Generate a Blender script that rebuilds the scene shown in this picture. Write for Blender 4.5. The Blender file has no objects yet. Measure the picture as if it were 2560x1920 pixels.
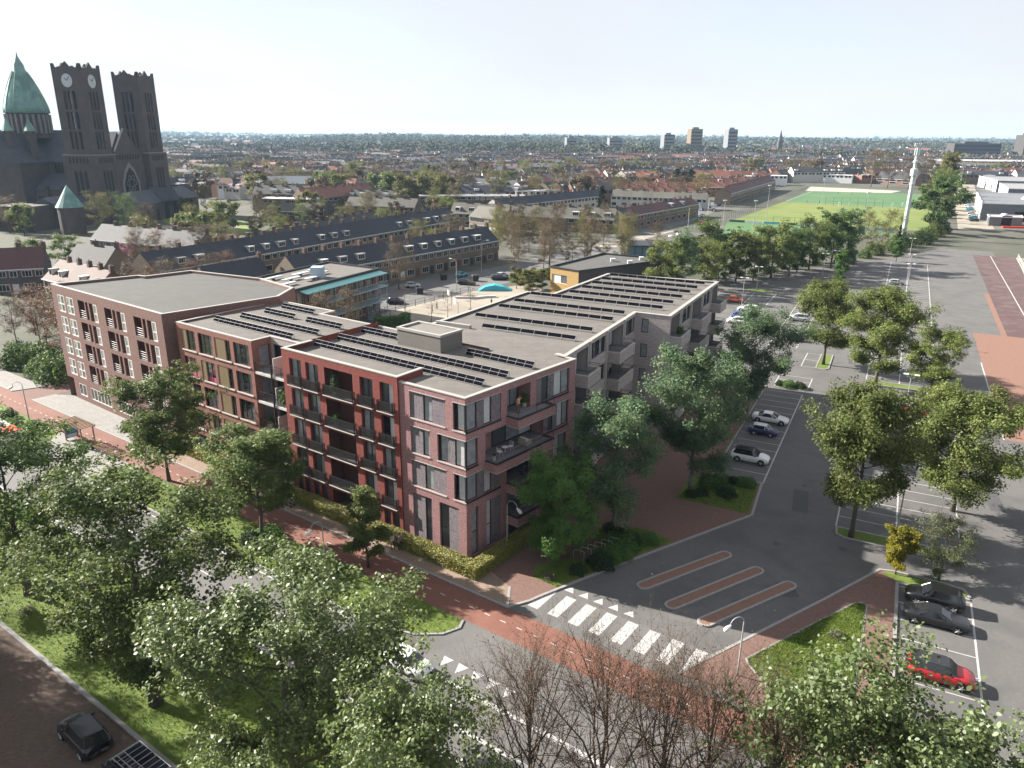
import bpy, bmesh, math, random
import numpy as np
from mathutils import Vector, Matrix
from math import radians, sin, cos, pi, atan2, hypot, sqrt, degrees
random.seed(7); np.random.seed(7)
SC = bpy.context.scene
COL = SC.collection

# ------------------------------------------------------------ camera, sky, sun, exposure
CAM_H = 38.2
cd = bpy.data.cameras.new('camera'); cam = bpy.data.objects.new('camera', cd); COL.objects.link(cam)
cd.sensor_width = 36; cd.lens = 1880 / 2560 * 36; cd.clip_start = .5; cd.clip_end = 30000
cam.matrix_world = Matrix.Translation((0, 0, CAM_H)) @ Matrix.Rotation(radians(90 - 18.526), 4, 'X') @ Matrix.Rotation(radians(.46), 4, 'Z')
SC.camera = cam
SUN_AZ, SUN_EL = radians(156), radians(28)
sunv = Vector((cos(SUN_AZ) * cos(SUN_EL), sin(SUN_AZ) * cos(SUN_EL), sin(SUN_EL)))
ld = bpy.data.lights.new('sun', 'SUN'); sun = bpy.data.objects.new('sun', ld); COL.objects.link(sun)
ld.energy = 5.0; ld.angle = radians(.55); ld.color = (1, .935, .85)
sun.rotation_euler = (-sunv).to_track_quat('-Z', 'Y').to_euler()
W = bpy.data.worlds.new('World'); SC.world = W; W.use_nodes = True
nt = W.node_tree; nt.nodes.clear()
def wn(t, **k):
    n = nt.nodes.new(t)
    for a, b in k.items(): setattr(n, a, b)
    return n
wo = wn('ShaderNodeOutputWorld'); bg = wn('ShaderNodeBackground'); sk = wn('ShaderNodeTexSky', sky_type='NISHITA', sun_disc=False)
sk.sun_elevation = SUN_EL; sk.sun_rotation = radians(90) - SUN_AZ; sk.air_density = 1.0; sk.dust_density = .6; sk.ozone_density = 1.2
tc = wn('ShaderNodeTexCoord'); mp = wn('ShaderNodeMapping'); mp.inputs['Scale'].default_value = (1.1, 1.1, 3.2); mp.inputs['Location'].default_value = (1.3, 0.4, 0.2)
nz = wn('ShaderNodeTexNoise'); nz.inputs['Scale'].default_value = 1.7; nz.inputs['Detail'].default_value = 5
rp = wn('ShaderNodeMapRange'); rp.inputs['From Min'].default_value = .36; rp.inputs['From Max'].default_value = .60
rp.inputs['To Min'].default_value = .72; rp.inputs['To Max'].default_value = .96
mx = wn('ShaderNodeMix', data_type='RGBA'); SKY_STRENGTH = .055
CLOUD = .222 / SKY_STRENGTH
mx.inputs['B'].default_value = (CLOUD * .955, CLOUD * .985, CLOUD * 1.055, 1)
L = nt.links.new
L(tc.outputs['Generated'], mp.inputs['Vector']); L(mp.outputs['Vector'], nz.inputs['Vector']); L(nz.outputs['Fac'], rp.inputs['Value'])
L(rp.outputs['Result'], mx.inputs['Factor']); L(sk.outputs['Color'], mx.inputs['A']); L(mx.outputs['Result'], bg.inputs['Color'])
bg.inputs['Strength'].default_value = SKY_STRENGTH; L(bg.outputs['Background'], wo.inputs['Surface'])
vs = SC.view_settings; vs.view_transform = 'Standard'; vs.look = 'None'; vs.exposure = 2.0; vs.gamma = 1; vs.use_curve_mapping = False
SC.cycles.max_bounces = 6; SC.cycles.diffuse_bounces = 3; SC.cycles.glossy_bounces = 3; SC.cycles.transmission_bounces = 4
SC.cycles.transparent_max_bounces = 8; SC.cycles.volume_bounces = 0; SC.cycles.use_denoising = True

# ------------------------------------------------------------ frames of the place (metres)
C0 = Vector((-4.0, 60.3, 0))
def fr(deg): return Vector((cos(radians(deg)), sin(radians(deg)), 0))
SU = fr(144.6); SV = fr(234.6)          # u along the street, v from the facade towards the street
PP = fr(63.0); PQ_ = fr(-27.0)          # p along the car park, q across it
def uv(u, v, z=0.): r = C0 + SU * u + SV * v; return Vector((r.x, r.y, z))
def pq(p, q, z=0.): r = C0 + PP * p + PQ_ * q; return Vector((r.x, r.y, z))

# ------------------------------------------------------------ materials
MATS = {}
def nodes(name):
    m = bpy.data.materials.new(name); m.use_nodes = True; t = m.node_tree
    return m, t, t.nodes['Principled BSDF'], t.nodes['Material Output']
def nn(t, ty, ins={}, **k):
    n = t.nodes.new(ty)
    for a, b in k.items(): setattr(n, a, b)
    for a, b in ins.items(): n.inputs[a].default_value = b
    return n
def c4(c): return (c[0], c[1], c[2], 1)
def M(name, c, c2=None, scale=2., rough=.8, bump=0, bscale=None, metal=0, spec=.4, macro=None, mscale=.12, coat=0, objrand=0, mmin=.45, mmax=.65):
    m, t, b, o = nodes(name); k = t.links.new
    b.inputs['Roughness'].default_value = rough; b.inputs['Metallic'].default_value = metal
    b.inputs['Specular IOR Level'].default_value = spec; b.inputs['Coat Weight'].default_value = coat; b.inputs['Coat Roughness'].default_value = .06
    col = None
    if c2 or bump or macro: tcn = nn(t, 'ShaderNodeTexCoord')
    if c2:
        n = nn(t, 'ShaderNodeTexNoise', {'Scale': scale, 'Detail': 6, 'Roughness': .62}); k(tcn.outputs['Object'], n.inputs['Vector'])
        r = nn(t, 'ShaderNodeMapRange', {'From Min': .3, 'From Max': .7}); k(n.outputs['Fac'], r.inputs['Value'])
        x = nn(t, 'ShaderNodeMix', {'A': c4(c), 'B': c4(c2)}, data_type='RGBA'); k(r.outputs['Result'], x.inputs['Factor']); col = x.outputs['Result']
    if macro:
        n = nn(t, 'ShaderNodeTexNoise', {'Scale': mscale, 'Detail': 5, 'Roughness': .6, 'Distortion': .6}); k(tcn.outputs['Object'], n.inputs['Vector'])
        r = nn(t, 'ShaderNodeMapRange', {'From Min': mmin, 'From Max': mmax}); k(n.outputs['Fac'], r.inputs['Value'])
        x = nn(t, 'ShaderNodeMix', {'A': c4(c), 'B': c4(macro)}, data_type='RGBA'); k(r.outputs['Result'], x.inputs['Factor'])
        if col: k(col, x.inputs['A'])
        col = x.outputs['Result']
    if objrand:
        oi = nn(t, 'ShaderNodeObjectInfo'); h = nn(t, 'ShaderNodeHueSaturation', {'Color': c4(c)})
        r = nn(t, 'ShaderNodeMapRange', {'To Min': 1 - objrand, 'To Max': 1 + objrand}); k(oi.outputs['Random'], r.inputs['Value']); k(r.outputs['Result'], h.inputs['Value'])
        if col: k(col, h.inputs['Color'])
        col = h.outputs['Color']
    if col: k(col, b.inputs['Base Color'])
    else: b.inputs['Base Color'].default_value = c4(c)
    if bump:
        n = nn(t, 'ShaderNodeTexNoise', {'Scale': bscale or scale * 4, 'Detail': 4}); k(tcn.outputs['Object'], n.inputs['Vector'])
        bp = nn(t, 'ShaderNodeBump', {'Strength': bump, 'Distance': .05}); k(n.outputs['Fac'], bp.inputs['Height']); k(bp.outputs['Normal'], b.inputs['Normal'])
    MATS[name] = m; return m
def brick(name, c, c2, mortar, bw=.21, bh=.068, ms=.009, speck=.25, rough=.85, rot=0, bump=.4, sscale=2.2):
    """brickwork or clinker paving: colour of the single bricks, mottling over several bricks, fine relief; mesh UVs are in metres"""
    m, t, b, o = nodes(name); k = t.links.new
    u = nn(t, 'ShaderNodeUVMap'); mpn = nn(t, 'ShaderNodeMapping'); mpn.inputs['Rotation'].default_value = (0, 0, rot); k(u.outputs['UV'], mpn.inputs['Vector'])
    br = nn(t, 'ShaderNodeTexBrick', {'Color1': c4(c), 'Color2': c4(c2), 'Mortar': c4(mortar), 'Scale': 1, 'Mortar Size': ms, 'Brick Width': bw, 'Row Height': bh, 'Bias': 0})
    k(mpn.outputs['Vector'], br.inputs['Vector'])
    n = nn(t, 'ShaderNodeTexNoise', {'Scale': sscale, 'Detail': 8, 'Roughness': .75}); k(mpn.outputs['Vector'], n.inputs['Vector'])
    r = nn(t, 'ShaderNodeMapRange', {'From Min': .3, 'From Max': .7, 'To Min': 1 - speck, 'To Max': 1 + speck}); k(n.outputs['Fac'], r.inputs['Value'])
    h = nn(t, 'ShaderNodeHueSaturation'); k(br.outputs['Color'], h.inputs['Color']); k(r.outputs['Result'], h.inputs['Value']); k(h.outputs['Color'], b.inputs['Base Color'])
    bp = nn(t, 'ShaderNodeBump', {'Strength': bump, 'Distance': .01}); k(br.outputs['Fac'], bp.inputs['Height']); bp.invert = True; k(bp.outputs['Normal'], b.inputs['Normal'])
    b.inputs['Roughness'].default_value = rough; b.inputs['Specular IOR Level'].default_value = .25
    MATS[name] = m; return m
def leafmat(name, c, c2, c3, trans=.34, rough=.55, spec=.15, nscale=.5):
    """foliage: colour differs from leaf to leaf (island), from clump to clump (noise) and from plant to plant"""
    m, t, b, o = nodes(name); k = t.links.new
    g = nn(t, 'ShaderNodeNewGeometry'); tcn = nn(t, 'ShaderNodeTexCoord'); oi = nn(t, 'ShaderNodeObjectInfo')
    x = nn(t, 'ShaderNodeMix', {'A': c4(c), 'B': c4(c2)}, data_type='RGBA'); k(g.outputs['Random Per Island'], x.inputs['Factor'])
    n = nn(t, 'ShaderNodeTexNoise', {'Scale': nscale, 'Detail': 3}); k(tcn.outputs['Object'], n.inputs['Vector'])
    r = nn(t, 'ShaderNodeMapRange', {'From Min': .42, 'From Max': .66}); k(n.outputs['Fac'], r.inputs['Value'])
    y = nn(t, 'ShaderNodeMix', {'B': c4(c3)}, data_type='RGBA'); k(x.outputs['Result'], y.inputs['A']); k(r.outputs['Result'], y.inputs['Factor'])
    h = nn(t, 'ShaderNodeHueSaturation'); k(y.outputs['Result'], h.inputs['Color'])
    r2 = nn(t, 'ShaderNodeMapRange', {'To Min': .82, 'To Max': 1.18}); k(oi.outputs['Random'], r2.inputs['Value']); k(r2.outputs['Result'], h.inputs['Value'])
    k(h.outputs['Color'], b.inputs['Base Color']); b.inputs['Roughness'].default_value = rough; b.inputs['Specular IOR Level'].default_value = spec
    if trans:
        tr = nn(t, 'ShaderNodeBsdfTranslucent'); h2 = nn(t, 'ShaderNodeHueSaturation', {'Value': 1.5, 'Saturation': 1.1, 'Hue': .485}); k(h.outputs['Color'], h2.inputs['Color']); k(h2.outputs['Color'], tr.inputs['Color'])
        s = nn(t, 'ShaderNodeMixShader', {'Fac': trans}); k(b.outputs['BSDF'], s.inputs[1]); k(tr.outputs['BSDF'], s.inputs[2]); k(s.outputs['Shader'], o.inputs['Surface'])
    MATS[name] = m; return m
def glassmat(name, c, rough=.06, spec=.8):
    return M(name, c, rough=rough, spec=spec)

M('asphalt', (.086, .083, .080), (.106, .102, .098), 3, .9, .15, 40, macro=(.070, .068, .067), mscale=.22, mmin=.42, mmax=.72)
M('asphalt_road', (.096, .093, .089), (.118, .115, .110), 5, .9, .15, 40, macro=(.082, .08, .077), mscale=.12)
M('bike_red', (.140, .060, .042), (.172, .078, .055), 4, .9, .12, 40, macro=(.125, .052, .037), mscale=.2)
M('grass', (.060, .098, .012), (.11, .15, .022), 1.3, .95, .5, 9, macro=(.085, .12, .018), mscale=.25)
M('soil', (.075, .07, .035), (.045, .05, .02), .9, .95, .4, 7)
M('kerb', (0.1892, 0.1849, 0.1806), (0.2408, 0.2322, 0.2236), 3, .85, .1)
M('paint', (0.2924, 0.2881, 0.2795), (0.3784, 0.3698, 0.3612), 2.5, .7, macro=(0.1462, 0.1419, 0.1376), mscale=2.2, mmin=.6, mmax=.85)
brick('clinker', (.125, .074, .060), (.155, .092, .075), (.095, .066, .056), .2, .1, .006, .16)
brick('clinker_pink', (0.1720, 0.0946, 0.0688), (0.2064, 0.1161, 0.0860), (0.1290, 0.0817, 0.0645), .2, .1, .006, .14, rot=.6)
brick('pavement', (0.1849, 0.1333, 0.0989), (0.2150, 0.1591, 0.1204), (0.1376, 0.1075, 0.0860), .3, .3, .008, .1)
brick('pavement_grey', (0.1806, 0.1720, 0.1591), (0.2150, 0.2064, 0.1935), (0.1376, 0.1333, 0.1247), .5, .5, .012, .1)
brick('old_street', (.095, .066, .052), (.12, .085, .066), (.065, .05, .04), .2, .1, .006, .22)
M('track', (.062, .034, .033), (.078, .043, .042), 2, .9, macro=(.10, .07, .066), mscale=.3)
M('sand', (0.2236, 0.2021, 0.1634), (0.2666, 0.2408, 0.1978), 1.2, .95, macro=(0.1892, 0.1634, 0.1290), mscale=.08)
M('beach', (0.2924, 0.2666, 0.2150), (0.3268, 0.3010, 0.2494), .5, .95)
M('turf', (.035, .10, .035), (.055, .13, .045), .5, .95, macro=(.07, .125, .045), mscale=.05)
M('field', (.105, .135, .025), (.14, .165, .035), .4, .95, macro=(.085, .125, .022), mscale=.04)
M('land', (.040, .048, .026), (.062, .062, .042), .05, .95, macro=(.085, .08, .07), mscale=.03)

# ------------------------------------------------------------ mesh helpers
class MB:
    """collects faces; build() links them as ONE mesh object"""
    def __init__(s): s.v = []; s.f = []; s.mi = []
    def face(s, pts, mi=0):
        n = len(s.v); s.v += [tuple(p) for p in pts]; s.f.append(tuple(range(n, n + len(pts)))); s.mi.append(mi); return s
    def hull8(s, p, mi=0):
        n = len(s.v); s.v += [tuple(q) for q in p]
        for f in ((0, 3, 2, 1), (4, 5, 6, 7), (0, 1, 5, 4), (1, 2, 6, 5), (2, 3, 7, 6), (3, 0, 4, 7)): s.f.append(tuple(n + i for i in f)); s.mi.append(mi)
        return s
    def box(s, a, b, mi=0):
        (x0, y0, z0), (x1, y1, z1) = a, b
        return s.hull8([(x0, y0, z0), (x1, y0, z0), (x1, y1, z0), (x0, y1, z0), (x0, y0, z1), (x1, y0, z1), (x1, y1, z1), (x0, y1, z1)], mi)
    def obox(s, o, t, n, s0, s1, d0, d1, z0, z1, mi=0):
        """box in a frame: o origin, t along, n outward"""
        q = lambda a, b, z: (o.x + t.x * a + n.x * b, o.y + t.y * a + n.y * b, z)
        return s.hull8([q(s0, d0, z0), q(s1, d0, z0), q(s1, d1, z0), q(s0, d1, z0), q(s0, d0, z1), q(s1, d0, z1), q(s1, d1, z1), q(s0, d1, z1)], mi)
    def prism(s, pts, z0, z1, mi=0, mtop=None, bottom=True):
        n = len(s.v); k = len(pts); s.v += [(p[0], p[1], z0) for p in pts] + [(p[0], p[1], z1) for p in pts]
        ar = sum(pts[i][0] * pts[(i + 1) % k][1] - pts[(i + 1) % k][0] * pts[i][1] for i in range(k)); ids = range(k) if ar > 0 else range(k - 1, -1, -1)
        ids = list(ids)
        s.f.append(tuple(n + k + i for i in ids)); s.mi.append(mi if mtop is None else mtop)
        if bottom: s.f.append(tuple(n + i for i in reversed(ids))); s.mi.append(mi)
        for a in range(k):
            i, j = ids[a], ids[(a + 1) % k]; s.f.append((n + i, n + j, n + k + j, n + k + i)); s.mi.append(mi)
        return s
    def tube(s, pts, rad, sides=6, mi=0, caps=True):
        pts = [Vector(p) for p in pts]; rad = rad if isinstance(rad, (list, tuple)) else [rad] * len(pts)
        n0 = len(s.v); k = len(pts)
        for i, p in enumerate(pts):
            d = (pts[min(i + 1, k - 1)] - pts[max(i - 1, 0)]); d = d.normalized() if d.length > 1e-9 else Vector((0, 0, 1))
            a = d.cross(Vector((0, 0, 1))) if abs(d.z) < .93 else d.cross(Vector((1, 0, 0))); a.normalize(); b = d.cross(a)
            for j in range(sides):
                w = 2 * pi * j / sides; q = p + (a * cos(w) + b * sin(w)) * rad[i]; s.v.append(tuple(q))
        for i in range(k - 1):
            for j in range(sides):
                j2 = (j + 1) % sides; s.f.append((n0 + i * sides + j, n0 + (i + 1) * sides + j, n0 + (i + 1) * sides + j2, n0 + i * sides + j2)); s.mi.append(mi)
        if caps:
            s.f.append(tuple(n0 + j for j in range(sides))); s.mi.append(mi)
            s.f.append(tuple(n0 + (k - 1) * sides + j for j in reversed(range(sides)))); s.mi.append(mi)
        return s
    def lathe(s, c, prof, sides=12, mi=0):
        c = Vector(c); return s.tube([c + Vector((0, 0, z)) for r, z in prof], [max(r, .002) for r, z in prof], sides, mi)
    def mesh(s, name, mats, uvs=False, smooth=False):
        me = bpy.data.meshes.new(name); me.from_pydata(s.v, [], s.f)
        mats = mats if isinstance(mats, (list, tuple)) else [mats]
        for m in mats: me.materials.append(MATS[m] if isinstance(m, str) else m)
        if len(mats) > 1: me.polygons.foreach_set('material_index', s.mi)
        if smooth: me.polygons.foreach_set('use_smooth', [True] * len(s.f))
        if uvs:
            lay = me.uv_layers.new(name='UVMap'); dat = np.zeros(len(me.loops) * 2, np.float32); i = 0
            for p in me.polygons:
                nr = p.normal
                if abs(nr.z) > .8:
                    for vi in p.vertices: c = me.vertices[vi].co; dat[i] = c.x; dat[i + 1] = c.y; i += 2
                else:
                    t = Vector((-nr.y, nr.x, 0)).normalized()
                    for vi in p.vertices: c = me.vertices[vi].co; dat[i] = c.x * t.x + c.y * t.y; dat[i + 1] = c.z; i += 2
            lay.data.foreach_set('uv', dat)
        me.update(); return me
    def build(s, name, mats, parent=None, uvs=False, smooth=False):
        return link(name, s.mesh(name, mats, uvs, smooth), parent)
def link(name, data, parent=None, loc=None, rz=None, sc=None):
    o = bpy.data.objects.new(name, data); COL.objects.link(o)
    if parent: o.parent = parent
    if loc is not None: o.location = loc
    if rz is not None: o.rotation_euler = (0, 0, rz)
    if sc is not None: o.scale = sc if isinstance(sc, (tuple, list)) else (sc, sc, sc)
    return o
def tag(o, label, cat, group=None):
    o['label'] = label; o['category'] = cat
    if group: o['group'] = group
    return o
def thing(name, label, cat, loc=(0, 0, 0), rz=0, group=None, sc=None):
    return tag(link(name, None, None, loc, rz, sc), label, cat, group)
def struct(o): o['kind'] = 'structure'; return o
def copytree(o, parent=None):
    c = o.copy(); COL.objects.link(c); c.parent = parent
    for ch in o.children: copytree(ch, c)
    return c
def setmat(o, name):
    for sl in o.material_slots: sl.link = 'OBJECT'; sl.material = MATS[name]
def sheet(name, pts, z, mat, uvs=False):
    m = MB(); k = len(pts); ar = sum(pts[i][0] * pts[(i + 1) % k][1] - pts[(i + 1) % k][0] * pts[i][1] for i in range(k))
    if ar < 0: pts = pts[::-1]
    m.face([(p[0], p[1], z) for p in pts]); return struct(m.build(name, mat, uvs=uvs))
def slab(name, pts, z, mat, uvs=False, h=None):
    return struct(MB().prism(pts, z - (h or .12), z, bottom=False).build(name, mat, uvs=uvs))
def strip(m, pts, w, z0, z1, closed=False, mi=0):
    """a kerb: constant-width ribbon along a polyline with mitred joints"""
    P = [Vector((p[0], p[1], 0)) for p in pts]; k = len(P); off = []
    for i in range(k):
        a = P[i - 1] if (i or closed) else None; b = P[(i + 1) % k] if (i < k - 1 or closed) else None
        d1 = (P[i] - a).normalized() if a is not None else None; d2 = (b - P[i]).normalized() if b is not None else None
        d1 = d1 or d2; d2 = d2 or d1; n1 = Vector((-d1.y, d1.x, 0)); n2 = Vector((-d2.y, d2.x, 0)); n = n1 + n2; n = n.normalized() if n.length > 1e-6 else n1
        off.append(n * (w / 2 / max(.35, n.dot(n1))))
    for i in range(k if closed else k - 1):
        j = (i + 1) % k; a, b, c, d = P[i] - off[i], P[j] - off[j], P[j] + off[j], P[i] + off[i]
        m.hull8([(q.x, q.y, z0) for q in (a, b, c, d)] + [(q.x, q.y, z1) for q in (a, b, c, d)], mi)
    return m
# ============================================================ GROUND
def xy(f, lst): return [f(*a) for a in lst]
struct(MB().face([(-9000, -300, 0), (9000, -300, 0), (9000, 12000, 0), (-9000, 12000, 0)]).build('ground', 'land'))
CP = xy(pq, [(-40, 60), (-40, 2), (-18, 6), (-1.5, -4), (17, -4), (112, -4), (112, -22), (150, -22), (196, 12), (226, 30), (258, 44), (258, 60)])
sheet('car_park', CP, .004, 'asphalt')
sheet('road', xy(uv, [(160, 11.2), (-70, 11.2), (-70, 18.2), (160, 18.2)]), .010, 'asphalt_road')
sheet('junction', xy(uv, [(-5.0, 11.3), (-3.5, -1.9), (-26, -1.9), (-26, 11.3)]), .008, 'asphalt_road')
sheet('bike_path', xy(uv, [(160, 2.7), (-60, 2.7), (-60, 6.1), (160, 6.1)]), .014, 'bike_red')
sheet('side_road', xy(uv, [(83, 6.1), (100, 6.1), (104, 11.2), (83, 11.2)]), .012, 'asphalt')
# pavement along the facades, red driveway between the blocks
slab('pavement', xy(uv, [(46.9, 2.62), (-6.4, 2.62), (-5.0, .2), (-1.8, -1.0), (46.9, -1.0)]), .10, 'pavement', True)
slab('pavement_by_brown_block', xy(uv, [(80.4, 2.62), (47.0, 2.62), (47.0, -.9), (77.3, -1.9), (80.2, -.4)]), .10, 'pavement_grey', True)
sheet('driveway', xy(uv, [(87, 2.7), (80.4, 2.7), (79, -16), (85, -16)]), .016, 'clinker', True)
slab('far_pavement', xy(uv, [(160, 2.62), (87, 2.62), (85.5, -1.2), (160, -1.2)]), .10, 'pavement_grey', True)
k = MB(); strip(k, xy(uv, [(46.8, 2.66), (-6.5, 2.66), (-4.9, 0.1)]), .22, 0, .115); strip(k, xy(uv, [(80.4, 2.66), (47.1, 2.66)]), .2, 0, .112); strip(k, xy(uv, [(150, 2.66), (87, 2.66), (85.3, -1.4)]), .22, 0, .115)
struct(k.build('pavement_kerb', 'kerb'))
# grass verges with kerbs
V1 = xy(uv, [(47, 6.25), (-4.6, 6.25), (-5.0, 7.2), (-4.4, 8.6), (-2.6, 10.0), (1.5, 10.95), (47, 10.95)])
slab('verge', V1, .07, 'grass')
V2 = xy(uv, [(82, 6.25), (64, 6.25), (62, 8.5), (62, 10.95), (82, 10.95)])
slab('verge_by_stop', V2, .07, 'grass')
slab('bus_stop_pavement', xy(uv, [(64, 6.2), (47.1, 6.2), (47.1, 11.0), (61.9, 11.0), (61.9, 8.5)]), .09, 'pavement_grey', True)
slab('verge_far', xy(uv, [(150, 6.25), (101, 6.25), (105, 10.95), (150, 10.95)]), .07, 'grass')
slab('verge_opposite', xy(uv, [(150, 18.4), (-70, 18.4), (-70, 28.6), (150, 28.6)]), .07, 'grass')
k = MB(); strip(k, V1[1:] + V1[:1], .2, 0, .1); strip(k, V1[6:] + xy(uv, [(82, 10.98)]), .24, 0, .11); strip(k, xy(uv, [(150, 18.3), (-70, 18.3)]), .22, 0, .1); strip(k, xy(uv, [(150, 28.75), (-30, 28.75)]), .3, 0, .14)
struct(k.build('verge_kerb', 'kerb'))
sheet('old_street', xy(uv, [(150, 28.9), (-30, 28.9), (-30, 60), (150, 60)]), .012, 'old_street', True)
sheet('near_land', [(-30, -20), (60, -20), (60, 30), (-6, 30)], .003, 'soil')
# forecourt of the corner block, kerbed
FK = xy(pq, [(-1.9, 7.3), (-.7, 7.9), (7.3, 12.3), (22.8, 21.4), (31.0, 21.0)])
FC = [uv(-6.3, 2.4)] + FK + xy(pq, [(31.0, 15.5), (68.2, 15.5), (68.2, 2.0), (2, -1)]) + [uv(-1.8, -1.0), uv(-5.0, .2)]
slab('forecourt', FC, .095, 'clinker', True)
k = MB(); strip(k, [uv(-6.45, 2.7)] + FK, .26, 0, .125); strip(k, xy(pq, [(31.0, 15.4), (68.0, 15.4)]), .2, 0, .13)
struct(k.build('forecourt_kerb', 'kerb'))
slab('planting_bed', xy(pq, [(1.5, 6.0), (1.0, 8.5), (7.4, 12.0), (13.6, 15.5), (14.6, 11.8), (12.6, 8.2), (10.6, 8.1), (10.2, 10.6), (6.2, 9.9), (5.6, 7.4), (3.4, 5.4)]), .13, 'grass')
slab('planting_bed', xy(pq, [(22.9, 13.2), (22.9, 21.0), (30.8, 20.7), (31.1, 15.6), (28.6, 13.2)]), .13, 'grass')
# bay lines
lines = MB()
def ln(a, b, w=.12): strip(lines, [a, b], w, .005, .0085)
def bays(q0, q1, p0, p1, step=2.5, edge0=True, edge1=True):
    n = int(round((p1 - p0) / step))
    for i in range(n + 1): ln(pq(p0 + i * step, q0), pq(p0 + i * step, q1), .1)
    if edge0: ln(pq(p0, q0), pq(p0 + n * step, q0), .15)
    if edge1: ln(pq(p0, q1), pq(p0 + n * step, q1), .16)
bays(15.7, 21.1, 31.4, 66.6, edge0=False)
bays(29.5, 35.05, 24.6, 69.6); bays(35.25, 40.7, 24.6, 69.6, edge0=False)
bays(35.5, 41.1, -.5, 15.6, 2.68, edge0=False); ln(pq(-26, 41.1), pq(-.5, 41.1), .16)
bays(29.4, 34.3, 79.4, 214, 2.5); bays(34.5, 39.6, 79.4, 214, 2.5, edge0=False)
bays(18.9, 23.1, 82.4, 92, 4.6); bays(16.4, 21.5, 70.4, 75.6, 2.6)
bays(.1, 5.2, 113, 144.5, 2.5); bays(11.55, 16.6, 94, 137, 2.5)
ln(pq(60, 47.2), pq(100, 47.0), .2)
struct(lines.build('bay_lines', 'paint'))
# end beds of the bay rows
def bed(name, pts, mat='grass'):
    slab(name, pts, .07, mat); k = MB(); strip(k, pts, .22, 0, .11, True); struct(k.build('bed_kerb', 'kerb'))
bed('parking_bed', xy(pq, [(24.4, 29.55), (22.9, 29.7), (22.4, 30.4), (22.2, 39.6), (22.8, 40.5), (24.4, 40.7)]))
bed('parking_bed', xy(pq, [(70.0, 29.5), (71.8, 29.5), (72.6, 30.2), (72.6, 39.9), (71.8, 40.6), (70.0, 40.6)]))
bed('parking_bed', xy(pq, [(79.2, 29.4), (77.6, 29.4), (77.0, 30.1), (77.2, 39.8), (77.8, 40.4), (79.2, 40.4)]))
bed('parking_bed', xy(pq, [(68.4, 16.6), (68.4, 21.0), (69.0, 21.5), (70.2, 21.5), (70.2, 16.6)]))
bed('parking_bed', xy(pq, [(82.2, 21.3), (82.0, 22.8), (82.8, 23.3), (91.8, 23.2), (91.8, 21.3)]))
bed('parking_bed', xy(pq, [(144.8, -2), (144.8, 5.0), (147, 5.2), (149, 1), (148, -2)]))
# footpath, grass triangle and strip in the lower right
OK_ = xy(pq, [(-5, 21.1), (-1.5, 23.1), (10.2, 29.8), (17.6, 33.85), (17.9, 35.0), (17.85, 39.2), (17.5, 40.6), (16.35, 41.05)])
slab('footpath', OK_[:4] + xy(pq, [(17.9, 35.2), (-40, 35.2), (-40, 31.2), (-9.5, 31.2), (-5, 24)]), .09, 'clinker', True)
k = MB(); strip(k, OK_, .24, 0, .12); strip(k, xy(pq, [(-30, 35.35), (16.0, 35.35), (16.0, 41.0)]), .28, 0, .125)
TRI = xy(pq, [(-1.5, 25.6), (-1.0, 25.3), (.6, 26.2), (7.3, 30.1), (10.6, 32.1), (11.1, 32.6), (10.8, 33.1), (2, 32.9), (-9, 32.7), (-9.3, 32.2)])
strip(k, TRI, .18, 0, .118, True)
struct(k.build('footpath_kerb', 'kerb'))
slab('grass_triangle', TRI, .105, 'grass')
slab('grass_strip', xy(pq, [(17.5, 34.2), (17.7, 39.1), (17.3, 40.4), (16.2, 40.9), (16.15, 35.5), (16.9, 34.3)]), .1, 'grass')
# traffic islands
for n_, (a, b) in enumerate((((4.9, 15.3), (13.5, 20.6)), ((3.2, 18.35), (12.1, 23.8)), ((2.2, 21.4), (11.0, 26.8)))):
    A, B = pq(*a), pq(*b); d = (B - A).normalized(); nrm = Vector((-d.y, d.x, 0)); r = .55; P = []
    for i in range(9): w = pi / 2 + pi * i / 8; P.append(A + d * (cos(w) * r) + nrm * (sin(w) * r))
    for i in range(9): w = -pi / 2 + pi * i / 8; P.append(B + d * (cos(w) * r) + nrm * (sin(w) * r))
    t = tag(slab('traffic_island', [tuple(p) for p in P], .12, 'clinker_pink', True), ['long brick traffic island nearest the bike racks', 'middle one of three long brick traffic islands', 'long brick traffic island nearest the grass triangle'][n_], 'traffic island', 'traffic islands at the car park entrance')
    del t['kind']
    k = MB(); strip(k, P, .2, 0, .135, True); k.build('kerb', 'kerb', t)
# zebra, yield teeth, dashes
zb = struct(link('zebra_crossing', None))
for i in range(10):
    u0 = -7.7 - i * 1.98; MB().face([uv(u0, 1.35, .0115), uv(u0, -1.75, .0115), uv(u0 - .98, -1.75, .0115), uv(u0 - .98, 1.35, .0115)]).build('stripe', 'paint', zb)
yl = struct(link('yield_line', None))
for i in range(5):
    u0 = -9.0 - i * 1.46; MB().face([uv(u0, -2.4, .0115), uv(u0 - .95, -2.4, .0115), uv(u0 - .47, -3.25, .0115)][::-1]).build('yield_tooth', 'paint', yl)
yl = struct(link('yield_line', None))
for i in range(5):
    u0 = -6.2 - i * 1.45; MB().face([uv(u0, 10.5, .0135), uv(u0 - .95, 10.5, .0135), uv(u0 - .47, 11.6, .0135)]).build('yield_tooth', 'paint', yl)
dm = MB()
def dash(u0, u1, v, w=.1, z=.018): dm.face([uv(u0, v - w / 2, z), uv(u1, v - w / 2, z), uv(u1, v + w / 2, z), uv(u0, v + w / 2, z)][::-1])
u0 = -40
while u0 < 150: dash(u0, u0 + .55, 4.42, .1); u0 += 1.62
u0 = 6
while u0 < 150: dash(u0, u0 + 3, 14.6, .12); u0 += 6
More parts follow.
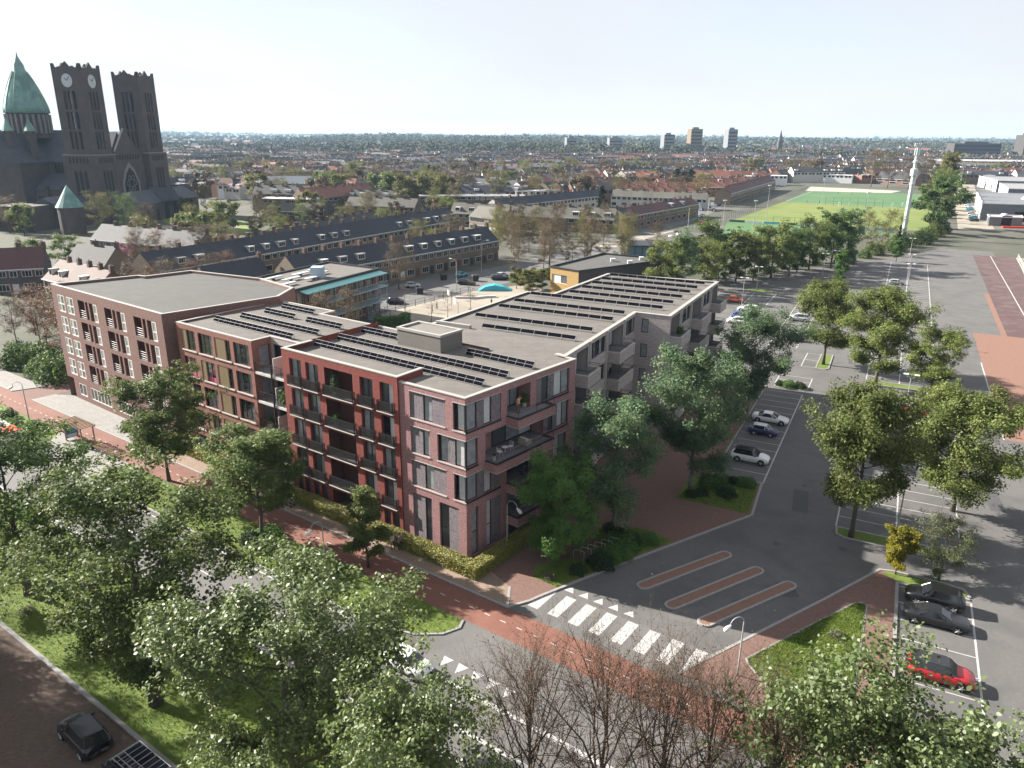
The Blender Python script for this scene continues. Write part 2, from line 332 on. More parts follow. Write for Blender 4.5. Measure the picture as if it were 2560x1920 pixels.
dash(2, 150, 11.55, .14); dash(-70, 150, 17.9, .14); dash(-28, -8, 12.6, .4); dash(-18, -10, 15.6, .3)
struct(dm.build('lane_dashes', 'paint'))
# red brick yard and running track to the right, sandy patch
sheet('brick_yard', xy(pq, [(60, 47.4), (98, 47.1), (124, 47), (124, 52), (172, 52), (172, 130), (60, 130)]), .012, 'clinker_pink', True)
sheet('track', xy(pq, [(124, 53), (246, 53.4), (246, 66), (172, 62.5), (124, 61)]), .016, 'track')
tl = MB(); strip(tl, xy(pq, [(120, 58.2), (246, 58.6)]), .25, .017, .02); strip(tl, xy(pq, [(130, 62), (246, 66)]), .25, .017, .02); struct(tl.build('track_lines', 'paint'))
sheet('sandy_yard', xy(pq, [(118, 62.2), (172, 62.6), (246, 66.2), (246, 110), (100, 110)]), .018, 'sand')
# square, streets and fields behind
sheet('playground', [(-27, 153), (-29, 162), (-10.5, 187), (2, 196), (16, 182), (6, 166), (-8, 148)], .02, 'sand')
sheet('back_street', [(-46, 163), (-30, 158), (-28.6, 163.5), (-10, 188), (6, 208), (40, 250), (64, 318), (86, 360), (205, 600), (225, 640), (190, 610), (74, 372), (50, 326), (24, 266), (-6, 222), (-30, 196)], .012, 'asphalt_road')
sheet('square', [(24, 268), (52, 264), (70, 300), (66, 316)], .016, 'sand')
sheet('pitch_near', [(82, 300), (160, 308), (127, 341), (98, 351)], .016, 'turf')
sheet('pitch', [(100, 352), (128, 341), (180, 318), (226, 418), (196, 440), (160, 458)], .014, 'field')
sheet('pitch_far', [(161, 459), (196, 441), (227, 419), (285, 528), (210, 551)], .016, 'turf')
sheet('beach_court', [(208, 553), (262, 538), (280, 560), (229, 598)], .018, 'beach')
sheet('industrial_road', [(190, 326), (208, 330), (352, 592), (430, 730), (418, 735), (338, 597)], .016, 'sand')
sheet('industrial_yard', [(209, 331), (260, 330), (470, 700), (432, 730), (353, 592)], .012, 'asphalt_road')
sheet('church_lawn', [(-160, 345), (-120, 340), (-100, 292), (-128, 296)], .018, 'field')
sheet('church_square', [(-150, 318), (-118, 326), (-112, 308), (-140, 300)], .022, 'sand')
pl = MB()
for a, b in (((84, 303), (152, 309)), ((104, 352), (128, 343)), ((163, 462), (212, 549)), ((212, 549), (283, 527)), ((225, 420), (283, 527)), ((165, 459), (225, 420))): strip(pl, [a, b], .35, .022, .027)
struct(pl.build('pitch_lines', 'paint'))

# repairs, covers and drains in the asphalt
M('asphalt_patch', (.052, .052, .054), (.064, .063, .063), 5, .9); M('iron', (.05, .048, .046), rough=.6, metal=.4)
for i, (p, q, l, w, d) in enumerate(((26, 25, 5.5, 1.6, .1), (47, 26.4, 9, 1.1, .02), (9, 26.6, 2.2, 1.4, .5), (63, 25.2, 3, 2, .1), (88, 26, 8, 1.2, 0), (36, 44, 6, 1.5, .1), (104, 44, 12, 1.4, 0), (58, 44.5, 4, 2.2, .1))):
    a = pq(p, q); t_ = fr(63 + degrees(d)); n_ = fr(-27 + degrees(d)); struct(MB().face([a + Vector((0, 0, .0062)), a + n_ * w + Vector((0, 0, .0062)), a + n_ * w + t_ * l + Vector((0, 0, .0062)), a + t_ * l + Vector((0, 0, .0062))]).build('asphalt_repair', 'asphalt_patch'))
for i, p in enumerate((pq(18, 24.6), pq(33, 25.4), pq(52, 24.8), pq(72, 26), pq(20, 30.5), pq(8, 45), pq(45, 44.2), uv(-14, 8.6), uv(24, 16.2), uv(40, 13), uv(9, 12.9), uv(13, 4.9), uv(31, 3.6))): struct(MB().face([(p.x + .36 * cos(a), p.y + .36 * sin(a), .021) for a in [2 * pi * k_ / 16 for k_ in range(16)]]).build('manhole_cover', 'iron'))
# ============================================================ APARTMENT BLOCKS
brick('brick_pink', (.30, .125, .122), (.165, .064, .07), (.40, .31, .30), .21, .065, .008, .45, sscale=9)
brick('brick_red', (.245, .054, .040), (.14, .031, .026), (.17, .075, .062), .21, .065, .008, .4, sscale=8)
brick('brick_brown', (.255, .098, .072), (.175, .070, .056), (.22, .135, .11), .21, .065, .008, .32, sscale=8)
brick('brick_dark', (.185, .096, .078), (.12, .064, .055), (.18, .125, .11), .21, .065, .008, .34, sscale=6)
brick('brick_grey', (.40, .345, .33), (.28, .24, .23), (.40, .36, .34), .35, .05, .008, .22, sscale=3)
brick('clad_bark', (.17, .145, .155), (.065, .055, .066), (.30, .27, .28), .06, .4, .006, .55, sscale=9)
M('stone', (0.3344, 0.3168, 0.2948), (0.3872, 0.3696, 0.3432), 3, .8)
M('coping', (0.2464, 0.2332, 0.2156), (0.2904, 0.2772, 0.2596), 2, .75)
brick('roofing', (.108, .100, .092), (.118, .110, .101), (.088, .081, .075), 7, 1.05, .03, .16, .92, bump=.1, sscale=.6)
brick('roofing_grey', (.074, .072, .069), (.080, .078, .075), (.062, .06, .057), 7, 1.05, .03, .14, .92, bump=.1, sscale=.5)
M('frame_dark', (.018, .018, .02), rough=.45)
M('frame_white', (.62, .59, .55), rough=.5)
M('rail_black', (.02, .02, .02), rough=.5)
M('concrete', (.42, .40, .38), (.50, .48, .46), 1.5, .85)
M('slats', (.27, .205, .12), (.33, .255, .155), 8, .7)
M('render_beige', (.125, .117, .104), (.145, .135, .12), .8, .85)
M('inner_wall', (.30, .27, .25), rough=.8)
M('inner_shaded', (.085, .034, .03), (.11, .046, .04), 5, .85)  # brick tone darkened: the shade inside recesses is put into the colour
M('deck', (.12, .115, .125), (.16, .155, .165), 4, .8)
glassmat('glass_dark', (.010, .011, .014), .05, .5)
glassmat('glass_mid', (.07, .078, .085))
M('glass_curtain', (.56, .55, .54), (.42, .42, .43), 3, .22, spec=.7)
M('glass_pale', (.30, .31, .325), (.17, .18, .195), 1.5, .12, spec=.8)
M('panel', (.006, .006, .009), rough=.8, spec=0.)
M('alu', (.24, .238, .23), rough=.6)
M('magenta', (.42, .06, .17), rough=.7)
class Fr:
    """a facade's own frame: A left end, B right end as seen from outside"""
    def __init__(s, A, B): s.o = Vector((A.x, A.y, 0)); d = Vector((B.x - A.x, B.y - A.y, 0)); s.L = d.length; s.t = d / s.L; s.n = Vector((s.t.y, -s.t.x, 0))
    def at(s, a, z, d=0): q = s.o + s.t * a + s.n * d; return (q.x, q.y, z)
def facade(par, F, z0, z1, ops, mat, depth=.22, name='wall', s0=0., s1=None):
    s1 = F.L if s1 is None else s1; m = MB()
    S = sorted({s0, s1} | {min(max(x, s0), s1) for o in ops for x in o[:2]}); Zs = sorted({z0, z1} | {min(max(x, z0), z1) for o in ops for x in o[2:4]})
    for i in range(len(S) - 1):
        for j in range(len(Zs) - 1):
            a, b, c, d = S[i], S[i + 1], Zs[j], Zs[j + 1]; x, z = (a + b) / 2, (c + d) / 2
            if not any(o[0] < x < o[1] and o[2] < z < o[3] for o in ops): m.face([F.at(a, c), F.at(b, c), F.at(b, d), F.at(a, d)])
    for o in ops:
        a, b, c, d = o[:4]; e = o[4] if len(o) > 4 else depth
        if a > s0: m.face([F.at(a, c), F.at(a, d), F.at(a, d, -e), F.at(a, c, -e)])
        if b < s1: m.face([F.at(b, d), F.at(b, c), F.at(b, c, -e), F.at(b, d, -e)])
        m.face([F.at(a, d), F.at(b, d), F.at(b, d, -e), F.at(a, d, -e)]); m.face([F.at(b, c), F.at(a, c), F.at(a, c, -e), F.at(b, c, -e)])
    return m.build(name, mat, par, uvs=True)
GL = ['glass_dark', 'glass_dark', 'glass_mid', 'glass_pale', 'glass_curtain']
RW = random.Random(3)
def window(par, F, a, b, z0, z1, cols=2, d=.18, fm='frame_dark', gl=None, fw=.095, transom=None, name='window', sill=None):
    m = MB(); fr_ = [a + (b - a) * i / cols for i in range(cols + 1)] if isinstance(cols, int) else [a + (b - a) * c for c in cols]
    for x0, x1, y0, y1 in ((a, b, z0, z0 + fw), (a, b, z1 - fw, z1)): m.obox(F.o, F.t, F.n, x0, x1, -d - .06, -d, y0, y1)
    for i, x in enumerate(fr_):
        e = fw if i in (0, len(fr_) - 1) else fw * .9; x0 = x if i == 0 else (x - e if i == len(fr_) - 1 else x - e / 2)
        m.obox(F.o, F.t, F.n, x0, x0 + e, -d - .06, -d + .003, z0 + fw * .5, z1 - fw * .5)
    if transom: m.obox(F.o, F.t, F.n, a + fw, b - fw, -d - .06, -d - .002, transom - fw * .4, transom + fw * .4)
    w = m.build(name, fm, par)
    for i in range(len(fr_) - 1):
        g = (gl[i % len(gl)] if gl else RW.choice(GL)); MB().face([F.at(fr_[i], z0, -d - .04), F.at(fr_[i + 1], z0, -d - .04), F.at(fr_[i + 1], z1, -d - .04), F.at(fr_[i], z1, -d - .04)]).build('pane', g, w)
    if sill: m = MB().obox(F.o, F.t, F.n, a - .08, b + .08, -.02, .09, z0 - .1, z0); m.build('sill', sill, w)
    return w
def panel(par, F, a, b, z0, z1, mat, d=.1, name='cladding_panel', ribs=0):
    m = MB().obox(F.o, F.t, F.n, a, b, -d - .1, -d, z0, z1)
    if ribs:
        n = int((b - a) / ribs)
        for i in range(n): x = a + (i + .25) * (b - a) / n; m.obox(F.o, F.t, F.n, x, x + ribs * .45, -d, -d + .05, z0 + .02, z1 - .02)
    return m.build(name, mat, par, uvs=True)
def loggia(par, F, a, b, z0, z1, d, back, gl=True, wall='inner_shaded', wx=.45):
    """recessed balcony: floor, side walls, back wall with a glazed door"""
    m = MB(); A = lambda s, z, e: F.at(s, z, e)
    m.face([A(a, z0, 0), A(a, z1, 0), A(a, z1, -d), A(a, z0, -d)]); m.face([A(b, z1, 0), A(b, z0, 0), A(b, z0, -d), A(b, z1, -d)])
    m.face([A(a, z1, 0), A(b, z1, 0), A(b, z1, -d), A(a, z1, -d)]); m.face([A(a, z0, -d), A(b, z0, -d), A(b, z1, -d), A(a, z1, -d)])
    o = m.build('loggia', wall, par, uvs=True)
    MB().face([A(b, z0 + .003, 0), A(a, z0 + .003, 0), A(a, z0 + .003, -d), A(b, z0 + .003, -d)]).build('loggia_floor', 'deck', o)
    if gl:
        G = Fr(Vector(F.at(a, 0, -d + .12)), Vector(F.at(b, 0, -d + .12))); x0 = (b - a) * wx
        window(par, G, x0, b - a - .12, z0 + .05, z1 - .2, 2 if b - a - x0 < 2.6 else 3, d=.03, gl=[RW.choice(['glass_pale', 'glass_curtain', 'glass_mid']), 'glass_pale', 'glass_curtain'], name='glass_door')
def railing(par, F, a, b, z0, z1, proj, mat='rail_black', step=.11, slab_mat='stone', rtop='rail_black'):
    """bar railing on a shallow projecting slab"""
    m = MB(); segs = [((a, 0), (a, proj)), ((a, proj), (b, proj)), ((b, proj), (b, 0))]
    for (x0, y0), (x1, y1) in segs:
        p0, p1 = Vector(F.at(x0, 0, y0)), Vector(F.at(x1, 0, y1)); L_ = (p1 - p0).length
        if L_ < .02: continue
        t = (p1 - p0) / L_; nrm = Vector((t.y, -t.x, 0)); n = max(2, int(L_ / step))
        for i in range(n + 1): x = L_ * i / n; m.obox(p0, t, nrm, x - .024, x + .024, -.05, -.02, z0 + .1, z1 - .02)
        m.obox(p0, t, nrm, -.0, L_, -.06, -.015, z1 - .04, z1); m.obox(p0, t, nrm, 0, L_, -.055, -.02, z0 + .08, z0 + .11)
    o = m.build('railing', mat, par)
    MB().obox(F.o, F.t, F.n, a - .03, b + .03, -.05, proj + .03, z0 - .03, z0 + .05).build('balcony_slab', slab_mat, o)
    return o
def body(par, pts, z1, roof_z, wmat, rmat='roofing', z0=0., coping='coping', cw=.38, skip=(), lip=.06, ext=None):
    """plain outer walls, flat roof and parapet coping of a block; walls listed in skip are facades of their own"""
    k = len(pts); m = MB()
    for i in range(k):
        if i in skip: continue
        a, b = pts[i], pts[(i + 1) % k]; m.face([(a.x, a.y, z0), (b.x, b.y, z0), (b.x, b.y, z1), (a.x, a.y, z1)])
    if len(m.f): m.build('wall', wmat, par, uvs=True)
    r = MB(); r.face([(p.x, p.y, roof_z) for p in pts]); r.build('roof', rmat, par, uvs=True)
    return par
def coping(par, pts, z, w=.38, out=.05, closed=False, mat='coping', low=.5):
    """parapet: inner face and light cap along the listed edge"""
    m = MB(); P = [Vector((p.x, p.y, 0)) for p in pts]; c = sum(P, Vector()) / len(P)
    strip(m, P, w, z - .1, z, closed); return m.build('coping', mat, par)
ins = lambda pts, dv: pts
# --- pink corner block
B_ = thing('apartment_block', 'pink speckled brick corner apartment block with wraparound corner windows', 'building', group='new apartment blocks')
pA, pC, pR = uv(8.72, -1.0), uv(.8, -1.0), uv(-.66, -17.2)
FL, FRt = Fr(pA, pC), Fr(pC, pR); T = 16.2
L4, L3, L2, L1 = (12.95, 15.55), (9.45, 12.1), (6.05, 8.65), (.25, 5.2)
cz = FL.L
ops = [(1.3, 5.6, *L4), (6.5, cz, *L4), (1.3, 3.7, *L3), (4.6, cz, *L3), (1.3, 5.6, *L2), (6.5, cz, *L2), (1.3, 3.7, *L1), (4.65, 7.0, *L1)]
facade(B_, FL, 0, T, ops, 'brick_pink')
for z0, z1 in (L4, L2):
    panel(B_, FL, 1.3, 2.9, z0, z1, 'clad_bark'); window(B_, FL, 2.9, 4.0, z0, z1, 1, gl=['glass_pale']); panel(B_, FL, 4.0, 5.6, z0, z1, 'clad_bark')
    window(B_, FL, 6.5, cz - .17, z0, z1, [0, .32, 1], gl=['glass_dark', 'glass_curtain'])
panel(B_, FL, 1.3, 2.75, *L3, 'clad_bark'); window(B_, FL, 2.75, 3.7, *L3, 1, gl=['glass_pale'])
window(B_, FL, 4.6, 5.9, *L3, [0, .2, 1], gl=['glass_dark', 'glass_pale']); panel(B_, FL, 5.9, 6.6, *L3, 'clad_bark'); window(B_, FL, 6.6, cz - .17, *L3, 1, gl=['glass_curtain'])
panel(B_, FL, 1.3, 2.8, *L1, 'clad_bark'); window(B_, FL, 2.8, 3.7, L1[0], L1[1], 1, gl=['glass_mid'], transom=2.6); window(B_, FL, 4.65, 5.75, L1[0], L1[1], 1, gl=['glass_mid'], transom=2.6); panel(B_, FL, 5.75, 7.0, *L1, 'clad_bark')
ops = [(0, 4.75, *L4), (5.6, 9.0, 12.95, 15.5), (9.9, 15.3, *L4), (0, 1.6, *L3), (2.6, 11.15, *L3), (11.3, 15.3, *L3), (0, 4.7, *L2), (5.6, 11.1, *L2), (12.9, 15.0, *L2),
       (.7, 1.6, *L1), (2.7, 4.8, *L1), (5.6, 11.1, 2.65, 5.2), (5.9, 9.6, 0.02, 2.2)]
facade(B_, FRt, 0, T, ops, 'brick_pink')
for z0, z1 in (L4, L2):
    window(B_, FRt, .17, 1.55, z0, z1, 1, gl=['glass_pale']); panel(B_, FRt, 1.55, 2.5, z0, z1, 'clad_bark'); window(B_, FRt, 2.5, 3.5, z0, z1, 1, gl=['glass_curtain']); panel(B_, FRt, 3.5, 4.7, z0, z1, 'clad_bark')
window(B_, FRt, .17, 1.6, *L3, 1, gl=['glass_pale'])
for a in ((9.9, *L4), (11.3, *L3)):
    x, z0, z1 = a; w = 15.3 - x
    panel(B_, FRt, x, x + w * .17, z0, z1, 'clad_bark'); window(B_, FRt, x + w * .17, x + w * .36, z0, z1, 1, gl=['glass_mid']); panel(B_, FRt, x + w * .36, x + w * .54, z0, z1, 'clad_bark'); window(B_, FRt, x + w * .54, 15.3, z0, z1, 2, gl=['glass_curtain', 'glass_pale'])
window(B_, FRt, 12.9, 15.0, *L2, 2, gl=['glass_curtain', 'glass_pale'])
window(B_, FRt, .7, 1.6, *L1, 1, gl=['glass_pale'], transom=2.6); window(B_, FRt, 2.7, 3.5, *L1, 1, gl=['glass_curtain'], transom=2.6); panel(B_, FRt, 3.5, 4.8, *L1, 'clad_bark')
for a, b, z0, z1 in ((5.6, 9.0, 12.95, 15.5), (2.6, 11.15, *L3), (5.6, 11.1, *L2), (5.6, 11.1, 2.65, 5.2)): loggia(B_, FRt, a, b, z0, z1, 1.6, 'brick_pink', wall='brick_pink', wx=.3)
loggia(B_, FRt, 5.9, 9.6, .1, 2.2, 2.0, 'inner_shaded', wall='inner_shaded', gl=False)
def box_balcony(par, F, a, b, zf, proj, mat, wall_h=.62, below=.55, dark='rail_black', rail=.45, capm='stone'):
    """projecting balcony with a brick upstand, a light lower edge and a slim top rail"""
    m = MB(); th = .2
    for x0, x1, y0, y1 in ((a, b, proj - th, proj), (a, a + th, 0.0, proj - th), (b - th, b, 0.0, proj - th)): m.obox(F.o, F.t, F.n, x0, x1, y0, y1, zf - below, zf + wall_h)
    m.obox(F.o, F.t, F.n, a + th, b - th, 0, proj - th, zf - below + .05, zf - .03)
    o = m.build('balcony', mat, par, uvs=True)
    MB().obox(F.o, F.t, F.n, a + th, b - th, 0.0, proj - th, zf - .03, zf).build('balcony_floor', 'deck', o)
    c = MB(); w = .06
    for x0, x1, y0, y1 in ((a - .03, b + .03, proj - th - .04, proj + .04), (a - .03, a + th + .03, 0, proj - th - .04), (b - th - .03, b + .03, 0, proj - th - .04)): c.obox(F.o, F.t, F.n, x0, x1, y0, y1, zf + wall_h, zf + wall_h + .07)
    c.build('cap', dark if mat == 'brick_pink' else capm, o)
    e = MB(); e.obox(F.o, F.t, F.n, a - .02, b + .02, -.0, proj + .025, zf - below - .05, zf - below); e.build('lower_edge', capm, o)
    if rail:
        r = MB(); z = zf + wall_h + rail
        for (x0, y0), (x1, y1) in (((a + .1, 0.), (a + .1, proj - .1)), ((a + .1, proj - .1), (b - .1, proj - .1)), ((b - .1, proj - .1), (b - .1, 0.))):
            r.tube([F.at(x0, z, y0), F.at(x1, z, y1)], .025, 5); r.tube([F.at(x0, z - .2, y0), F.at(x1, z - .2, y1)], .018, 5)
        for x0, y0 in ((a + .1, proj - .1), ((a + b) / 2, proj - .1), (b - .1, proj - .1)): r.tube([F.at(x0, zf + wall_h, y0), F.at(x0, z, y0)], .02, 5)
        r.build('top_rail', 'rail_black', o)
    return o
for a, b, zf in ((5.5, 11.1, 12.85), (2.5, 11.1, 9.3), (5.5, 11.2, 5.95), (5.5, 11.2, 2.6)): box_balcony(B_, FRt, a, b, zf, 1.5, 'brick_pink', wall_h=.1, below=.75, rail=.85)
for z0, z1, a, b in ((*L4, 1.3, 5.6), (*L4, 6.5, cz + .02), (*L3, 1.3, 3.7), (*L3, 4.6, cz + .02), (*L2, 1.3, 5.6), (*L2, 6.5, cz + .02)):
    m = MB().obox(FL.o, FL.t, FL.n, a - .1, b, -.02, .06, z0 - .12, z0); m.build('sill', 'stone', B_); MB().obox(FL.o, FL.t, FL.n, a - .05, b, -.02, .03, z1, z1 + .07).build('lintel', 'stone', B_)
MB().obox(FRt.o, FRt.t, FRt.n, 0, .17, -.17, -.0, 12.95, 15.55).obox(FRt.o, FRt.t, FRt.n, 0, .17, -.17, 0, 9.45, 12.1).obox(FRt.o, FRt.t, FRt.n, 0, .17, -.17, 0, 6.05, 8.65).build('corner_post', 'frame_dark', B_)
for z0, z1, a, b in ((*L4, 0, 4.75), (*L4, 9.9, 15.3), (*L3, 11.3, 15.3), (*L3, 0, 1.6), (*L2, 0, 4.7), (*L2, 12.9, 15.0)):
    m = MB().obox(FRt.o, FRt.t, FRt.n, a - .02, b, -.02, .04, z0 - .16, z0); m.build('sill', 'frame_dark', B_); MB().obox(FRt.o, FRt.t, FRt.n, a, b, -.02, .03, z1, z1 + .06).build('lintel', 'stone', B_)
body(B_, [pA, pC, pR, uv(.5, -17.3), uv(8.72, -16)], T, 15.98, 'brick_pink', skip=(0, 1, 3, 4))
coping(B_, [uv(8.7, -1.16), uv(.95, -1.16), uv(-.5, -17.1), uv(.4, -17.15)], T + .02, .42)
# --- red block
B_ = thing('apartment_block', 'deep red brick apartment block with black barred balconies', 'building', group='new apartment blocks')
rA, rC = uv(25.4, -.85), uv(8.75, -.85); F = Fr(rA, rC); TR = 16.65
heads = (15.75, 12.4, 9.05, 5.7); cols = ((1.15, 3.0), (3.7, 5.6), (6.55, 10.6), (11.6, 13.35), (14.3, 16.05)); ops = []
for h in heads:
    for i, (a, b) in enumerate(cols): ops.append((a, b, h - 2.95, h, .34))
gw = [(.95, 1.85), (2.1, 3.0), (3.5, 4.4), (4.75, 5.7), (11.5, 12.4), (12.6, 13.5), (14.1, 15.0), (15.2, 16.2)]
for a, b in gw: ops.append((a, b, .35, 2.25, .3))
ops.append((6.55, 10.6, .12, 2.25))
facade(B_, F, 0, TR, ops, 'brick_red', .34)
for h in heads:
    for i, (a, b) in enumerate(cols):
        z0 = h - 2.95
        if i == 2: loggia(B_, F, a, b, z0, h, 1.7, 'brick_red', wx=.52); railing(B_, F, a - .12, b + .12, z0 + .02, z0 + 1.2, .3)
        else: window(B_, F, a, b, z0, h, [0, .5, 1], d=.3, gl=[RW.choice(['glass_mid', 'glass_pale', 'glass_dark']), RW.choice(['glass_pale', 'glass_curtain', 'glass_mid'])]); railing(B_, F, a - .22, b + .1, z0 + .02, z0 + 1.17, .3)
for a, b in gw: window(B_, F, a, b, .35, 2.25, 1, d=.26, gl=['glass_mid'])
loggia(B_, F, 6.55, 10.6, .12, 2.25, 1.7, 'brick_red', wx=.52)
SD = Fr(rC, uv(8.75, -4.4)); facade(B_, SD, 15.9, TR, [], 'brick_red', name='side_wall')
SD2 = Fr(uv(25.4, -15.0), rA); facade(B_, SD2, 0, TR, [], 'brick_red', name='side_wall')
MB().face([uv(8.75, -.85, 0), uv(8.75, -1.02, 0), uv(8.75, -1.02, TR), uv(8.75, -.85, TR)]).build('return', 'brick_red', B_, uvs=True)
body(B_, [rA, rC, uv(8.75, -15), uv(25.4, -15)], T, 15.985, 'brick_red', skip=(0, 1, 3))
coping(B_, [uv(25.2, -4.8), uv(25.2, -1.03), uv(8.95, -1.03), uv(8.95, -4.5)], TR, .42)
strip(mm := MB(), [uv(25.3, -14.95), uv(18.4, -14.95)], .4, 15.99, 16.2); mm.build('coping', 'coping', B_)
MB().prism([uv(18.3, -10.9), uv(12.1, -10.9), uv(12.0, -14.4), uv(18.3, -14.4)], 15.99, 17.75).build('lift_house', 'render_beige', B_)
mm = MB(); strip(mm, [uv(18.2, -11), uv(12.2, -11), uv(12.1, -14.3), uv(18.2, -14.3)], .35, 17.7, 17.95, True); mm.build('coping', 'coping', B_)
# --- brown block with slatted panels
B_ = thing('apartment_block', 'brown brick apartment block with beige slatted panels beside windows', 'building', group='new apartment blocks')
bA, bC = uv(46.0, -1.55), uv(31.45, -1.55); F = Fr(bA, bC); ops = []; fill = []
for r, h in enumerate((15.55, 12.2, 8.85, 5.5)):
    z0 = h - 2.5
    for a, b in ((.92, 3.65), (4.3, 7.05), (7.55, 10.5), (11.15, 13.95)): ops.append((a, b, z0, h)); fill.append((r, a, b, z0, h))
for a, b in ((1.0, 3.6), (4.3, 7.0), (7.6, 10.4), (11.2, 13.9)): ops.append((a, b, .25, 2.15)); window(B_, F, a, b, .25, 2.15, 3, gl=['glass_dark', 'glass_mid'])
facade(B_, F, 0, T, ops, 'brick_brown')
for r, a, b, z0, h in fill:
    x = a
    if a > 7.5 and a < 8: x = a + 1.95
    elif (a < 1 and r in (0, 2)) or (4 < a < 5 and r in (1, 3)): x = a + .92
    if x > a: panel(B_, F, a, x, z0, h, 'slats', name='slatted_panel', ribs=.13)
    w = b - x; w_ = window(B_, F, x, b, z0, h, 2 if w < 2.1 else 3, gl=[RW.choice(['glass_mid', 'glass_dark']), 'glass_dark', RW.choice(['glass_pale', 'glass_mid'])] if w > 1.2 else ['glass_dark', 'glass_mid'], transom=z0 + 1.05)
    MB().obox(F.o, F.t, F.n, a - .1, b + .1, -.02, .1, z0 - .14, z0).build('sill', 'stone', w_)
    if r == 1 and a < 5: MB().face([F.at(x + .1, z0 + .05, -.205), F.at(b - .1, z0 + .05, -.205), F.at(b - .1, z0 + .6, -.205), F.at(x + .1, z0 + .6, -.205)]).build('blind', 'magenta', w_)
S1 = Fr(bC, uv(31.45, -4.1)); facade(B_, S1, 0, T, [(.9, 2.4, z, z + 2.5) for z in (2.8, 6.2, 9.5, 12.9)], 'brick_brown', name='side_wall')
for z in (2.8, 6.2, 9.5, 12.9): window(B_, S1, .9, 2.4, z, z + 2.5, 1, gl=['glass_pale'])
S2 = Fr(uv(31.45, -4.1), uv(25.4, -4.1)); facade(B_, S2, 0, T, [(x, x + 2.2, z, z + 2.5) for z in (2.8, 6.2, 9.5, 12.9) for x in (.3, 3.4)], 'inner_wall', name='recess_wall')
for z in (2.8, 6.2, 9.5, 12.9):
    for x in (.3, 3.4): window(B_, S2, x, x + 2.2, z, z + 2.5, 2, gl=['glass_dark', 'glass_mid'])
RF = Fr(uv(31.4, -1.6), uv(25.45, -1.6))
for i, z in enumerate((12.75, 9.35, 5.95, 2.6)):
    o = MB().obox(RF.o, RF.t, RF.n, 0, RF.L, -2.45, 0, z - .3, z).build('balcony', 'concrete', B_)
    MB().obox(RF.o, RF.t, RF.n, .05, RF.L - .05, -2.4, -.1, z, z + .02).build('balcony_floor', 'deck', o)
    r = MB()
    for x in (0.02, 1.5, 3.0, 4.5, RF.L - .05): r.obox(RF.o, RF.t, RF.n, x, x + .04, -.08, -.04, z, z + 1.1)
    r.obox(RF.o, RF.t, RF.n, .02, RF.L - .02, -.09, -.03, z + 1.08, z + 1.12)
    for j in range(9): r.obox(RF.o, RF.t, RF.n, .05, RF.L - .05, -.068, -.056, z + .1 + j * .11, z + .115 + j * .11)
    r.build('railing', 'rail_black', o)
    MB().obox(RF.o, RF.t, RF.n, 3.0, 3.1, -2.4, -.25, z + .02, z + 1.9).build('screen', 'concrete', o)
MB().obox(RF.o, RF.t, RF.n, 2.94, 3.06, .004, .12, 0, 13.9).build('post', 'frame_dark', B_)
BP = [bA, bC, uv(31.45, -4.1), uv(25.42, -4.1), uv(25.42, -15.0), uv(35.6, -15.0), uv(35.4, -17.1), uv(45.2, -16.9)]
body(B_, BP, T, 15.97, 'brick_brown', skip=(0, 1, 2, 3))
coping(B_, [uv(45.85, -16.6), uv(45.85, -1.72), uv(31.6, -1.72), uv(31.6, -4.25), uv(25.6, -4.25)], T + .02, .36); strip(mm := MB(), [uv(25.5, -14.9), uv(35.5, -14.9), uv(35.5, -17.0), uv(45.2, -16.8)], .36, 15.98, 16.22); mm.build('coping', 'coping', B_)
# --- grey wing
B_ = thing('apartment_block', 'pale grey brick wing with deep boxed balconies facing the car park', 'building', group='new apartment blocks')
G1 = Fr(pq(17.2, 2.0), pq(40.2, 2.0)); RT = Fr(pq(40.2, 2.0), pq(40.2, 6.5)); G2 = Fr(pq(40.2, 6.5), pq(67.0, 6.6))
flo = (12.95, 9.55, 6.15, 2.75)
def grey(F, wins, logs, bal):
    ops = []
    for zf in flo:
        for a, b in wins: ops.append((a, b, zf + .85, zf + 2.85))
        for a, b in logs: ops.append((a, b, zf, zf + 2.85))
    facade(B_, F, 0, T, ops, 'brick_grey')
    for zf in flo:
        for a, b in wins: window(B_, F, a, b, zf + .85, zf + 2.85, 5 if b - a > 4 else (4 if b - a > 2 else 1), gl=['glass_dark', 'glass_mid', 'glass_dark', 'glass_pale', 'glass_dark'], fw=.09)
        for a, b in logs: loggia(B_, F, a, b, zf, zf + 2.85, 1.4, 'inner_wall', wall='inner_wall', wx=.3)
        for a, b in bal: box_balcony(B_, F, a, b, zf, 1.55, 'brick_grey', wall_h=.5, below=.75, rail=.5)
grey(G1, [(1.0, 1.9), (7.3, 11.9), (19.1, 22.7)], [(2.9, 6.2), (12.8, 18.0)], [(2.6, 6.4), (12.7, 18.3)])
grey(G2, [(5.8, 10.2), (17.2, 21.5)], [(.5, 4.6), (11.2, 16.2), (22.8, 26.4)], [(.2, 4.9), (10.9, 16.5), (22.5, 26.7)])
facade(B_, RT, 0, T, [(.75, 1.7, z, z + 1.85) for z in (13.65, 10.3, 6.95, 3.6)], 'brick_grey')
for z in (13.65, 10.3, 6.95, 3.6): window(B_, RT, .75, 1.7, z, z + 1.85, 1, gl=['glass_pale'], fw=.1)
for F, xs in ((G1, (6.8, 12.3, 18.55)), (G2, (5.2, 10.55, 16.85, 22.1))):
    for x in xs:
        for dx in (-.22, .08): MB().obox(F.o, F.t, F.n, x + dx, x + dx + .16, -.01, .12, 0, T).build('pilaster', 'stone', B_)
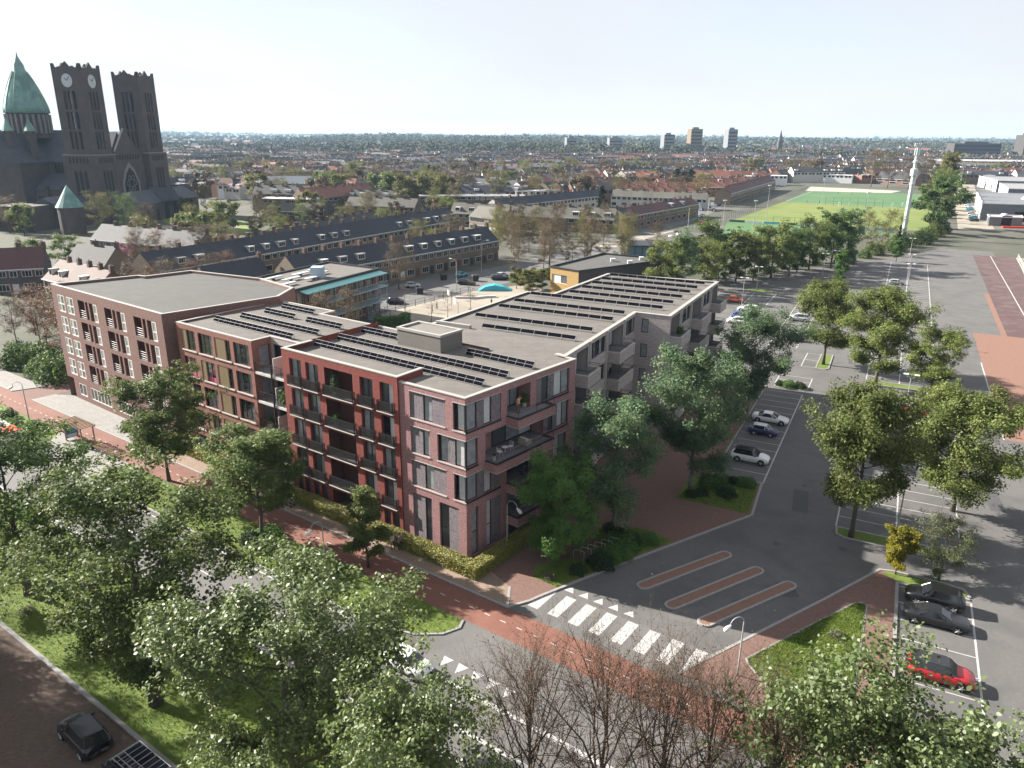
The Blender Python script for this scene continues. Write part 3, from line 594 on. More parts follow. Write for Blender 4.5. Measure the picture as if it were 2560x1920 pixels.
for F, e in ((G1, 0), (RT, 0), (G2, 0)):
    m = MB()
    for z in (2.55, 5.95, 9.35, 12.75): m.obox(F.o, F.t, F.n, .02, F.L - .02, -.01, .05, z - .12, z + .05)
    m.build('string_course', 'stone', B_)
GP = [uv(.45, -17.25), pq(17.2, 2.0), pq(40.2, 2.0), pq(40.2, 6.5), pq(67.0, 6.6), pq(65.3, -11.2), pq(45.6, -12.4), pq(45.2, -16.4), pq(23.6, -17.9), uv(22.2, -15.02), uv(8.75, -15.02), uv(8.73, -16.0)]
body(B_, GP, T, 15.975, 'brick_grey', skip=(0, 1, 2, 3, 8, 9, 10, 11))
coping(B_, [uv(2.0, -17.7), pq(17.4, 1.75), pq(40.4, 1.75), pq(40.4, 6.3), pq(66.8, 6.4), pq(65.1, -11.0), pq(45.8, -12.2), pq(45.3, -16.2), pq(23.8, -17.7), uv(20.5, -15.2)], T + .03, .5)
MB().prism([uv(21.0, -20.3), uv(16.2, -20.9), uv(16.2, -21.3), uv(21.0, -20.7)], 15.98, 16.4).build('upstand', 'coping', B_)
# --- older block A with white windows
B_ = thing('apartment_block', 'dark brown brick block with white framed windows and recessed balconies', 'building')
aA, aC = uv(78.2, -1.9), uv(47.95, -.95); F = Fr(aA, aC); TA = 16.95; ops = []; wl = []
for h in (15.7, 12.55, 9.4, 6.25):
    for a in (1.5, 4.25): ops.append((a, a + 2.1, h - 2.5, h, .1)); wl.append((a, a + 2.1, h - 2.5, h, 2))
    for a in (7.9, 15.5, 23.2): ops += [(a, a + 2.9, h - 2.55, h, .3), (a + 3.3, a + 4.3, h - 2.55, h, .5), (a + 4.35, a + 5.4, h - 2.55, h, .1)]; wl.append((a + 4.35, a + 5.4, h - 2.55, h, 1))
facade(B_, F, 3.1, TA, ops, 'brick_dark')
for a, b, z0, h, c in wl: window(B_, F, a, b, z0, h, c, d=.02, fm='frame_white', gl=['glass_pale', 'glass_mid'], fw=.16, transom=z0 + 1.2)
for h in (15.7, 12.55, 9.4, 6.25):
    for a in (7.9, 15.5, 23.2):
        loggia(B_, F, a, a + 2.9, h - 2.55, h, 1.5, 'inner_shaded', wall='inner_shaded', wx=.35)
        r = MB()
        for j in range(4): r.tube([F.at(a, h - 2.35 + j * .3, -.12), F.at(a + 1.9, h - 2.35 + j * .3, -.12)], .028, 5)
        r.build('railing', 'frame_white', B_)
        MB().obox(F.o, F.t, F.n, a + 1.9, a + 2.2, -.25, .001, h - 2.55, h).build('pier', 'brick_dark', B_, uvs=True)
        MB().face([F.at(a + 3.3, h - 2.55, -.5), F.at(a + 4.3, h - 2.55, -.5), F.at(a + 4.3, h, -.5), F.at(a + 3.3, h, -.5)]).build('niche', 'inner_shaded', B_)
ops = []; wl = []
for a, b, c in ((3.4, 5.7, 2), (7.0, 13.0, 6), (15.0, 19.6, 5), (21.4, 27.0, 6)): ops.append((a, b, .85, 2.7, .1)); wl.append((a, b, c))
facade(B_, F, 0, 3.1, ops, 'brick_dark', s0=2.0, name='plinth')
for a, b, c in wl: window(B_, F, a, b, .85, 2.7, c, d=.02, fm='frame_white', gl=['glass_dark'], fw=.13)
AP = [aA, aC, uv(45.3, -16.3), uv(48.5, -21.5), uv(58, -23.2), uv(72.6, -20.6), uv(73.6, -13.6), uv(75.0, -13.3)]
m = MB(); m.face([(p.x, p.y, 3.1) for p in AP][::-1]); m.build('soffit', 'brick_dark', B_)
body(B_, AP, TA, 16.6, 'brick_dark', 'roofing_grey', skip=(0,), z0=0)
coping(B_, [uv(78.0, -2.1), uv(48.15, -1.2), uv(45.6, -16.2), uv(48.7, -21.2), uv(58, -22.9), uv(72.4, -20.4), uv(73.4, -13.4), uv(74.9, -13.1)], TA + .03, .42, closed=True)
mm = MB(); strip(mm, [uv(77.95, -2.15), uv(48.2, -1.25), uv(45.7, -16.15), uv(48.8, -21.1), uv(58, -22.8), uv(72.3, -20.3), uv(73.3, -13.3), uv(74.8, -13.05)], .24, 16.6, TA - .07, True); mm.build('parapet', 'brick_dark', B_, uvs=True)
# --- solar rows on the new roofs
def solar(o, t, n, Lr, label, pw, two, tall=1.05):
    """t along the row, n towards the panels' low side; origin is the low left corner"""
    th = thing('solar_panel_row', label, 'solar panels', group='solar panel rows on the flat roofs')
    zb = 16.06; run = .5; up = Vector((-n.x * run, -n.y * run, tall)); nrm = Vector((n.x * tall, n.y * tall, run)).normalized(); k = max(2, int(round(Lr / pw))); w = Lr / k; O = Vector((o.x, o.y, zb))
    me = None; fr_ = MB()
    for i in range(k + 1):
        a = O + t * (w * i); fr_.tube([a, a + up], .016, 4); 
        if i % 2 == 0 or i == k: fr_.tube([a + up, a + Vector((up.x, up.y, 0))], .022, 4); fr_.tube([a, a + Vector((up.x, up.y, 0))], .022, 4)
    for f in (0, .5, 1) if two else (0, .28, 1): fr_.tube([O + up * f + nrm * .012, O + t * Lr + up * f + nrm * .012], .015, 4)
    fr_.build('frame', 'alu', th)
    rows = ((.03, .48), (.52, .97)) if two else ((.30, .97),)
    for f0, f1 in rows:
        a, b = t * .03, t * (w - .03); me = MB().face([a + up * f0, b + up * f0, b + up * f1, a + up * f1]).mesh('panel', 'panel')
        for i in range(k): link('panel', me, th, O + t * (w * i))
R1 = [(43.5, 28.9, -4.9), (42.4, 28.0, -7.85), (42.2, 36.4, -11.3), (42.7, 36.4, -14.4), (34.2, 28.0, -11.3), (25.2, 19.6, -11.9), (25.0, 1.5, -8.05), (25.1, 1.9, -4.8), (9.7, 1.2, -12.0)]
NM = ['longest solar row on the brown block, nearest the street', 'second solar row from the street on the brown block', 'short solar row near the back left of the brown block roof', 'short solar row at the back edge of the brown block roof', 'short solar row on the recess side of the brown block roof', 'solar row beside the lift housing, on its left', 'long solar row across the red block roof, just in front of lift housing', 'long solar row behind the red block parapet, nearest the street', 'short solar row on the pink corner roof, right of the lift housing']
for (u0, u1, v), nm in zip(R1, NM): solar(uv(u0, v), -SU, SV, u0 - u1, nm, 1.06, True, .6)
R2 = [(23.7, -11.8, .2), (28.2, -15.3, .5), (34.3, -15.2, .8), (38.4, -15, .9), (43.6, -15, 4.4), (47.6, -10.7, 4.7), (51.8, -10.5, 4.8), (55.8, -10.4, 4.9), (59.6, -10.3, 5.0), (63.4, -10.3, 5.2)]
ORD = ['first', 'second', 'third', 'fourth', 'fifth', 'sixth', 'seventh', 'eighth', 'ninth', 'last']
for i, (p, q0, q1) in enumerate(R2): solar(pq(p, q0), PQ_, -PP, q1 - q0, 'solar row on the grey wing roof, %s one counting from the lift housing' % ORD[i], 1.62, False, .52)
# ============================================================ TREES AND PLANTS
M('bark', (.055, .045, .036), (.09, .075, .06), 5, .95, .4, 14)
M('bark_pale', (.20, .19, .18), (.09, .085, .08), 3, .9, .3, 10)
M('twig_brown', (.062, .046, .034), (.09, .066, .048), 1.0, .95)
M('twig_grey', (.10, .082, .062), (.14, .115, .085), 1.0, .95)
leafmat('leaf_deep', (0.036, 0.07, 0.02), (0.066, 0.108, 0.034), (0.092, 0.132, 0.042))
leafmat('leaf_mid', (0.056, 0.09, 0.026), (0.09, 0.13, 0.042), (0.122, 0.155, 0.055))
leafmat('leaf_round', (0.07, 0.102, 0.034), (0.112, 0.15, 0.054), (0.1, 0.135, 0.046), .32, .5, .4, 1.2)
leafmat('leaf_cool', (0.055, 0.1, 0.052), (0.098, 0.155, 0.082), (0.135, 0.185, 0.092))
leafmat('leaf_olive', (0.062, 0.088, 0.022), (0.106, 0.136, 0.04), (0.152, 0.175, 0.058))
leafmat('leaf_dark', (0.042, 0.092, 0.02), (0.072, 0.14, 0.034), (0.082, 0.15, 0.036))
leafmat('leaf_hedge', (.19, .19, .034), (.29, .275, .066), (.23, .22, .046), .2, .5, .4, 2)
leafmat('leaf_yellow', (0.16, 0.145, 0.014), (0.22, 0.195, 0.025), (0.1, 0.11, 0.02))
leafmat('leaf_silver', (.10, .115, .06), (.16, .175, .10), (.075, .09, .04))
leafmat('leaf_shrub', (.022, .042, .014), (.04, .065, .022), (.03, .055, .018))
leafmat('leaf_spring', (.105, .10, .030), (.145, .135, .045), (.085, .095, .035))
leafmat('leaf_bud', (.105, .075, .040), (.135, .09, .048), (.085, .072, .04), .1)
leafmat('leaf_brown', (.12, .06, .03), (.17, .085, .04), (.10, .07, .035), .1)
leafmat('leaf_pink', (.45, .16, .24), (.50, .22, .30), (.40, .13, .22), .1)
leafmat('leaf_conifer', (.012, .024, .012), (.02, .035, .016), (.018, .03, .014), 0)
leafmat('leaf_grass', (.055, .10, .010), (.10, .15, .02), (.12, .16, .025), .15)
def np_mesh(name, V, Fq, mats, smooth=False):
    me = bpy.data.meshes.new(name); me.vertices.add(len(V)); me.vertices.foreach_set('co', np.ascontiguousarray(V, np.float32).ravel())
    k = Fq.shape[1]; me.loops.add(Fq.size); me.loops.foreach_set('vertex_index', np.ascontiguousarray(Fq, np.int32).ravel())
    me.polygons.add(len(Fq)); me.polygons.foreach_set('loop_start', np.arange(0, Fq.size, k, dtype=np.int32)); me.update(calc_edges=True); me.validate()
    for m in (mats if isinstance(mats, (list, tuple)) else [mats]): me.materials.append(MATS[m])
    return me
def leaves(name, C, size, mat, rng, up=.55, out=None, asp=.62, var=.35, hexa=False):
    """one small folded blade per point"""
    n = len(C); N = rng.normal(size=(n, 3)); N /= np.linalg.norm(N, axis=1)[:, None] + 1e-9
    D = N * .8 + np.array([0, 0, up])
    if out is not None: D += out * .55
    D /= np.linalg.norm(D, axis=1)[:, None] + 1e-9
    R = rng.normal(size=(n, 3)); A = np.cross(D, R); A /= np.linalg.norm(A, axis=1)[:, None] + 1e-9; B = np.cross(D, A)
    s = size * (1 + var * (rng.random(n)[:, None] * 2 - 1)); L_ = A * s; Wd = B * s * asp; fold = D * s * .22
    if hexa:
        V = np.stack([C - L_, C - L_ * .35 + Wd + fold, C + L_ * .45 + Wd * .8 + fold, C + L_, C + L_ * .45 - Wd * .8 + fold, C - L_ * .35 - Wd + fold], 1).reshape(-1, 3); return np_mesh(name, V, np.arange(n * 6).reshape(n, 6), mat)
    V = np.stack([C - L_, C + Wd + fold, C + L_, C - Wd + fold], 1).reshape(-1, 3)
    return np_mesh(name, V, np.arange(n * 4).reshape(n, 4), mat)
def branchy(rng, h, trunk_h, crown_r, n_limb, n_sub, n_twig, trunk_r, shape='round', sides=6, upness=.5, wig=.12, lean=0):
    """skeleton: trunk, limbs, side branches, twigs; returns tube mesh and tip positions"""
    m = MB(); tips = []; top = h * .93
    tp = [Vector((0, 0, 0))]; k = 7
    for i in range(1, k + 1): z = top * i / k; tp.append(Vector((lean * z / top + rng.normal() * wig * .5 * min(1, z / 3), rng.normal() * wig * .5 * min(1, z / 3), z)))
    rad = [trunk_r * (1.25 if i == 0 else (1 - .9 * i / k)) for i in range(k + 1)]; m.tube(tp, rad, max(6, sides))
    def on(z): f = z / top * k; i = min(int(f), k - 1); return tp[i].lerp(tp[i + 1], f - i), rad[i] + (rad[i + 1] - rad[i]) * (f - i)
    def prof(f):
        if shape == 'round': return max(.12, sin(pi * min(1, max(0, .10 + .86 * f))) ** .55)
        if shape == 'cone': return max(.08, (1 - f) ** .8 * min(1, .35 + 3.5 * f))
        if shape == 'column': return max(.2, sin(pi * (.1 + .8 * f)) ** .4)
        if shape == 'vase': return max(.2, .45 + .75 * f - .5 * f ** 4)
        return 1.
    az = rng.random() * 6.28
    for i in range(n_limb):
        f = (i + .5) / n_limb; z = trunk_h + (top - trunk_h) * (f ** .9) * .92; az += 2.4 + rng.normal() * .3; p, r = on(z)
        R = crown_r * prof((z - trunk_h) / (h - trunk_h)) * (1 + rng.normal() * .14); el = upness * (.5 + f) + rng.normal() * .12
        d = Vector((cos(az) * cos(el), sin(az) * cos(el), sin(el))); L_ = R / max(.35, cos(el)) * .85; pts = [p]; rr = [max(.02, r * .62)]
        L_ = min(L_, (h * .98 - z) / max(.15, sin(el)) if sin(el) > .05 else L_)
        for j in range(1, 5): d = (d + Vector((rng.normal(), rng.normal(), rng.normal() + .12)) * .14).normalized(); pts.append(pts[-1] + d * (L_ / 4)); rr.append(rr[0] * (1 - .2 * j))
        m.tube(pts, rr, max(4, sides - 2), caps=False); tips.append(pts[-1])
        for s in range(n_sub):
            g = .25 + .7 * (s + rng.random()) / n_sub; q = pts[min(3, int(g * 4))].lerp(pts[min(4, int(g * 4) + 1)], g * 4 % 1)
            d2 = (d + Vector((rng.normal(), rng.normal(), rng.normal() * .6 + .25)) * .85).normalized(); L2 = L_ * (.30 + .28 * rng.random()) * (1.15 - .4 * g)
            q2 = q + d2 * L2 * .5 + Vector((rng.normal(), rng.normal(), rng.normal())) * .06 * L2; q3 = q + d2 * L2 + Vector((0, 0, .08 * L2))
            r2 = rr[min(3, int(g * 4))] * .5; m.tube([q, q2, q3], [r2, r2 * .7, r2 * .3], max(3, sides - 3), caps=False); tips += [q3, q2]
            for t in range(n_twig):
                w = q2.lerp(q3, rng.random()); d3 = (d2 * .6 + Vector((rng.normal(), rng.normal(), rng.normal() * .7 + .4)) * .7).normalized(); L3 = L2 * (.35 + .35 * rng.random())
                e = w + d3 * L3; m.tube([w, w.lerp(e, .5) + Vector((rng.normal(), rng.normal(), rng.normal())) * .04 * L3, e], [r2 * .38, r2 * .26, r2 * .12], 3, caps=False); tips.append(e)
    return m, tips
def clumps(rng, tips, per, r, h, crown_r, zc, flat=.65):
    T_ = np.array([tuple(t) for t in tips]); n = len(T_); idx = np.repeat(np.arange(n), per); sz = r * (.6 + .8 * rng.random(n)); off = rng.normal(size=(len(idx), 3)); off /= (np.linalg.norm(off, axis=1)[:, None] + 1e-9); off *= (rng.random(len(idx)) ** .45)[:, None]
    C = T_[idx] + off * sz[idx][:, None] * np.array([1, 1, flat]); out = off.copy(); rad = C - np.array([0, 0, zc]); rad /= np.linalg.norm(rad, axis=1)[:, None] + 1e-9
    C[:, 2] = np.maximum(C[:, 2], .25); return C, out * .6 + rad * .6
PROTO = {}
def proto(key, seed, h, th, cr, nl, ns, ntw, tr, shape, per, clr, lsz, leaf, bark='bark', hexa=False, sides=6, upness=.5, up=.55, flat=.65, lean=0, wig=.12, asp=.62):
    rng = np.random.default_rng(seed); m, tips = branchy(rng, h, th, cr, nl, ns, ntw, tr, shape, sides, upness, wig, lean)
    bm = m.mesh('trunk', bark, smooth=True); lm = None
    if per: C, out = clumps(rng, tips, per, clr, h, cr, th + (h - th) * .5, flat); lm = leaves('crown', C, lsz, leaf, rng, up, out, asp, hexa=hexa)
    PROTO[key] = (bm, lm, h)
def plant(key, name, label, x, y, h=None, rz=0, group=None, wide=1., leaf=None, bark=None, cat='tree', z=0., kids=('trunk', 'crown')):
    bm, lm, h0 = PROTO[key]; s = (h or h0) / h0; t = thing(name, label, cat, (x, y, z), rz, group, (s * wide, s * wide, s))
    a = link(kids[0], bm, t)
    if bark: setmat(a, bark)
    if lm:
        b = link(kids[1], lm, t)
        if leaf: setmat(b, leaf)
    return t
proto('broad', 11, 17, 3.2, 5.6, 17, 7, 3, .34, 'round', 60, .86, .125, 'leaf_deep', upness=.5, flat=.8)
proto('broad2', 23, 18, 3.6, 6.6, 18, 7, 3, .38, 'round', 58, .86, .125, 'leaf_mid', upness=.5, flat=.8)
proto('near', 31, 18, 4, 7.2, 18, 8, 3, .36, 'round', 56, .86, .115, 'leaf_round', hexa=True, upness=.55, flat=.85)
proto('near2', 37, 17.5, 4, 6.6, 16, 8, 3, .34, 'round', 30, .8, .13, 'leaf_round', hexa=True, upness=.6, flat=.85)
proto('street', 41, 12, 2.1, 4.7, 18, 7, 3, .20, 'round', 50, .72, .12, 'leaf_mid', upness=.55)
proto('street2', 43, 11.4, 2.8, 3.9, 17, 7, 3, .19, 'round', 52, .68, .12, 'leaf_mid', upness=.6)
proto('column', 47, 8.3, 1.0, 1.7, 16, 4, 3, .10, 'cone', 60, .45, .09, 'leaf_olive', upness=.75)
proto('dome', 53, 10.2, 1.0, 4.1, 17, 6, 3, .22, 'round', 75, .72, .11, 'leaf_dark', upness=.35, flat=.8)
proto('birch', 59, 14.5, 3.2, 5.0, 16, 6, 3, .24, 'round', 72, .9, .13, 'leaf_cool', 'bark_pale', upness=.55, flat=.9)
proto('birch2', 61, 15.6, 3.0, 6.2, 18, 6, 3, .28, 'round', 72, 1.0, .135, 'leaf_cool', 'bark_pale', upness=.5, flat=.9)
proto('park', 67, 15.5, 3.2, 5.0, 18, 7, 3, .28, 'round', 74, .95, .135, 'leaf_olive', upness=.6, flat=.9)
proto('park2', 71, 13, 2.8, 5.8, 20, 7, 3, .26, 'round', 66, .95, .135, 'leaf_olive', upness=.5, flat=.9)
proto('bare', 73, 17, 1.5, 4.6, 28, 10, 10, .30, 'vase', 1, .14, .045, 'leaf_brown', 'twig_brown', upness=1.0, sides=5)
proto('dense', 79, 13, .8, 4.6, 12, 4, 2, .22, 'round', 40, 1.05, .20, 'leaf_mid', sides=5, upness=.4)
proto('dense2', 81, 12, .8, 3.9, 13, 4, 2, .2, 'column', 38, .95, .19, 'leaf_mid', sides=5, upness=.7)
proto('farbare', 83, 12, 2.0, 4.4, 15, 6, 4, .19, 'round', 13, .85, .10, 'leaf_bud', 'twig_grey', sides=4, upness=.6)
proto('farbare2', 87, 14, 2.3, 3.3, 15, 5, 4, .18, 'round', 15, .7, .10, 'leaf_spring', 'twig_grey', sides=4, upness=.8)
proto('fargreen', 89, 11, 1.6, 5.0, 10, 3, 1, .2, 'round', 40, 1.25, .28, 'leaf_spring', sides=4, upness=.4)
proto('fargreen2', 97, 12, 1.6, 4.4, 9, 3, 1, .2, 'round', 42, 1.15, .30, 'leaf_olive', sides=4, upness=.45)
proto('poplar', 101, 22, 2, 3.6, 16, 4, 1, .3, 'column', 42, 1.1, .27, 'leaf_spring', sides=4, upness=1.0)
proto('conifer', 103, 14, .8, 2.4, 20, 3, 1, .22, 'cone', 46, .7, .20, 'leaf_conifer', sides=4, upness=.5)
proto('sapling', 107, 6.5, 1.6, 1.5, 9, 4, 4, .07, 'cone', 2, .3, .05, 'leaf_bud', 'twig_grey', sides=4, upness=.8)
proto('yellow', 109, 4.3, .6, 1.05, 14, 4, 2, .06, 'column', 70, .36, .08, 'leaf_yellow', upness=.9)
proto('shrubtree', 113, 5.6, .5, 2.3, 15, 6, 4, .09, 'round', 22, .42, .06, 'leaf_silver', upness=.7, sides=5)
# ---- the trees by the street and around the block
TG = 'leafy trees around the apartment blocks'
plant('broad', 'broadleaf_tree', 'large dark green tree on the grass at the left edge', -41.5, 55.6, 14.6, .3, TG, 1.12)
plant('broad2', 'broadleaf_tree', 'large tree with branches showing, on the verge beside the parked black car', -24.7, 42.7, 16.2, 1.1, TG, 1.2)
plant('near', 'broadleaf_tree', 'big bright tree in the foreground hiding the street junction', -12.3, 33.6, 15.2, 2.2, TG, 1.05)
plant('street', 'street_tree', 'street tree on the verge nearest the bus shelter', -39.2, 78.1, 11.5, .7, TG, 1.1)
plant('street2', 'street_tree', 'street tree with a bare trunk in front of the recessed balconies', -24.3, 65.0, 10.8, 2.0, TG, 1.12)
plant('column', 'young_tree', 'slim young tree beside the hedge and the walking couple', -13.1, 60.4, 8.3, 0, TG, 1.2)
plant('dome', 'round_tree', 'dense dark green round tree beside the bicycle hoops', 4.4, 62.0, 9.4, 0, TG)
plant('birch', 'pale_bark_tree', 'pale barked tree on the planting bed behind the bicycle hoops', 10.4, 67.2, 13.2, .9, TG)
plant('birch2', 'pale_bark_tree', 'pale barked tree on the bed at the end of the bays', 20.1, 76.5, 14.4, 2.9, TG)
plant('birch2', 'pale_bark_tree', 'full tree by the far bays beside the grey wing balconies', 33, 98.5, 14.2, 5.0, TG, .95)
plant('park', 'parking_tree', 'tall tree with thick trunk at the kerbed corner of the bays', 34, 66.5, 14.8, .2, TG, .92)
plant('park2', 'parking_tree', 'wide spreading tree over the bays at the right edge', 47.4, 72.3, 12.0, 1.7, TG)
plant('park', 'parking_tree', 'tall tree on the far bed with an orange brick yard behind it', 58.2, 114.4, 14.4, 3.1, TG, 1.1)
plant('street', 'parking_tree', 'smaller round tree beside the red car', 62.8, 107, 10.4, 4.4, TG, 1.05, leaf='leaf_olive')
plant('park', 'parking_tree', 'tall tree on a narrow kerbed island in the far car park', 54.4, 126, 13.6, 5.2, TG, 1.1, leaf='leaf_olive')
plant('column', 'slim_tree', 'slim upright tree rising behind the far car park trees', 86, 197, 9.5, 1, TG, 1.1, leaf='leaf_dark')
plant('column', 'slim_tree', 'small slim tree alone on the far asphalt', 121.8, 239.5, 7.5, 2, TG, 1.2, leaf='leaf_dark')
plant('yellow', 'yellow_shrub', 'slim golden yellow shrub on the grass strip by the black car', 35.2, 59.8, 4.5, 0, cat='shrub')
plant('shrubtree', 'silver_shrub', 'silvery twiggy shrub on the grass strip beside the golden shrub', 38.7, 58.9, 5.8, 0, cat='shrub')
# foreground
plant('near2', 'broadleaf_tree', 'leafy treetop at the bottom edge left of the bare brown trees', -4.6, 26.0, 14.4, .5, TG, .8)
plant('near2', 'broadleaf_tree', 'leafy treetop at the bottom right covering the red car', 17.4, 24.2, 14.9, 4.1, TG, .9)
plant('near2', 'broadleaf_tree', 'leafy treetop in the very bottom right corner', 24.5, 25.0, 12.6, 1.9, TG, .85)
plant('near2', 'broadleaf_tree', 'leafy treetop at the bottom, right of the bare brown trees', 14.0, 25.0, 16.2, 3.4, TG, .75)
BG = 'bare brown trees at the bottom edge'
for i, (x, y, h) in enumerate(((1.0, 27.2, 16.6), (4.2, 26.6, 17.2), (6.8, 26.2, 16.8), (9.2, 27.2, 15.8), (11.8, 26.6, 15.2))): plant('bare', 'bare_tree', 'bare brown tree at the bottom edge, %s of the bare ones from the left' % ORD[i], x, y, h, i * 1.9, BG, .8)
for i, (x, y, h) in enumerate(((-57, 53, 15), (-66, 60, 16), (-52, 45.5, 14), (-62, 50, 15))): plant('bare', 'bare_tree', 'bare tree beside the old street outside the left edge, %s from the camera' % ORD[i], x, y, h, i * 1.7, 'bare trees beside the old street', 1.25)
for i, (x, y) in enumerate(((-47, 45), (-74, 72), (-53, 50), (-45, 39.5), (-57, 44))): plant('broad', 'broadleaf_tree', 'dark leafy tree outside the left edge, %s one from the camera' % ORD[i], x, y, 15, i * 2.1, TG, 1.0)
# ---- hedges
def hedge(name, label, pts, w, h, leaf='leaf_hedge', dens=420, z=.1, size=.055, group=None, seed=5, cat='hedge'):
    rng = np.random.default_rng(seed); t = thing(name, label, cat, (0, 0, 0), group=group); m = MB(); strip(m, pts, w * .86, z, z + h * .93); m.build('inner_twigs', 'leaf_shrub', t)
    P = [Vector((p[0], p[1], 0)) for p in pts]; Cs = []; Ns = []
    for a, b in zip(P, P[1:]):
        L_ = (b - a).length; d = (b - a) / L_; n = Vector((-d.y, d.x, 0))
        a = a - d * (w * .42); b = b + d * (w * .42); L_ += w * .84
        for area, mode in ((L_ * w, 't'), (L_ * h, 'l'), (L_ * h, 'r'), (w * h, 'a'), (w * h, 'b')):
            k = int(area * dens); s = rng.random(k); r = rng.random(k); jit = rng.normal(size=k) * .05
            S_ = s * L_; O_ = (r - .5) * w; Zz = z + h + jit + .05 * np.sin(S_ * 1.7)
            if mode in 'lr': O_ = (w / 2 + jit) * (1 if mode == 'l' else -1); Zz = z + r * h
            if mode in 'ab': S_ = (0 if mode == 'a' else L_) + jit; O_ = (s - .5) * w; Zz = z + r * h
            Cs.append(np.stack([a.x + d.x * S_ + n.x * O_, a.y + d.y * S_ + n.y * O_, Zz], 1)); nv = {'t': (0, 0, 1), 'l': tuple(n), 'r': tuple(-n), 'a': tuple(-d), 'b': tuple(d)}[mode]; Ns.append(np.tile(np.array(nv), (k, 1)))
    link('foliage', leaves('foliage', np.concatenate(Cs), size, leaf, rng, .3, np.concatenate(Ns) * 1.3), t); return t
hedge('hedge', 'clipped yellow green hedge running along the red and pink brick fronts', [uv(27.6, .55), uv(-1.4, .55), pq(9.5, 2.9)], 1.3, 1.15)
hedge('hedge', 'clipped yellow green hedge along the brown block with slatted panels', [uv(46, .1), uv(31.6, .1)], 1.2, 1.1, seed=6)
# ---- shrubs
def shrubproto(key, seed, r, h, n, size, leaf):
    rng = np.random.default_rng(seed); a = rng.normal(size=(n, 3)); a /= np.linalg.norm(a, axis=1)[:, None]; a[:, 2] = np.abs(a[:, 2]); lob = 1 + .25 * np.sin(a[:, 0] * 5 + seed) * np.cos(a[:, 1] * 4)
    C = a * np.array([r, r, h]) * (lob * (.55 + .45 * rng.random(n) ** .5))[:, None]; C[:, 2] += .06
    m = MB()
    for i in range(7): w = i * .9; m.tube([(0, 0, 0), (cos(w) * r * .35, sin(w) * r * .35, h * .5), (cos(w) * r * .6, sin(w) * r * .6, h * .8)], [.03, .02, .008], 4)
    PROTO[key] = (m.mesh('stems', 'bark'), leaves('foliage', C, size, leaf, rng, .4, a), h)
shrubproto('shrub', 3, .75, .85, 1500, .065, 'leaf_shrub'); shrubproto('shrub2', 4, .9, .65, 1500, .06, 'leaf_dark'); shrubproto('bush', 9, 2.2, 3.0, 2600, .14, 'leaf_deep'); shrubproto('flower', 12, .5, .35, 500, .045, 'leaf_silver')
SHG = 'shrubs in the planting beds'
RS = random.Random(21)
SH = {'by the bicycle hoops': [pq(4.0, 9.4), pq(6.2, 10.9), pq(7.4, 11.2), pq(8.8, 11.9), pq(10.2, 12.5), pq(11.4, 12.2), pq(12.3, 13.4), pq(11.8, 10.9), pq(10.6, 11.4), pq(12.6, 9.4)],
      'at the end of the bays': [pq(24.0, 14.6), pq(25.0, 15.6), pq(28.8, 15.2), pq(29.2, 16.6), pq(29.6, 18.0), pq(27.0, 17.4), pq(26.0, 18.2), pq(29.8, 19.5), pq(27.6, 15.9)],
      'on the far kerbed bed': [pq(69.2, 17.2), pq(69.3, 18.6), pq(69.4, 20.2)], 'under the street tree on the verge': [uv(19.9, 8.9), uv(18.2, 9.1), uv(19.0, 7.4), uv(8.6, 7.6)],
      'on the verge beyond the bus shelter': [uv(66.5, 8.0), uv(69, 7.4), uv(72, 8.8), uv(75, 7.9), uv(78, 9.3)]}
for k, v in SH.items():
    for i, p in enumerate(sorted(v, key=lambda p: p.x / p.y)): plant(RS.choice(['shrub', 'shrub2']), 'shrub', 'low dark shrub %s, %s from the left' % (k, ORD[i]), p.x, p.y, RS.uniform(.7, 1.15), RS.random() * 6, SHG + ' ' + k, RS.uniform(.9, 1.3), cat='shrub', z=.1, kids=('stems', 'foliage'))
for p, l in ((pq(1.9, 7.4), 'small pale flowering plant at the corner of the planting bed'), (pq(5.2, 31.2), 'small pale flowering plant on the grass triangle'), (uv(25.2, 26.8), 'small pale flowering plant on the grass below the dark tree')): plant('flower', 'flowering_plant', l, p.x, p.y, .4, 0, None, 1.2, cat='plant', z=.1, kids=('stems', 'foliage'))
for i, (u, v) in enumerate(((104, -6), (100, -3.5), (96, -6), (92, -4.0), (90, -9), (86.5, -4), (83.5, -8))): p = uv(u, v); plant('bush', 'bush', 'big dark bush left of the brown block driveway, %s from the left' % ORD[i], p.x, p.y, 3.2 + (i % 3) * .6, i * 1.3, 'bushes left of the brown block', 1.0, cat='bush', kids=('stems', 'foliage'))
# ---- short grass standing on the verges
def turf(name, label, polys, n, seed=3):
    rng = np.random.default_rng(seed); Cs = []
    for P_, z, cnt in polys:
        P2 = np.array([(p[0], p[1]) for p in P_]); lo, hi = P2.min(0), P2.max(0); pts = rng.random((cnt * 3, 2)) * (hi - lo) + lo; ins_ = np.zeros(len(pts), bool); j = len(P2) - 1
        for i in range(len(P2)):
            c = ((P2[i, 1] > pts[:, 1]) != (P2[j, 1] > pts[:, 1])) & (pts[:, 0] < (P2[j, 0] - P2[i, 0]) * (pts[:, 1] - P2[i, 1]) / (P2[j, 1] - P2[i, 1] + 1e-9) + P2[i, 0]); ins_ ^= c; j = i
        pts = pts[ins_][:cnt]; Cs.append(np.column_stack([pts, np.full(len(pts), z + .05)]))
    C = np.concatenate(Cs); o = link(name, leaves(name, C, .085, 'leaf_grass', rng, .2, None, .22)); o['kind'] = 'stuff'; o['label'] = label; o['category'] = 'grass'; return o
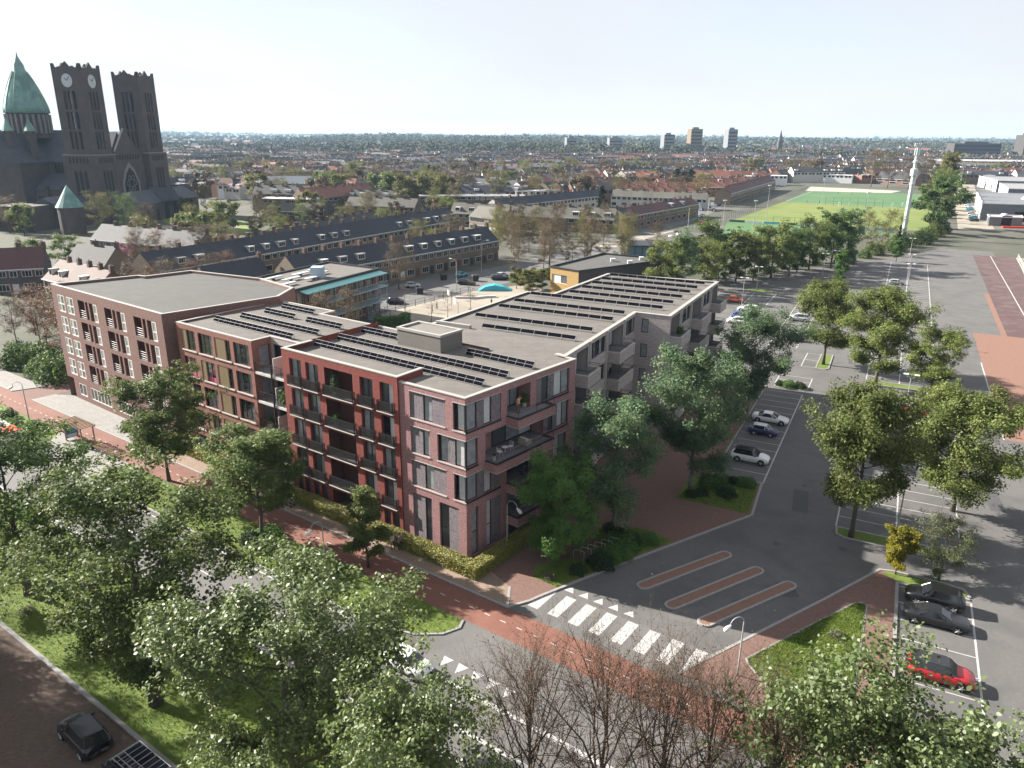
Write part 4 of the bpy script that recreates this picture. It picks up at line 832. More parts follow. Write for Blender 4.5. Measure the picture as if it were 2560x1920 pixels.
turf('grass_blades', 'short grass blades on the verges and beds', [(V1, .07, 26000), (xy(uv, [(46, 18.5), (-6, 18.5), (-6, 28.5), (46, 28.5)]), .07, 40000), (TRI, .1, 22000), (xy(pq, [(1.5, 6.0), (1.0, 8.5), (7.4, 12.0), (13.6, 15.5), (14.6, 11.8), (12.6, 8.2)]), .13, 7000), (xy(pq, [(22.9, 13.2), (22.9, 21.0), (30.8, 20.7), (31.1, 15.6)]), .13, 6000)], 1)
# ============================================================ VEHICLES, PEOPLE, STREET FURNITURE
def paint(name, c, metal=.0, rough=.28): M(name, c, rough=rough, metal=metal, spec=.4, coat=.35)
for n_, c_ in dict(black=(.007, .007, .008), graphite=(.014, .014, .016), white=(.62, .62, .62), silver=(.36, .37, .38), red=(.33, .012, .018), blue=(.03, .06, .22), navy=(.018, .022, .07), orange=(.50, .10, .03), grey=(.16, .17, .18), teal=(.05, .28, .33), van=(.005, .007, .016)).items(): paint('car_' + n_, c_)
M('tyre', (.012, .012, .012), rough=.9); M('rim', (.32, .32, .33), rough=.35, metal=.8); M('carglass', (.012, .014, .017), rough=.05, spec=.9); M('lamp_white', (.7, .7, .72), rough=.15); M('lamp_red', (.35, .01, .01), rough=.2); M('trim', (.015, .015, .015), rough=.6)
CARP = {}
def carproto(kind, L_, Wd, Hh, belt, hood, boot, ws, roof0, roof1, rw, wheel=.33, ground=.2):
    """hood/boot: height of bonnet and tail; ws: x of windscreen base; roof0/roof1: roof start/end; rw: x of rear window base"""
    h = L_ / 2; w = Wd / 2; parts = {}
    st = [(-h, .42, boot * .86, .74), (-h + .12, .26, boot * .97, .90), (-h + .55, ground, boot, .985), (rw, ground, belt * .995, 1.), (rw + .5 if rw + .5 < 0 else 0, ground, belt, 1.), (ws - .5, ground, belt * .985, 1.), (ws, ground, belt * .97, 1.), (ws + .45 if ws + .45 < h - .6 else h - .6, ground, hood, .985), (h - .5, ground, hood * .93, .95), (h - .15, .24, hood * .82, .84), (h, .4, hood * .64, .62)]
    st = sorted(st); m = MB(); R = []
    for x, zb, zt, k in st:
        half = [(0, zb), (w * k * .82, zb), (w * k * .97, zb + (zt - zb) * .18), (w * k, zb + (zt - zb) * .52), (w * k * .965, zb + (zt - zb) * .86), (w * k * .86, zt), (w * k * .45, zt + .035), (0, zt + .045)]
        ring = [(x, y, z) for y, z in half] + [(x, -y, z) for y, z in half[-2:0:-1]]; R.append(ring)
    n = len(R[0])
    for r in R: m.v += r
    for i in range(len(R) - 1):
        for j in range(n): j2 = (j + 1) % n; m.f.append((i * n + j, i * n + j2, (i + 1) * n + j2, (i + 1) * n + j)); m.mi.append(0)
    m.f.append(tuple(range(n))); m.mi.append(0); m.f.append(tuple((len(R) - 1) * n + j for j in reversed(range(n)))); m.mi.append(0)
    parts['body'] = m.mesh('body', 'car_white', smooth=True)
    # glasshouse and roof
    g = MB(); zb = belt - .02; base = [(rw, .80), (rw + .35, .9), (ws - .6, .9), (ws, .80)]; top = [(roof1, .66), (roof1 + .25, .72), (roof0 - .25, .72), (roof0, .66)]
    bp = [(x, w * k, zb) for x, k in base] + [(x, -w * k, zb) for x, k in base[::-1]]; tp = [(x, w * k, Hh - .05 if 0 < i < 3 else Hh - .09) for i, (x, k) in enumerate(top)] + [(x, -w * k, Hh - .05 if 0 < i < 3 else Hh - .09) for i, (x, k) in list(enumerate(top))[::-1]]
    for i in range(8): j = (i + 1) % 8; g.face([bp[i], bp[j], tp[j], tp[i]])
    g.face(tp); parts['windows'] = g.mesh('windows', 'carglass')
    r = MB(); rt = [(x, y * .98, z + .035) for x, y, z in tp]; r.face(rt)
    for i in range(8): j = (i + 1) % 8; r.face([tp[i], tp[j], rt[j], rt[i]])
    for s in (1, -1):
        for (a, b) in ((0, 0), (1, 1), (2, 2), (3, 3)):
            i = a if s > 0 else 7 - a; p, q = Vector(bp[i]), Vector(tp[i]); r.tube([p + Vector((0, s * .012, 0)), q + Vector((0, s * .012, .01))], .042, 4)
    parts['roof'] = r.mesh('roof', 'car_white')
    t = MB(); t.tube([(0, -.11, 0), (0, .11, 0)], wheel, 14); parts['tyre'] = t.mesh('tyre', 'tyre')
    t = MB(); t.tube([(0, -.118, 0), (0, .118, 0)], wheel * .42, 10)
    for i in range(5): a = 2 * pi * i / 5; t.tube([(0, -.118, 0), (cos(a) * wheel * .68, -.116, sin(a) * wheel * .68)], .035, 4); t.tube([(0, .118, 0), (cos(a) * wheel * .68, .116, sin(a) * wheel * .68)], .035, 4)
    parts['rim'] = t.mesh('rim', 'rim')
    a = MB(); a.tube([(0, -.014, 0), (0, .014, 0)], wheel * 1.17, 14); parts['wheel_arch'] = a.mesh('wheel_arch', 'trim')
    l = MB(); l.hull8([(-.2, -.18, -.06), (.14, -.2, -.06), (.14, .12, -.06), (-.2, .2, -.06), (-.24, -.15, .05), (.05, -.18, .05), (.05, .1, .05), (-.24, .18, .05)]); parts['light'] = l.mesh('light', 'lamp_white')
    mi = MB(); mi.hull8([(-.07, 0, -.05), (.08, 0, -.05), (.05, .2, -.05), (-.07, .2, -.05), (-.07, 0, .07), (.05, 0, .07), (.03, .2, .08), (-.07, .2, .08)]); parts['mirror'] = mi.mesh('mirror', 'trim')
    gr = MB(); gr.box((h - .06, -w * .45, hood * .42), (h + .012, w * .45, hood * .58)); parts['grille'] = gr.mesh('grille', 'trim')
    CARP[kind] = (parts, L_, Wd, Hh, belt, hood, boot, ws, wheel)
def car(kind, col, label, x, y, deg, z=.01, roofc=None, group='parked cars', detail=2, name='parked_car'):
    p, L_, Wd, Hh, belt, hood, boot, ws, wh = CARP[kind]; h = L_ / 2; w = Wd / 2
    t = thing(name, label, 'car', (x, y, z), radians(deg), group)
    b = link('body', p['body'], t); setmat(b, 'car_' + col); r = link('roof', p['roof'], t); setmat(r, 'car_' + (roofc or col)); link('windows', p['windows'], t)
    for sx in (-h + .82, h - .88):
        for sy in (1, -1):
            if detail > 1: link('wheel_arch', p['wheel_arch'], b, (sx, sy * (w - .004), wh * 1.06))
            wl = link('wheel', p['tyre'], t, (sx, sy * (w - .09), wh)); 
            if detail > 1: link('rim', p['rim'], wl)
    if detail > 1:
        for sy in (1, -1):
            link('headlight', p['light'], t, (h - .3, sy * w * .66, hood * .72), sc=(1, sy, 1)); o = link('tail_light', p['light'], t, (-h + .16, sy * w * .7, boot * .8), sc=(-.6, sy, 1)); setmat(o, 'lamp_red'); link('mirror', p['mirror'], t, (ws - .35, sy * w * .93, belt + .08), sc=(1, sy, 1))
        link('grille', p['grille'], b)
    return t
carproto('sedan', 4.85, 1.88, 1.42, .95, .88, .98, 1.05, .25, -1.0, -1.75, .34)
carproto('suv', 4.5, 1.88, 1.66, 1.08, 1.05, 1.08, 1.05, .45, -1.75, -2.05, .36)
carproto('hatch', 4.1, 1.78, 1.47, .97, .93, .98, .95, .3, -1.35, -1.85, .32)
carproto('mini', 3.8, 1.72, 1.42, .98, .93, .97, .85, .4, -1.35, -1.72, .31)
carproto('estate', 4.8, 1.85, 1.48, .96, .9, .98, 1.0, .25, -1.75, -2.2, .34)
q_ = lambda p, q: pq(p, q)
for k, c, l, (p, q), d, rc in (('suv', 'black', 'glossy black parked car with its nose to the footpath', (14.0, 38.2), 153, None), ('sedan', 'graphite', 'dark grey sedan parked beside the black car, nose to the road', (11.0, 38.3), -27, None), ('suv', 'red', 'red parked car with dark roof half hidden by leaves', (3.5, 38.4), -27, 'graphite'),
    ('sedan', 'white', 'white coupe parked at the end of the bays by the grey wing', (52.0, 18.6), -27, None), ('mini', 'navy', 'small navy car with pale roof between two white cars', (46.8, 18.5), -27, 'silver'), ('suv', 'white', 'white crossover with black roof parked under the pale barked tree', (37.0, 18.6), -27, 'black'),
    ('hatch', 'orange', 'orange car beside the lamp behind the grey wing', (130.0, -2.0), -27, None), ('estate', 'white', 'white estate car in the far left bays', (121.6, 2.6), 153, None), ('hatch', 'blue', 'bright blue car in the far left bays', (113.6, 2.6), -27, None), ('suv', 'silver', 'silver wagon in the middle of the far car park', (117.4, 14.0), 153, None), ('hatch', 'graphite', 'dark car half hidden by the tree on the island', (99.6, 15.2), 153, None),
    ('mini', 'grey', 'small blue grey car alone in the farthest bays', (174, 31.8), -27, 'silver'), ('suv', 'red', 'red car with black roof behind the tall parking trees', (64.4, 36.6), 153, 'black'), ('hatch', 'silver', 'silver car half hidden by the leaves left of the red car', (56.9, 37.2), 153, None), ('hatch', 'white', 'white car partly hidden behind the full tree by the grey wing', (108.6, 2.6), 153, None)):
    a = pq(p, q); car(k, c, l, a.x, a.y, d, roofc=rc)
a = uv(-5.0, 13.2); car('hatch', 'white', 'white car on the street, its nose showing past the big tree', a.x, a.y, -35.4)
a = uv(7.3, 30.9); car('suv', 'black', 'black car with glass roof in the dark street at bottom left', a.x, a.y, 142, roofc='graphite')
for k, c, l, x, y, d in (('hatch', 'black', 'black car parked beside the playground fence', -27.3, 172.2, 5), ('hatch', 'silver', 'silver hatchback parked in the street behind the playground', -25.8, 191.7, 10), ('hatch', 'teal', 'turquoise blue car before the terraced houses', -14.3, 207.5, 55), ('estate', 'black', 'black estate car beside the blue ramp', -12.1, 195.9, -15), ('hatch', 'silver', 'silver car under the brown trees beyond the ramp', -3.0, 207.0, 50), ('estate', 'graphite', 'dark car under the brown trees beyond the ramp', -3.6, 203.4, 12),
    ('hatch', 'white', 'white van like car by the small dark hut', 43, 283, 40), ('hatch', 'black', 'black car beside the small dark hut', 62, 298, 55), ('hatch', 'graphite', 'dark car by the sports fence', 66, 304, 55), ('hatch', 'white', 'white car by the far flags', 92, 372, 60), ('estate', 'teal', 'blue car by the far flags', 88, 365, 60), ('hatch', 'black', 'black car by the terrace beyond the flags', 104, 398, 60), ('hatch', 'red', 'red car by the terrace beyond the flags', 84, 341, 60)): car(k, c, l, x, y, d, group='cars in the streets behind', detail=1)
RC_ = random.Random(5)
for i in range(14):
    f = i / 13; x, y = 98 + 105 * f + RC_.uniform(-1, 1), 402 + 190 * f; c_ = RC_.choice(['black', 'grey', 'white', 'silver', 'graphite', 'blue']); car('hatch', c_, 'car parked along the far end of the street by the pitches', x, y, 61, group='cars along the far street', detail=1)
for i, c_ in enumerate(['black', 'teal', 'silver', 'white', 'grey', 'teal', 'white', 'silver', 'blue']): f = i / 8; car('hatch', c_, ['black', 'second', 'third', 'fourth', 'fifth', 'sixth', 'seventh', 'eighth', 'farthest'][i] + ' car in the row beside the industrial road' + ('' if i else ', the nearest one'), 216.5 + 50 * f, 360 + 93 * f, 155, group='cars beside the industrial road', detail=1)
# van with ladder rack
vx = uv(.9, 30.7); V_ = thing('parked_van', 'dark blue van with ladder rack on its roof at bottom left', 'van', (vx.x, vx.y, 0), radians(144.6))
m = MB(); pr = [(-2.5, .35), (-2.5, 1.95), (-2.35, 2.05), (1.2, 2.05), (1.5, 1.95), (2.0, 1.15), (2.6, 1.0), (2.7, .4)]
def side_loft(m, pr, w, k=.94):
    n = len(pr); m.v += [(x, -w, z) for x, z in pr] + [(x, w, z) for x, z in pr]
    m.f.append(tuple(range(n))); m.mi.append(0); m.f.append(tuple(range(2 * n - 1, n - 1, -1))); m.mi.append(0)
    for i in range(n): j = (i + 1) % n; m.f.append((i, i + n, j + n, j)); m.mi.append(0)
    return m
side_loft(m, pr, .95).build('body', 'car_van', V_)
MB().face([(1.52, -.84, 1.9), (1.52, .84, 1.9), (2.02, .84, 1.16), (2.02, -.84, 1.16)][::-1]).build('windscreen', 'carglass', V_)
for s in (1, -1): MB().face([(.5, s * .955, 1.85), (1.3, s * .955, 1.85), (1.75, s * .955, 1.2), (.5, s * .955, 1.2)]).build('side_window', 'carglass', V_)
for x in (-1.6, 1.75):
    for s in (1, -1): w_ = MB().tube([(x, s * .86, .34), (x, s * .98, .34)], .34, 12).build('wheel', 'tyre', V_)
r = MB()
for s in (1, -1): r.tube([(-2.4, s * .85, 2.25), (1.1, s * .85, 2.25)], .03, 5)
for i in range(8): x = -2.3 + i * .48; r.tube([(x, -.85, 2.25), (x, .85, 2.25)], .022, 5)
for x in (-2.2, -.6, .9):
    for s in (1, -1): r.tube([(x, s * .85, 2.04), (x, s * .85, 2.25)], .025, 5)
r.build('roof_rack', 'alu', V_)
ld_ = MB()
for s in (.2, .62): ld_.tube([(-2.6, s, 2.34), (1.0, s, 2.34)], .028, 5)
for i in range(12): x = -2.5 + i * .3; ld_.tube([(x, .2, 2.34), (x, .62, 2.34)], .016, 4)
tag(ld_.build('ladder', 'alu'), 'aluminium ladder lying on the roof rack of the dark van', 'ladder').matrix_world = V_.matrix_world.copy(); bpy.data.objects['ladder'].location = V_.location; bpy.data.objects['ladder'].rotation_euler = (0, 0, radians(144.6))
# bus
bx = uv(66.2, 13.0); U_ = thing('city_bus', 'red and white bus half hidden by the dark tree', 'bus', (bx.x, bx.y, 0), radians(144.6))
M('bus_red', (.55, .06, .03), rough=.4); M('bus_white', (.55, .52, .48), rough=.4)
m = MB(); side_loft(m, [(-6, .35), (-6, 2.85), (-5.7, 3.0), (5.7, 3.0), (6, 2.8), (6.05, .4)], 1.27).build('body', 'bus_white', U_)
for x0, x1, n_ in ((-5.6, -2.8, 'roof_band'), (2.6, 5.6, 'roof_band')): MB().box((x0, -1.22, 3.003), (x1, 1.22, 3.06)).build(n_, 'bus_red', U_)
MB().box((-1.6, -.8, 3.0), (1.4, .8, 3.25)).build('roof_unit', 'bus_white', U_)
for s in (1, -1):
    MB().box((-6.0, s * 1.275 - .004, .45), (6.0, s * 1.275 + .004, 1.15)).build('side_band', 'bus_red', U_)
    for i in range(6): MB().box((-5.6 + i * 1.85, s * 1.275 - .008, 1.35), (-5.6 + i * 1.85 + 1.7, s * 1.275 + .008, 2.5)).build('window', 'carglass', U_)
    for x in (-3.4, 3.6): MB().tube([(x, s * 1.15, .48), (x, s * 1.29, .48)], .48, 14).build('wheel', 'tyre', U_)
# ---- street lamps
M('lamp_grey', (.30, .30, .30), rough=.5); M('lamp_head', (.62, .62, .60), rough=.4); M('steel', (.40, .40, .39), rough=.4, metal=.5)
def lamp(label, x, y, deg, h=5.2, arm=1.15):
    t = thing('street_lamp', label, 'street lamp', (x, y, .05), radians(deg), 'street lamps with curved arm'); m = MB(); P = [(0, 0, 0), (0, 0, 1.2), (0, 0, h - .6)]; R = [.075, .07, .045]
    for i in range(1, 8): a = pi * i / 8; P.append((arm / 2 * (1 - cos(a)), 0, h - .6 + .55 * sin(a))); R.append(.035)
    P.append((arm, 0, h - .62)); R.append(.03); m.tube(P, R, 7).build('pole', 'lamp_grey', t, smooth=True)
    hd = MB(); hd.tube([(arm - .08, 0, h - .58), (arm + .02, 0, h - .66), (arm + .22, 0, h - .8), (arm + .42, 0, h - .94), (arm + .5, 0, h - 1.0)], [.05, .1, .18, .16, .05], 9); hd.build('lamp_head', 'lamp_head', t, smooth=True)
lamp('curved arm street lamp on the verge before the slim young tree', uv(10.1, 8.0).x, uv(10.1, 8.0).y, 225, 5.3)
lamp('curved arm street lamp in front of the pink brick corner block', pq(4.3, 1.9).x, pq(4.3, 1.9).y, -35, 5.6)
lamp('curved arm street lamp beside the bare brown trees', 16.9, 46.1, 200, 5.3)
lamp('curved arm street lamp on the left verge before the dark brown block', uv(72.1, 6.6).x, uv(72.1, 6.6).y, 200, 5.6)
def tlamp(label, x, y, h=7., deg=-27):
    t = thing('parking_lamp', label, 'street lamp', (x, y, 0), radians(deg), 'double headed lamps in the car park'); MB().tube([(0, 0, 0), (0, 0, .4), (0, 0, h)], [.09, .08, .05], 7).build('pole', 'lamp_grey', t)
    MB().tube([(-.75, 0, h), (.75, 0, h)], .035, 6).build('cross_arm', 'lamp_grey', t)
    for s in (1, -1): MB().hull8([(s * .35, -.16, h - .04), (s * 1.0, -.18, h), (s * 1.0, .18, h), (s * .35, .16, h - .04), (s * .35, -.12, h + .08), (s * .95, -.1, h + .1), (s * .95, .1, h + .1), (s * .35, .12, h + .08)]).build('lamp_head', 'lamp_head', t)
for l, (p, q), h in (('double headed lamp beside the red car with black roof', (60.8, 35.15), 7), ('double headed lamp under the wide spreading tree', (27.2, 35.15), 7), ('double headed lamp standing left of the orange car', (127.3, .1), 6.5), ('double headed lamp at the end of the far left bays', (144.9, .3), 6.5), ('double headed lamp in front of the dense tree belt', (184.2, 15.3), 6.5), ('double headed lamp between the dense trees and the slim tree', (176.5, 12.9), 6.5), ('double headed lamp beside the small blue grey car', (166, 34.4), 7), ('double headed lamp just behind the small blue grey car', (184, 34.4), 7), ('farthest double headed lamp, near the lone slim tree', (222, 34.4), 7), ('double headed lamp behind the tall trees in the middle of the car park', (107, 34.4), 7)): a = pq(p, q); tlamp(l, a.x, a.y, h)
# ---- bicycle hoops
M('hoop', (.5, .5, .49), rough=.35, metal=.7)
for i in range(6):
    a = pq(6.2 + i * .75, 8.0 + i * .42, .1); d = PQ_; t = MB(); w = 1.05; P = [a, a + Vector((0, 0, .82)), a + d * .1 + Vector((0, 0, .92)), a + d * (w - .1) + Vector((0, 0, .92)), a + d * w + Vector((0, 0, .82)), a + d * w]
    tag(t.tube(P, .028, 6).build('bicycle_hoop', 'hoop'), 'steel bicycle hoop, ' + ['nearest the crossing', 'second from the crossing', 'third from the crossing', 'fourth from the crossing', 'fifth from the crossing', 'farthest from the crossing'][i], 'bicycle stand', 'bicycle hoops on the brick patch')
# ---- bus shelter
M('wood', (.20, .13, .085), (.26, .17, .11), 6, .8); M('ad_blue', (.05, .14, .24), rough=.3); M('ad_green', (.16, .34, .06), rough=.4); M('ad_cyan', (.08, .28, .40), rough=.4); M('ad_pale', (.45, .52, .55), rough=.4)
s0 = uv(58.2, 6.4); T_ = thing('bus_shelter', 'open bus shelter with slatted wooden roof beside the red bike path', 'bus shelter', (s0.x, s0.y, .09), radians(144.6))
for x in (-2.2, 2.2):
    for y in (-.75, .75): MB().box((x - .07, y - .07, 0), (x + .07, y + .07, 2.5)).build('post', 'wood', T_)
for y in (-.85, .85): MB().box((-2.6, y - .06, 2.5), (2.6, y + .06, 2.66)).build('beam', 'wood', T_)
for i in range(11): x = -2.5 + i * .5; MB().box((x - .05, -1.05, 2.66), (x + .05, 1.05, 2.76)).build('slat', 'wood', T_)
ad = MB().box((2.0, -.68, .25), (2.1, .68, 2.15)).build('advertising_panel', 'ad_blue', T_)
def disc(par, x, y, z, r, mat, nm): m = MB(); m.face([(x, y + r * cos(a), z + r * sin(a)) for a in [2 * pi * i / 20 for i in range(20)]][::-1]); return m.build(nm, mat, par)
for s in (1.995, 2.105): disc(ad, s, .18, 1.55, .36, 'ad_green', 'green_dot'); disc(ad, s, -.25, 1.2, .3, 'ad_cyan', 'blue_dot'); MB().box((s - .003, -.6, .32), (s + .003, .6, .75)).build('white_field', 'ad_pale', ad)
MB().box((-1.2, -.6, .42), (1.4, -.2, .48)).build('bench', 'wood', T_)
# scooter
p = uv(55.3, 6.9); sc_ = thing('scooter', 'pale blue grey scooter parked at the bus shelter', 'scooter', (p.x, p.y, .09), radians(-20)); M('scooter_paint', (.34, .38, .45), rough=.3, coat=.5)
m = MB(); m.tube([(-.75, 0, .55), (-.5, 0, .62), (-.1, 0, .45), (.1, 0, .28), (.4, 0, .3)], [.1, .19, .17, .12, .1], 8); m.build('body', 'scooter_paint', sc_, smooth=True)
MB().hull8([(.42, -.2, .28), (.5, -.2, .28), (.5, .2, .28), (.42, .2, .28), (.58, -.17, .85), (.66, -.1, .85), (.66, .1, .85), (.58, .17, .85)]).build('leg_shield', 'scooter_paint', sc_)
m = MB(); m.tube([(.62, 0, .8), (.6, 0, 1.0)], .05, 6); m.tube([(.52, -.32, 1.02), (.6, 0, 1.0), (.52, .32, 1.02)], .02, 5); m.build('handlebar', 'trim', sc_)
MB().hull8([(-.65, -.13, .78), (0, -.12, .74), (0, .12, .74), (-.65, .13, .78), (-.65, -.1, .86), (-.02, -.09, .82), (-.02, .09, .82), (-.65, .1, .86)]).build('seat', 'trim', sc_)
for x in (-.6, .72): MB().tube([(x, -.05, .24), (x, .05, .24)], .24, 12).build('wheel', 'tyre', sc_)
# ---- people
M('skin', (.38, .22, .15), rough=.6); M('hair', (.018, .012, .01), rough=.6); M('shoe', (.03, .03, .03), rough=.6)
for n_, c_ in dict(lilac=(.30, .31, .45), dark=(.02, .02, .025), cream=(.55, .52, .47), maroon=(.10, .03, .035), mauve=(.22, .17, .22), apricot=(.60, .30, .15), pattern=(.11, .10, .06), jeans=(.05, .06, .10)).items(): M('cloth_' + n_, c_, tuple(x * .75 for x in c_), 9, .9)
def person_mesh(name, pose):
    """skin-modifier body in the given pose, applied to one mesh with skin, top, trousers and shoes as material zones"""
    vs_, es, rs = [], [], []
    def add(p, r, par=None): vs_.append(p); rs.append(r); i = len(vs_) - 1; (es.append((par, i)) if par is not None else None); return i
    sit = pose.get('sit'); hz = .52 if sit else .95
    pel = add((0, 0, hz), (.15, .12)); wst = add((0, .01, hz + .14), (.125, .095), pel); chs = add((0, .02, hz + .36), (.16, .115), wst); nk0 = add((0, .01, hz + .52), (.07, .06), chs); nk = add((0, 0, hz + .57), (.052, .052), nk0); hd0 = add((0, -.015, hz + .63), (.07, .08), nk); hd1 = add((0, -.012, hz + .71), (.078, .095), hd0); add((0, 0, hz + .79), (.055, .065), hd1); add((0, -.105, hz + .675), (.012, .014), hd1)
    for s in (1, -1):
        st = pose.get('stride', .12) * s
        hip = add((s * .085, 0, hz - .06), (.092, .092), pel)
        if sit: kn = add((s * .11, -.42, hz + .02), (.062, .062), hip); an = add((s * .11, -.42, .09), (.042, .045), kn); add((s * .11, -.56, .04), (.035, .03), an)
        else: kn = add((s * .09, -st * .75, .5), (.062, .064), hip); an = add((s * .09, -st * .2 + (.12 if st < 0 else -.1) * abs(st) * 3, .09), (.04, .043), kn); y = vs_[-1][1]; add((s * .095, y - .15, .035), (.035, .028), an)
        sh = add((s * .175, .015, hz + .46), (.062, .058), chs); e, h = pose['arms'][0 if s > 0 else 1]; el = add((s * e[0], e[1], hz + e[2]), (.042, .042), sh); wr = add((s * h[0], h[1], hz + h[2]), (.03, .03), el)
        d = Vector((s * h[0] - s * e[0], h[1] - e[1], h[2] - e[2])).normalized(); pm = Vector(vs_[wr]) + d * .07; pi_ = add(tuple(pm), (.032, .018), wr); sd = d.cross(Vector((0, 0, 1))) if abs(d.z) < .9 else Vector((0, 1, 0)); sd.normalize()
        for k, l_ in ((-.024, .075), (-.008, .085), (.009, .08), (.026, .062)): a = pm + sd * k + d * .035; f1 = add(tuple(a), (.009, .009), pi_); add(tuple(a + d * l_ + Vector((0, -.012, -.012))), (.008, .008), f1)
        th = add(tuple(Vector(vs_[wr]) + d * .03 - sd * .035), (.011, .011), pi_); add(tuple(Vector(vs_[th]) + d * .045 - sd * .02), (.009, .009), th)
    me = bpy.data.meshes.new(name); me.from_pydata(vs_, es, []); o = bpy.data.objects.new(name, me); COL.objects.link(o); o.modifiers.new('s', 'SKIN'); sk_ = me.skin_vertices[0].data
    for i, r in enumerate(rs): sk_[i].radius = r
    sk_[0].use_root = True; o.modifiers.new('u', 'SUBSURF').levels = 1
    dg = bpy.context.evaluated_depsgraph_get(); out = bpy.data.meshes.new_from_object(o.evaluated_get(dg)); bpy.data.objects.remove(o); out.name = name
    for n_ in ('skin', 'cloth_dark', 'cloth_cream', 'shoe'): out.materials.append(MATS[n_])
    nk_z = hz + .545; wz = hz + .04; sleeve = pose.get('sleeve', .28)
    wr_ = [vs_[i] for i, r in enumerate(rs) if r == (.03, .03)]
    for p in out.polygons:
        c = p.center; near = min((Vector(w) - c).length for w in wr_)
        p.material_index = 0 if c.z > nk_z or near < sleeve * .5 else (2 if c.z > wz else (3 if c.z < .085 else 1))
        if near < .2 and c.z < wz + .1 and abs(c.x) > .16: p.material_index = 0
        p.use_smooth = True
    return out
hang = ((.22, .02, .22), (.24, -.06, -.02)); push = ((.22, .0, .22), (.17, -.3, .2)); up_ = ((.30, -.08, .56), (.14, -.1, .70))
PM = {'walk': person_mesh('person_body', {'arms': (hang, hang), 'stride': .2}), 'push': person_mesh('person_body', {'arms': (push, push), 'stride': .22}), 'raise': person_mesh('person_body', {'arms': (up_, hang), 'stride': .05}), 'stand': person_mesh('person_body', {'arms': (hang, hang), 'stride': .03}), 'sit': person_mesh('person_body', {'arms': (push, push), 'sit': True})}
def hair_mesh(hz, long):
    m = MB(); z = hz + .72; prof = [(.02, .115), (.075, .1), (.1, .05), (.104, 0), (.098, -.05)] + ([(.1, -.15), (.085, -.28), (.03, -.33)] if long else [(.07, -.09)])
    m.tube([(0, .025 + (.03 if dz < -.04 else 0), z + dz) for r, dz in prof], [r for r, dz in prof], 10); return m.mesh('hair', 'hair', smooth=True)
HR = {(sit, lg): hair_mesh(.52 if sit else .95, lg) for sit in (0, 1) for lg in (0, 1)}
def person(pose, label, x, y, z, deg, top, legs, long=0, h=1., detail=True):
    t = thing('person', label, 'person', (x, y, z), radians(deg + 90), 'people', (h, h, h)); b = link('body', PM[pose], t)
    for i, n_ in ((1, 'cloth_' + legs), (2, 'cloth_' + top)): b.material_slots[i].link = 'OBJECT'; b.material_slots[i].material = MATS[n_]
    link('hair', HR[(1 if pose == 'sit' else 0, long)], t); return t
a = uv(23.6, 1.9); person('push', 'woman in lilac top and dark trousers pushing the pram', a.x, a.y, .1, -36, 'lilac', 'dark', 1)
a = uv(7.7, 1.75); person('walk', 'person in white top and maroon trousers walking beside the hedge', a.x, a.y, .1, -36, 'cream', 'maroon', 1)
a = uv(7.1, 1.35); person('walk', 'person in mauve top close to the hedge, walking in a couple', a.x, a.y, .1, -36, 'mauve', 'dark', 0, 1.05)
person('raise', 'person in apricot top raising an arm on the top corner balcony', .65, 66.9, 12.87, -60, 'apricot', 'pattern', 0)
person('stand', 'person in dark clothes standing on the third balcony of the pink block', 1.5, 68.0, 5.97, -50, 'dark', 'dark', 0)
person('sit', 'person in dark clothes sitting on the third balcony of the pink block', 1.0, 66.7, 5.97, 60, 'dark', 'jeans', 0)
a = pq(33.3, 1.2); person('stand', 'person in white top on a balcony of the grey wing', a.x, a.y, 9.56, -40, 'cream', 'dark', 0)
person('walk', 'dark figure on the playground, the left of two', -17.8, 163.1, .02, 200, 'dark', 'dark'); person('walk', 'dark figure on the playground, the right of two', -17.1, 166.4, .02, 160, 'dark', 'jeans'); person('walk', 'dark figure on the playground near the solar roof edge', -4.9, 170.8, .02, 90, 'maroon', 'dark')
for i, (x, y) in enumerate(((172, 452), (178, 449), (218, 520), (226, 517))): person('walk', 'player on the far pitch, %s of the four' % ['first from the left', 'second from the left', 'third from the left', 'last on the right'][i], x, y, .03, 40 * i, 'dark', 'dark')
# pram
a = uv(22.75, 1.75); t = thing('pram', 'white pram pushed along the hedge', 'pram', (a.x, a.y, .1), radians(-35.4)); M('pram_white', (.55, .54, .53), rough=.8)
m = MB(); m.tube([(-.38, 0, .72), (-.25, 0, .74), (0, 0, .78), (.25, 0, .76), (.38, 0, .72)], [.12, .24, .3, .26, .1], 10); m.build('hood', 'pram_white', t, smooth=True)
m = MB(); m.tube([(-.75, -.2, 1.02), (-.75, .2, 1.02)], .018, 5)
for s in (.2, -.2): m.tube([(-.75, s, 1.02), (.3, s, .25)], .015, 5); m.tube([(-.35, s, .22), (.1, s, .6)], .015, 5)
m.build('frame', 'alu', t)
for x in (-.35, .32):
    for s in (.24, -.24): MB().tube([(x, s - .02, .16), (x, s + .02, .16)], .16, 10).build('wheel', 'tyre', t)
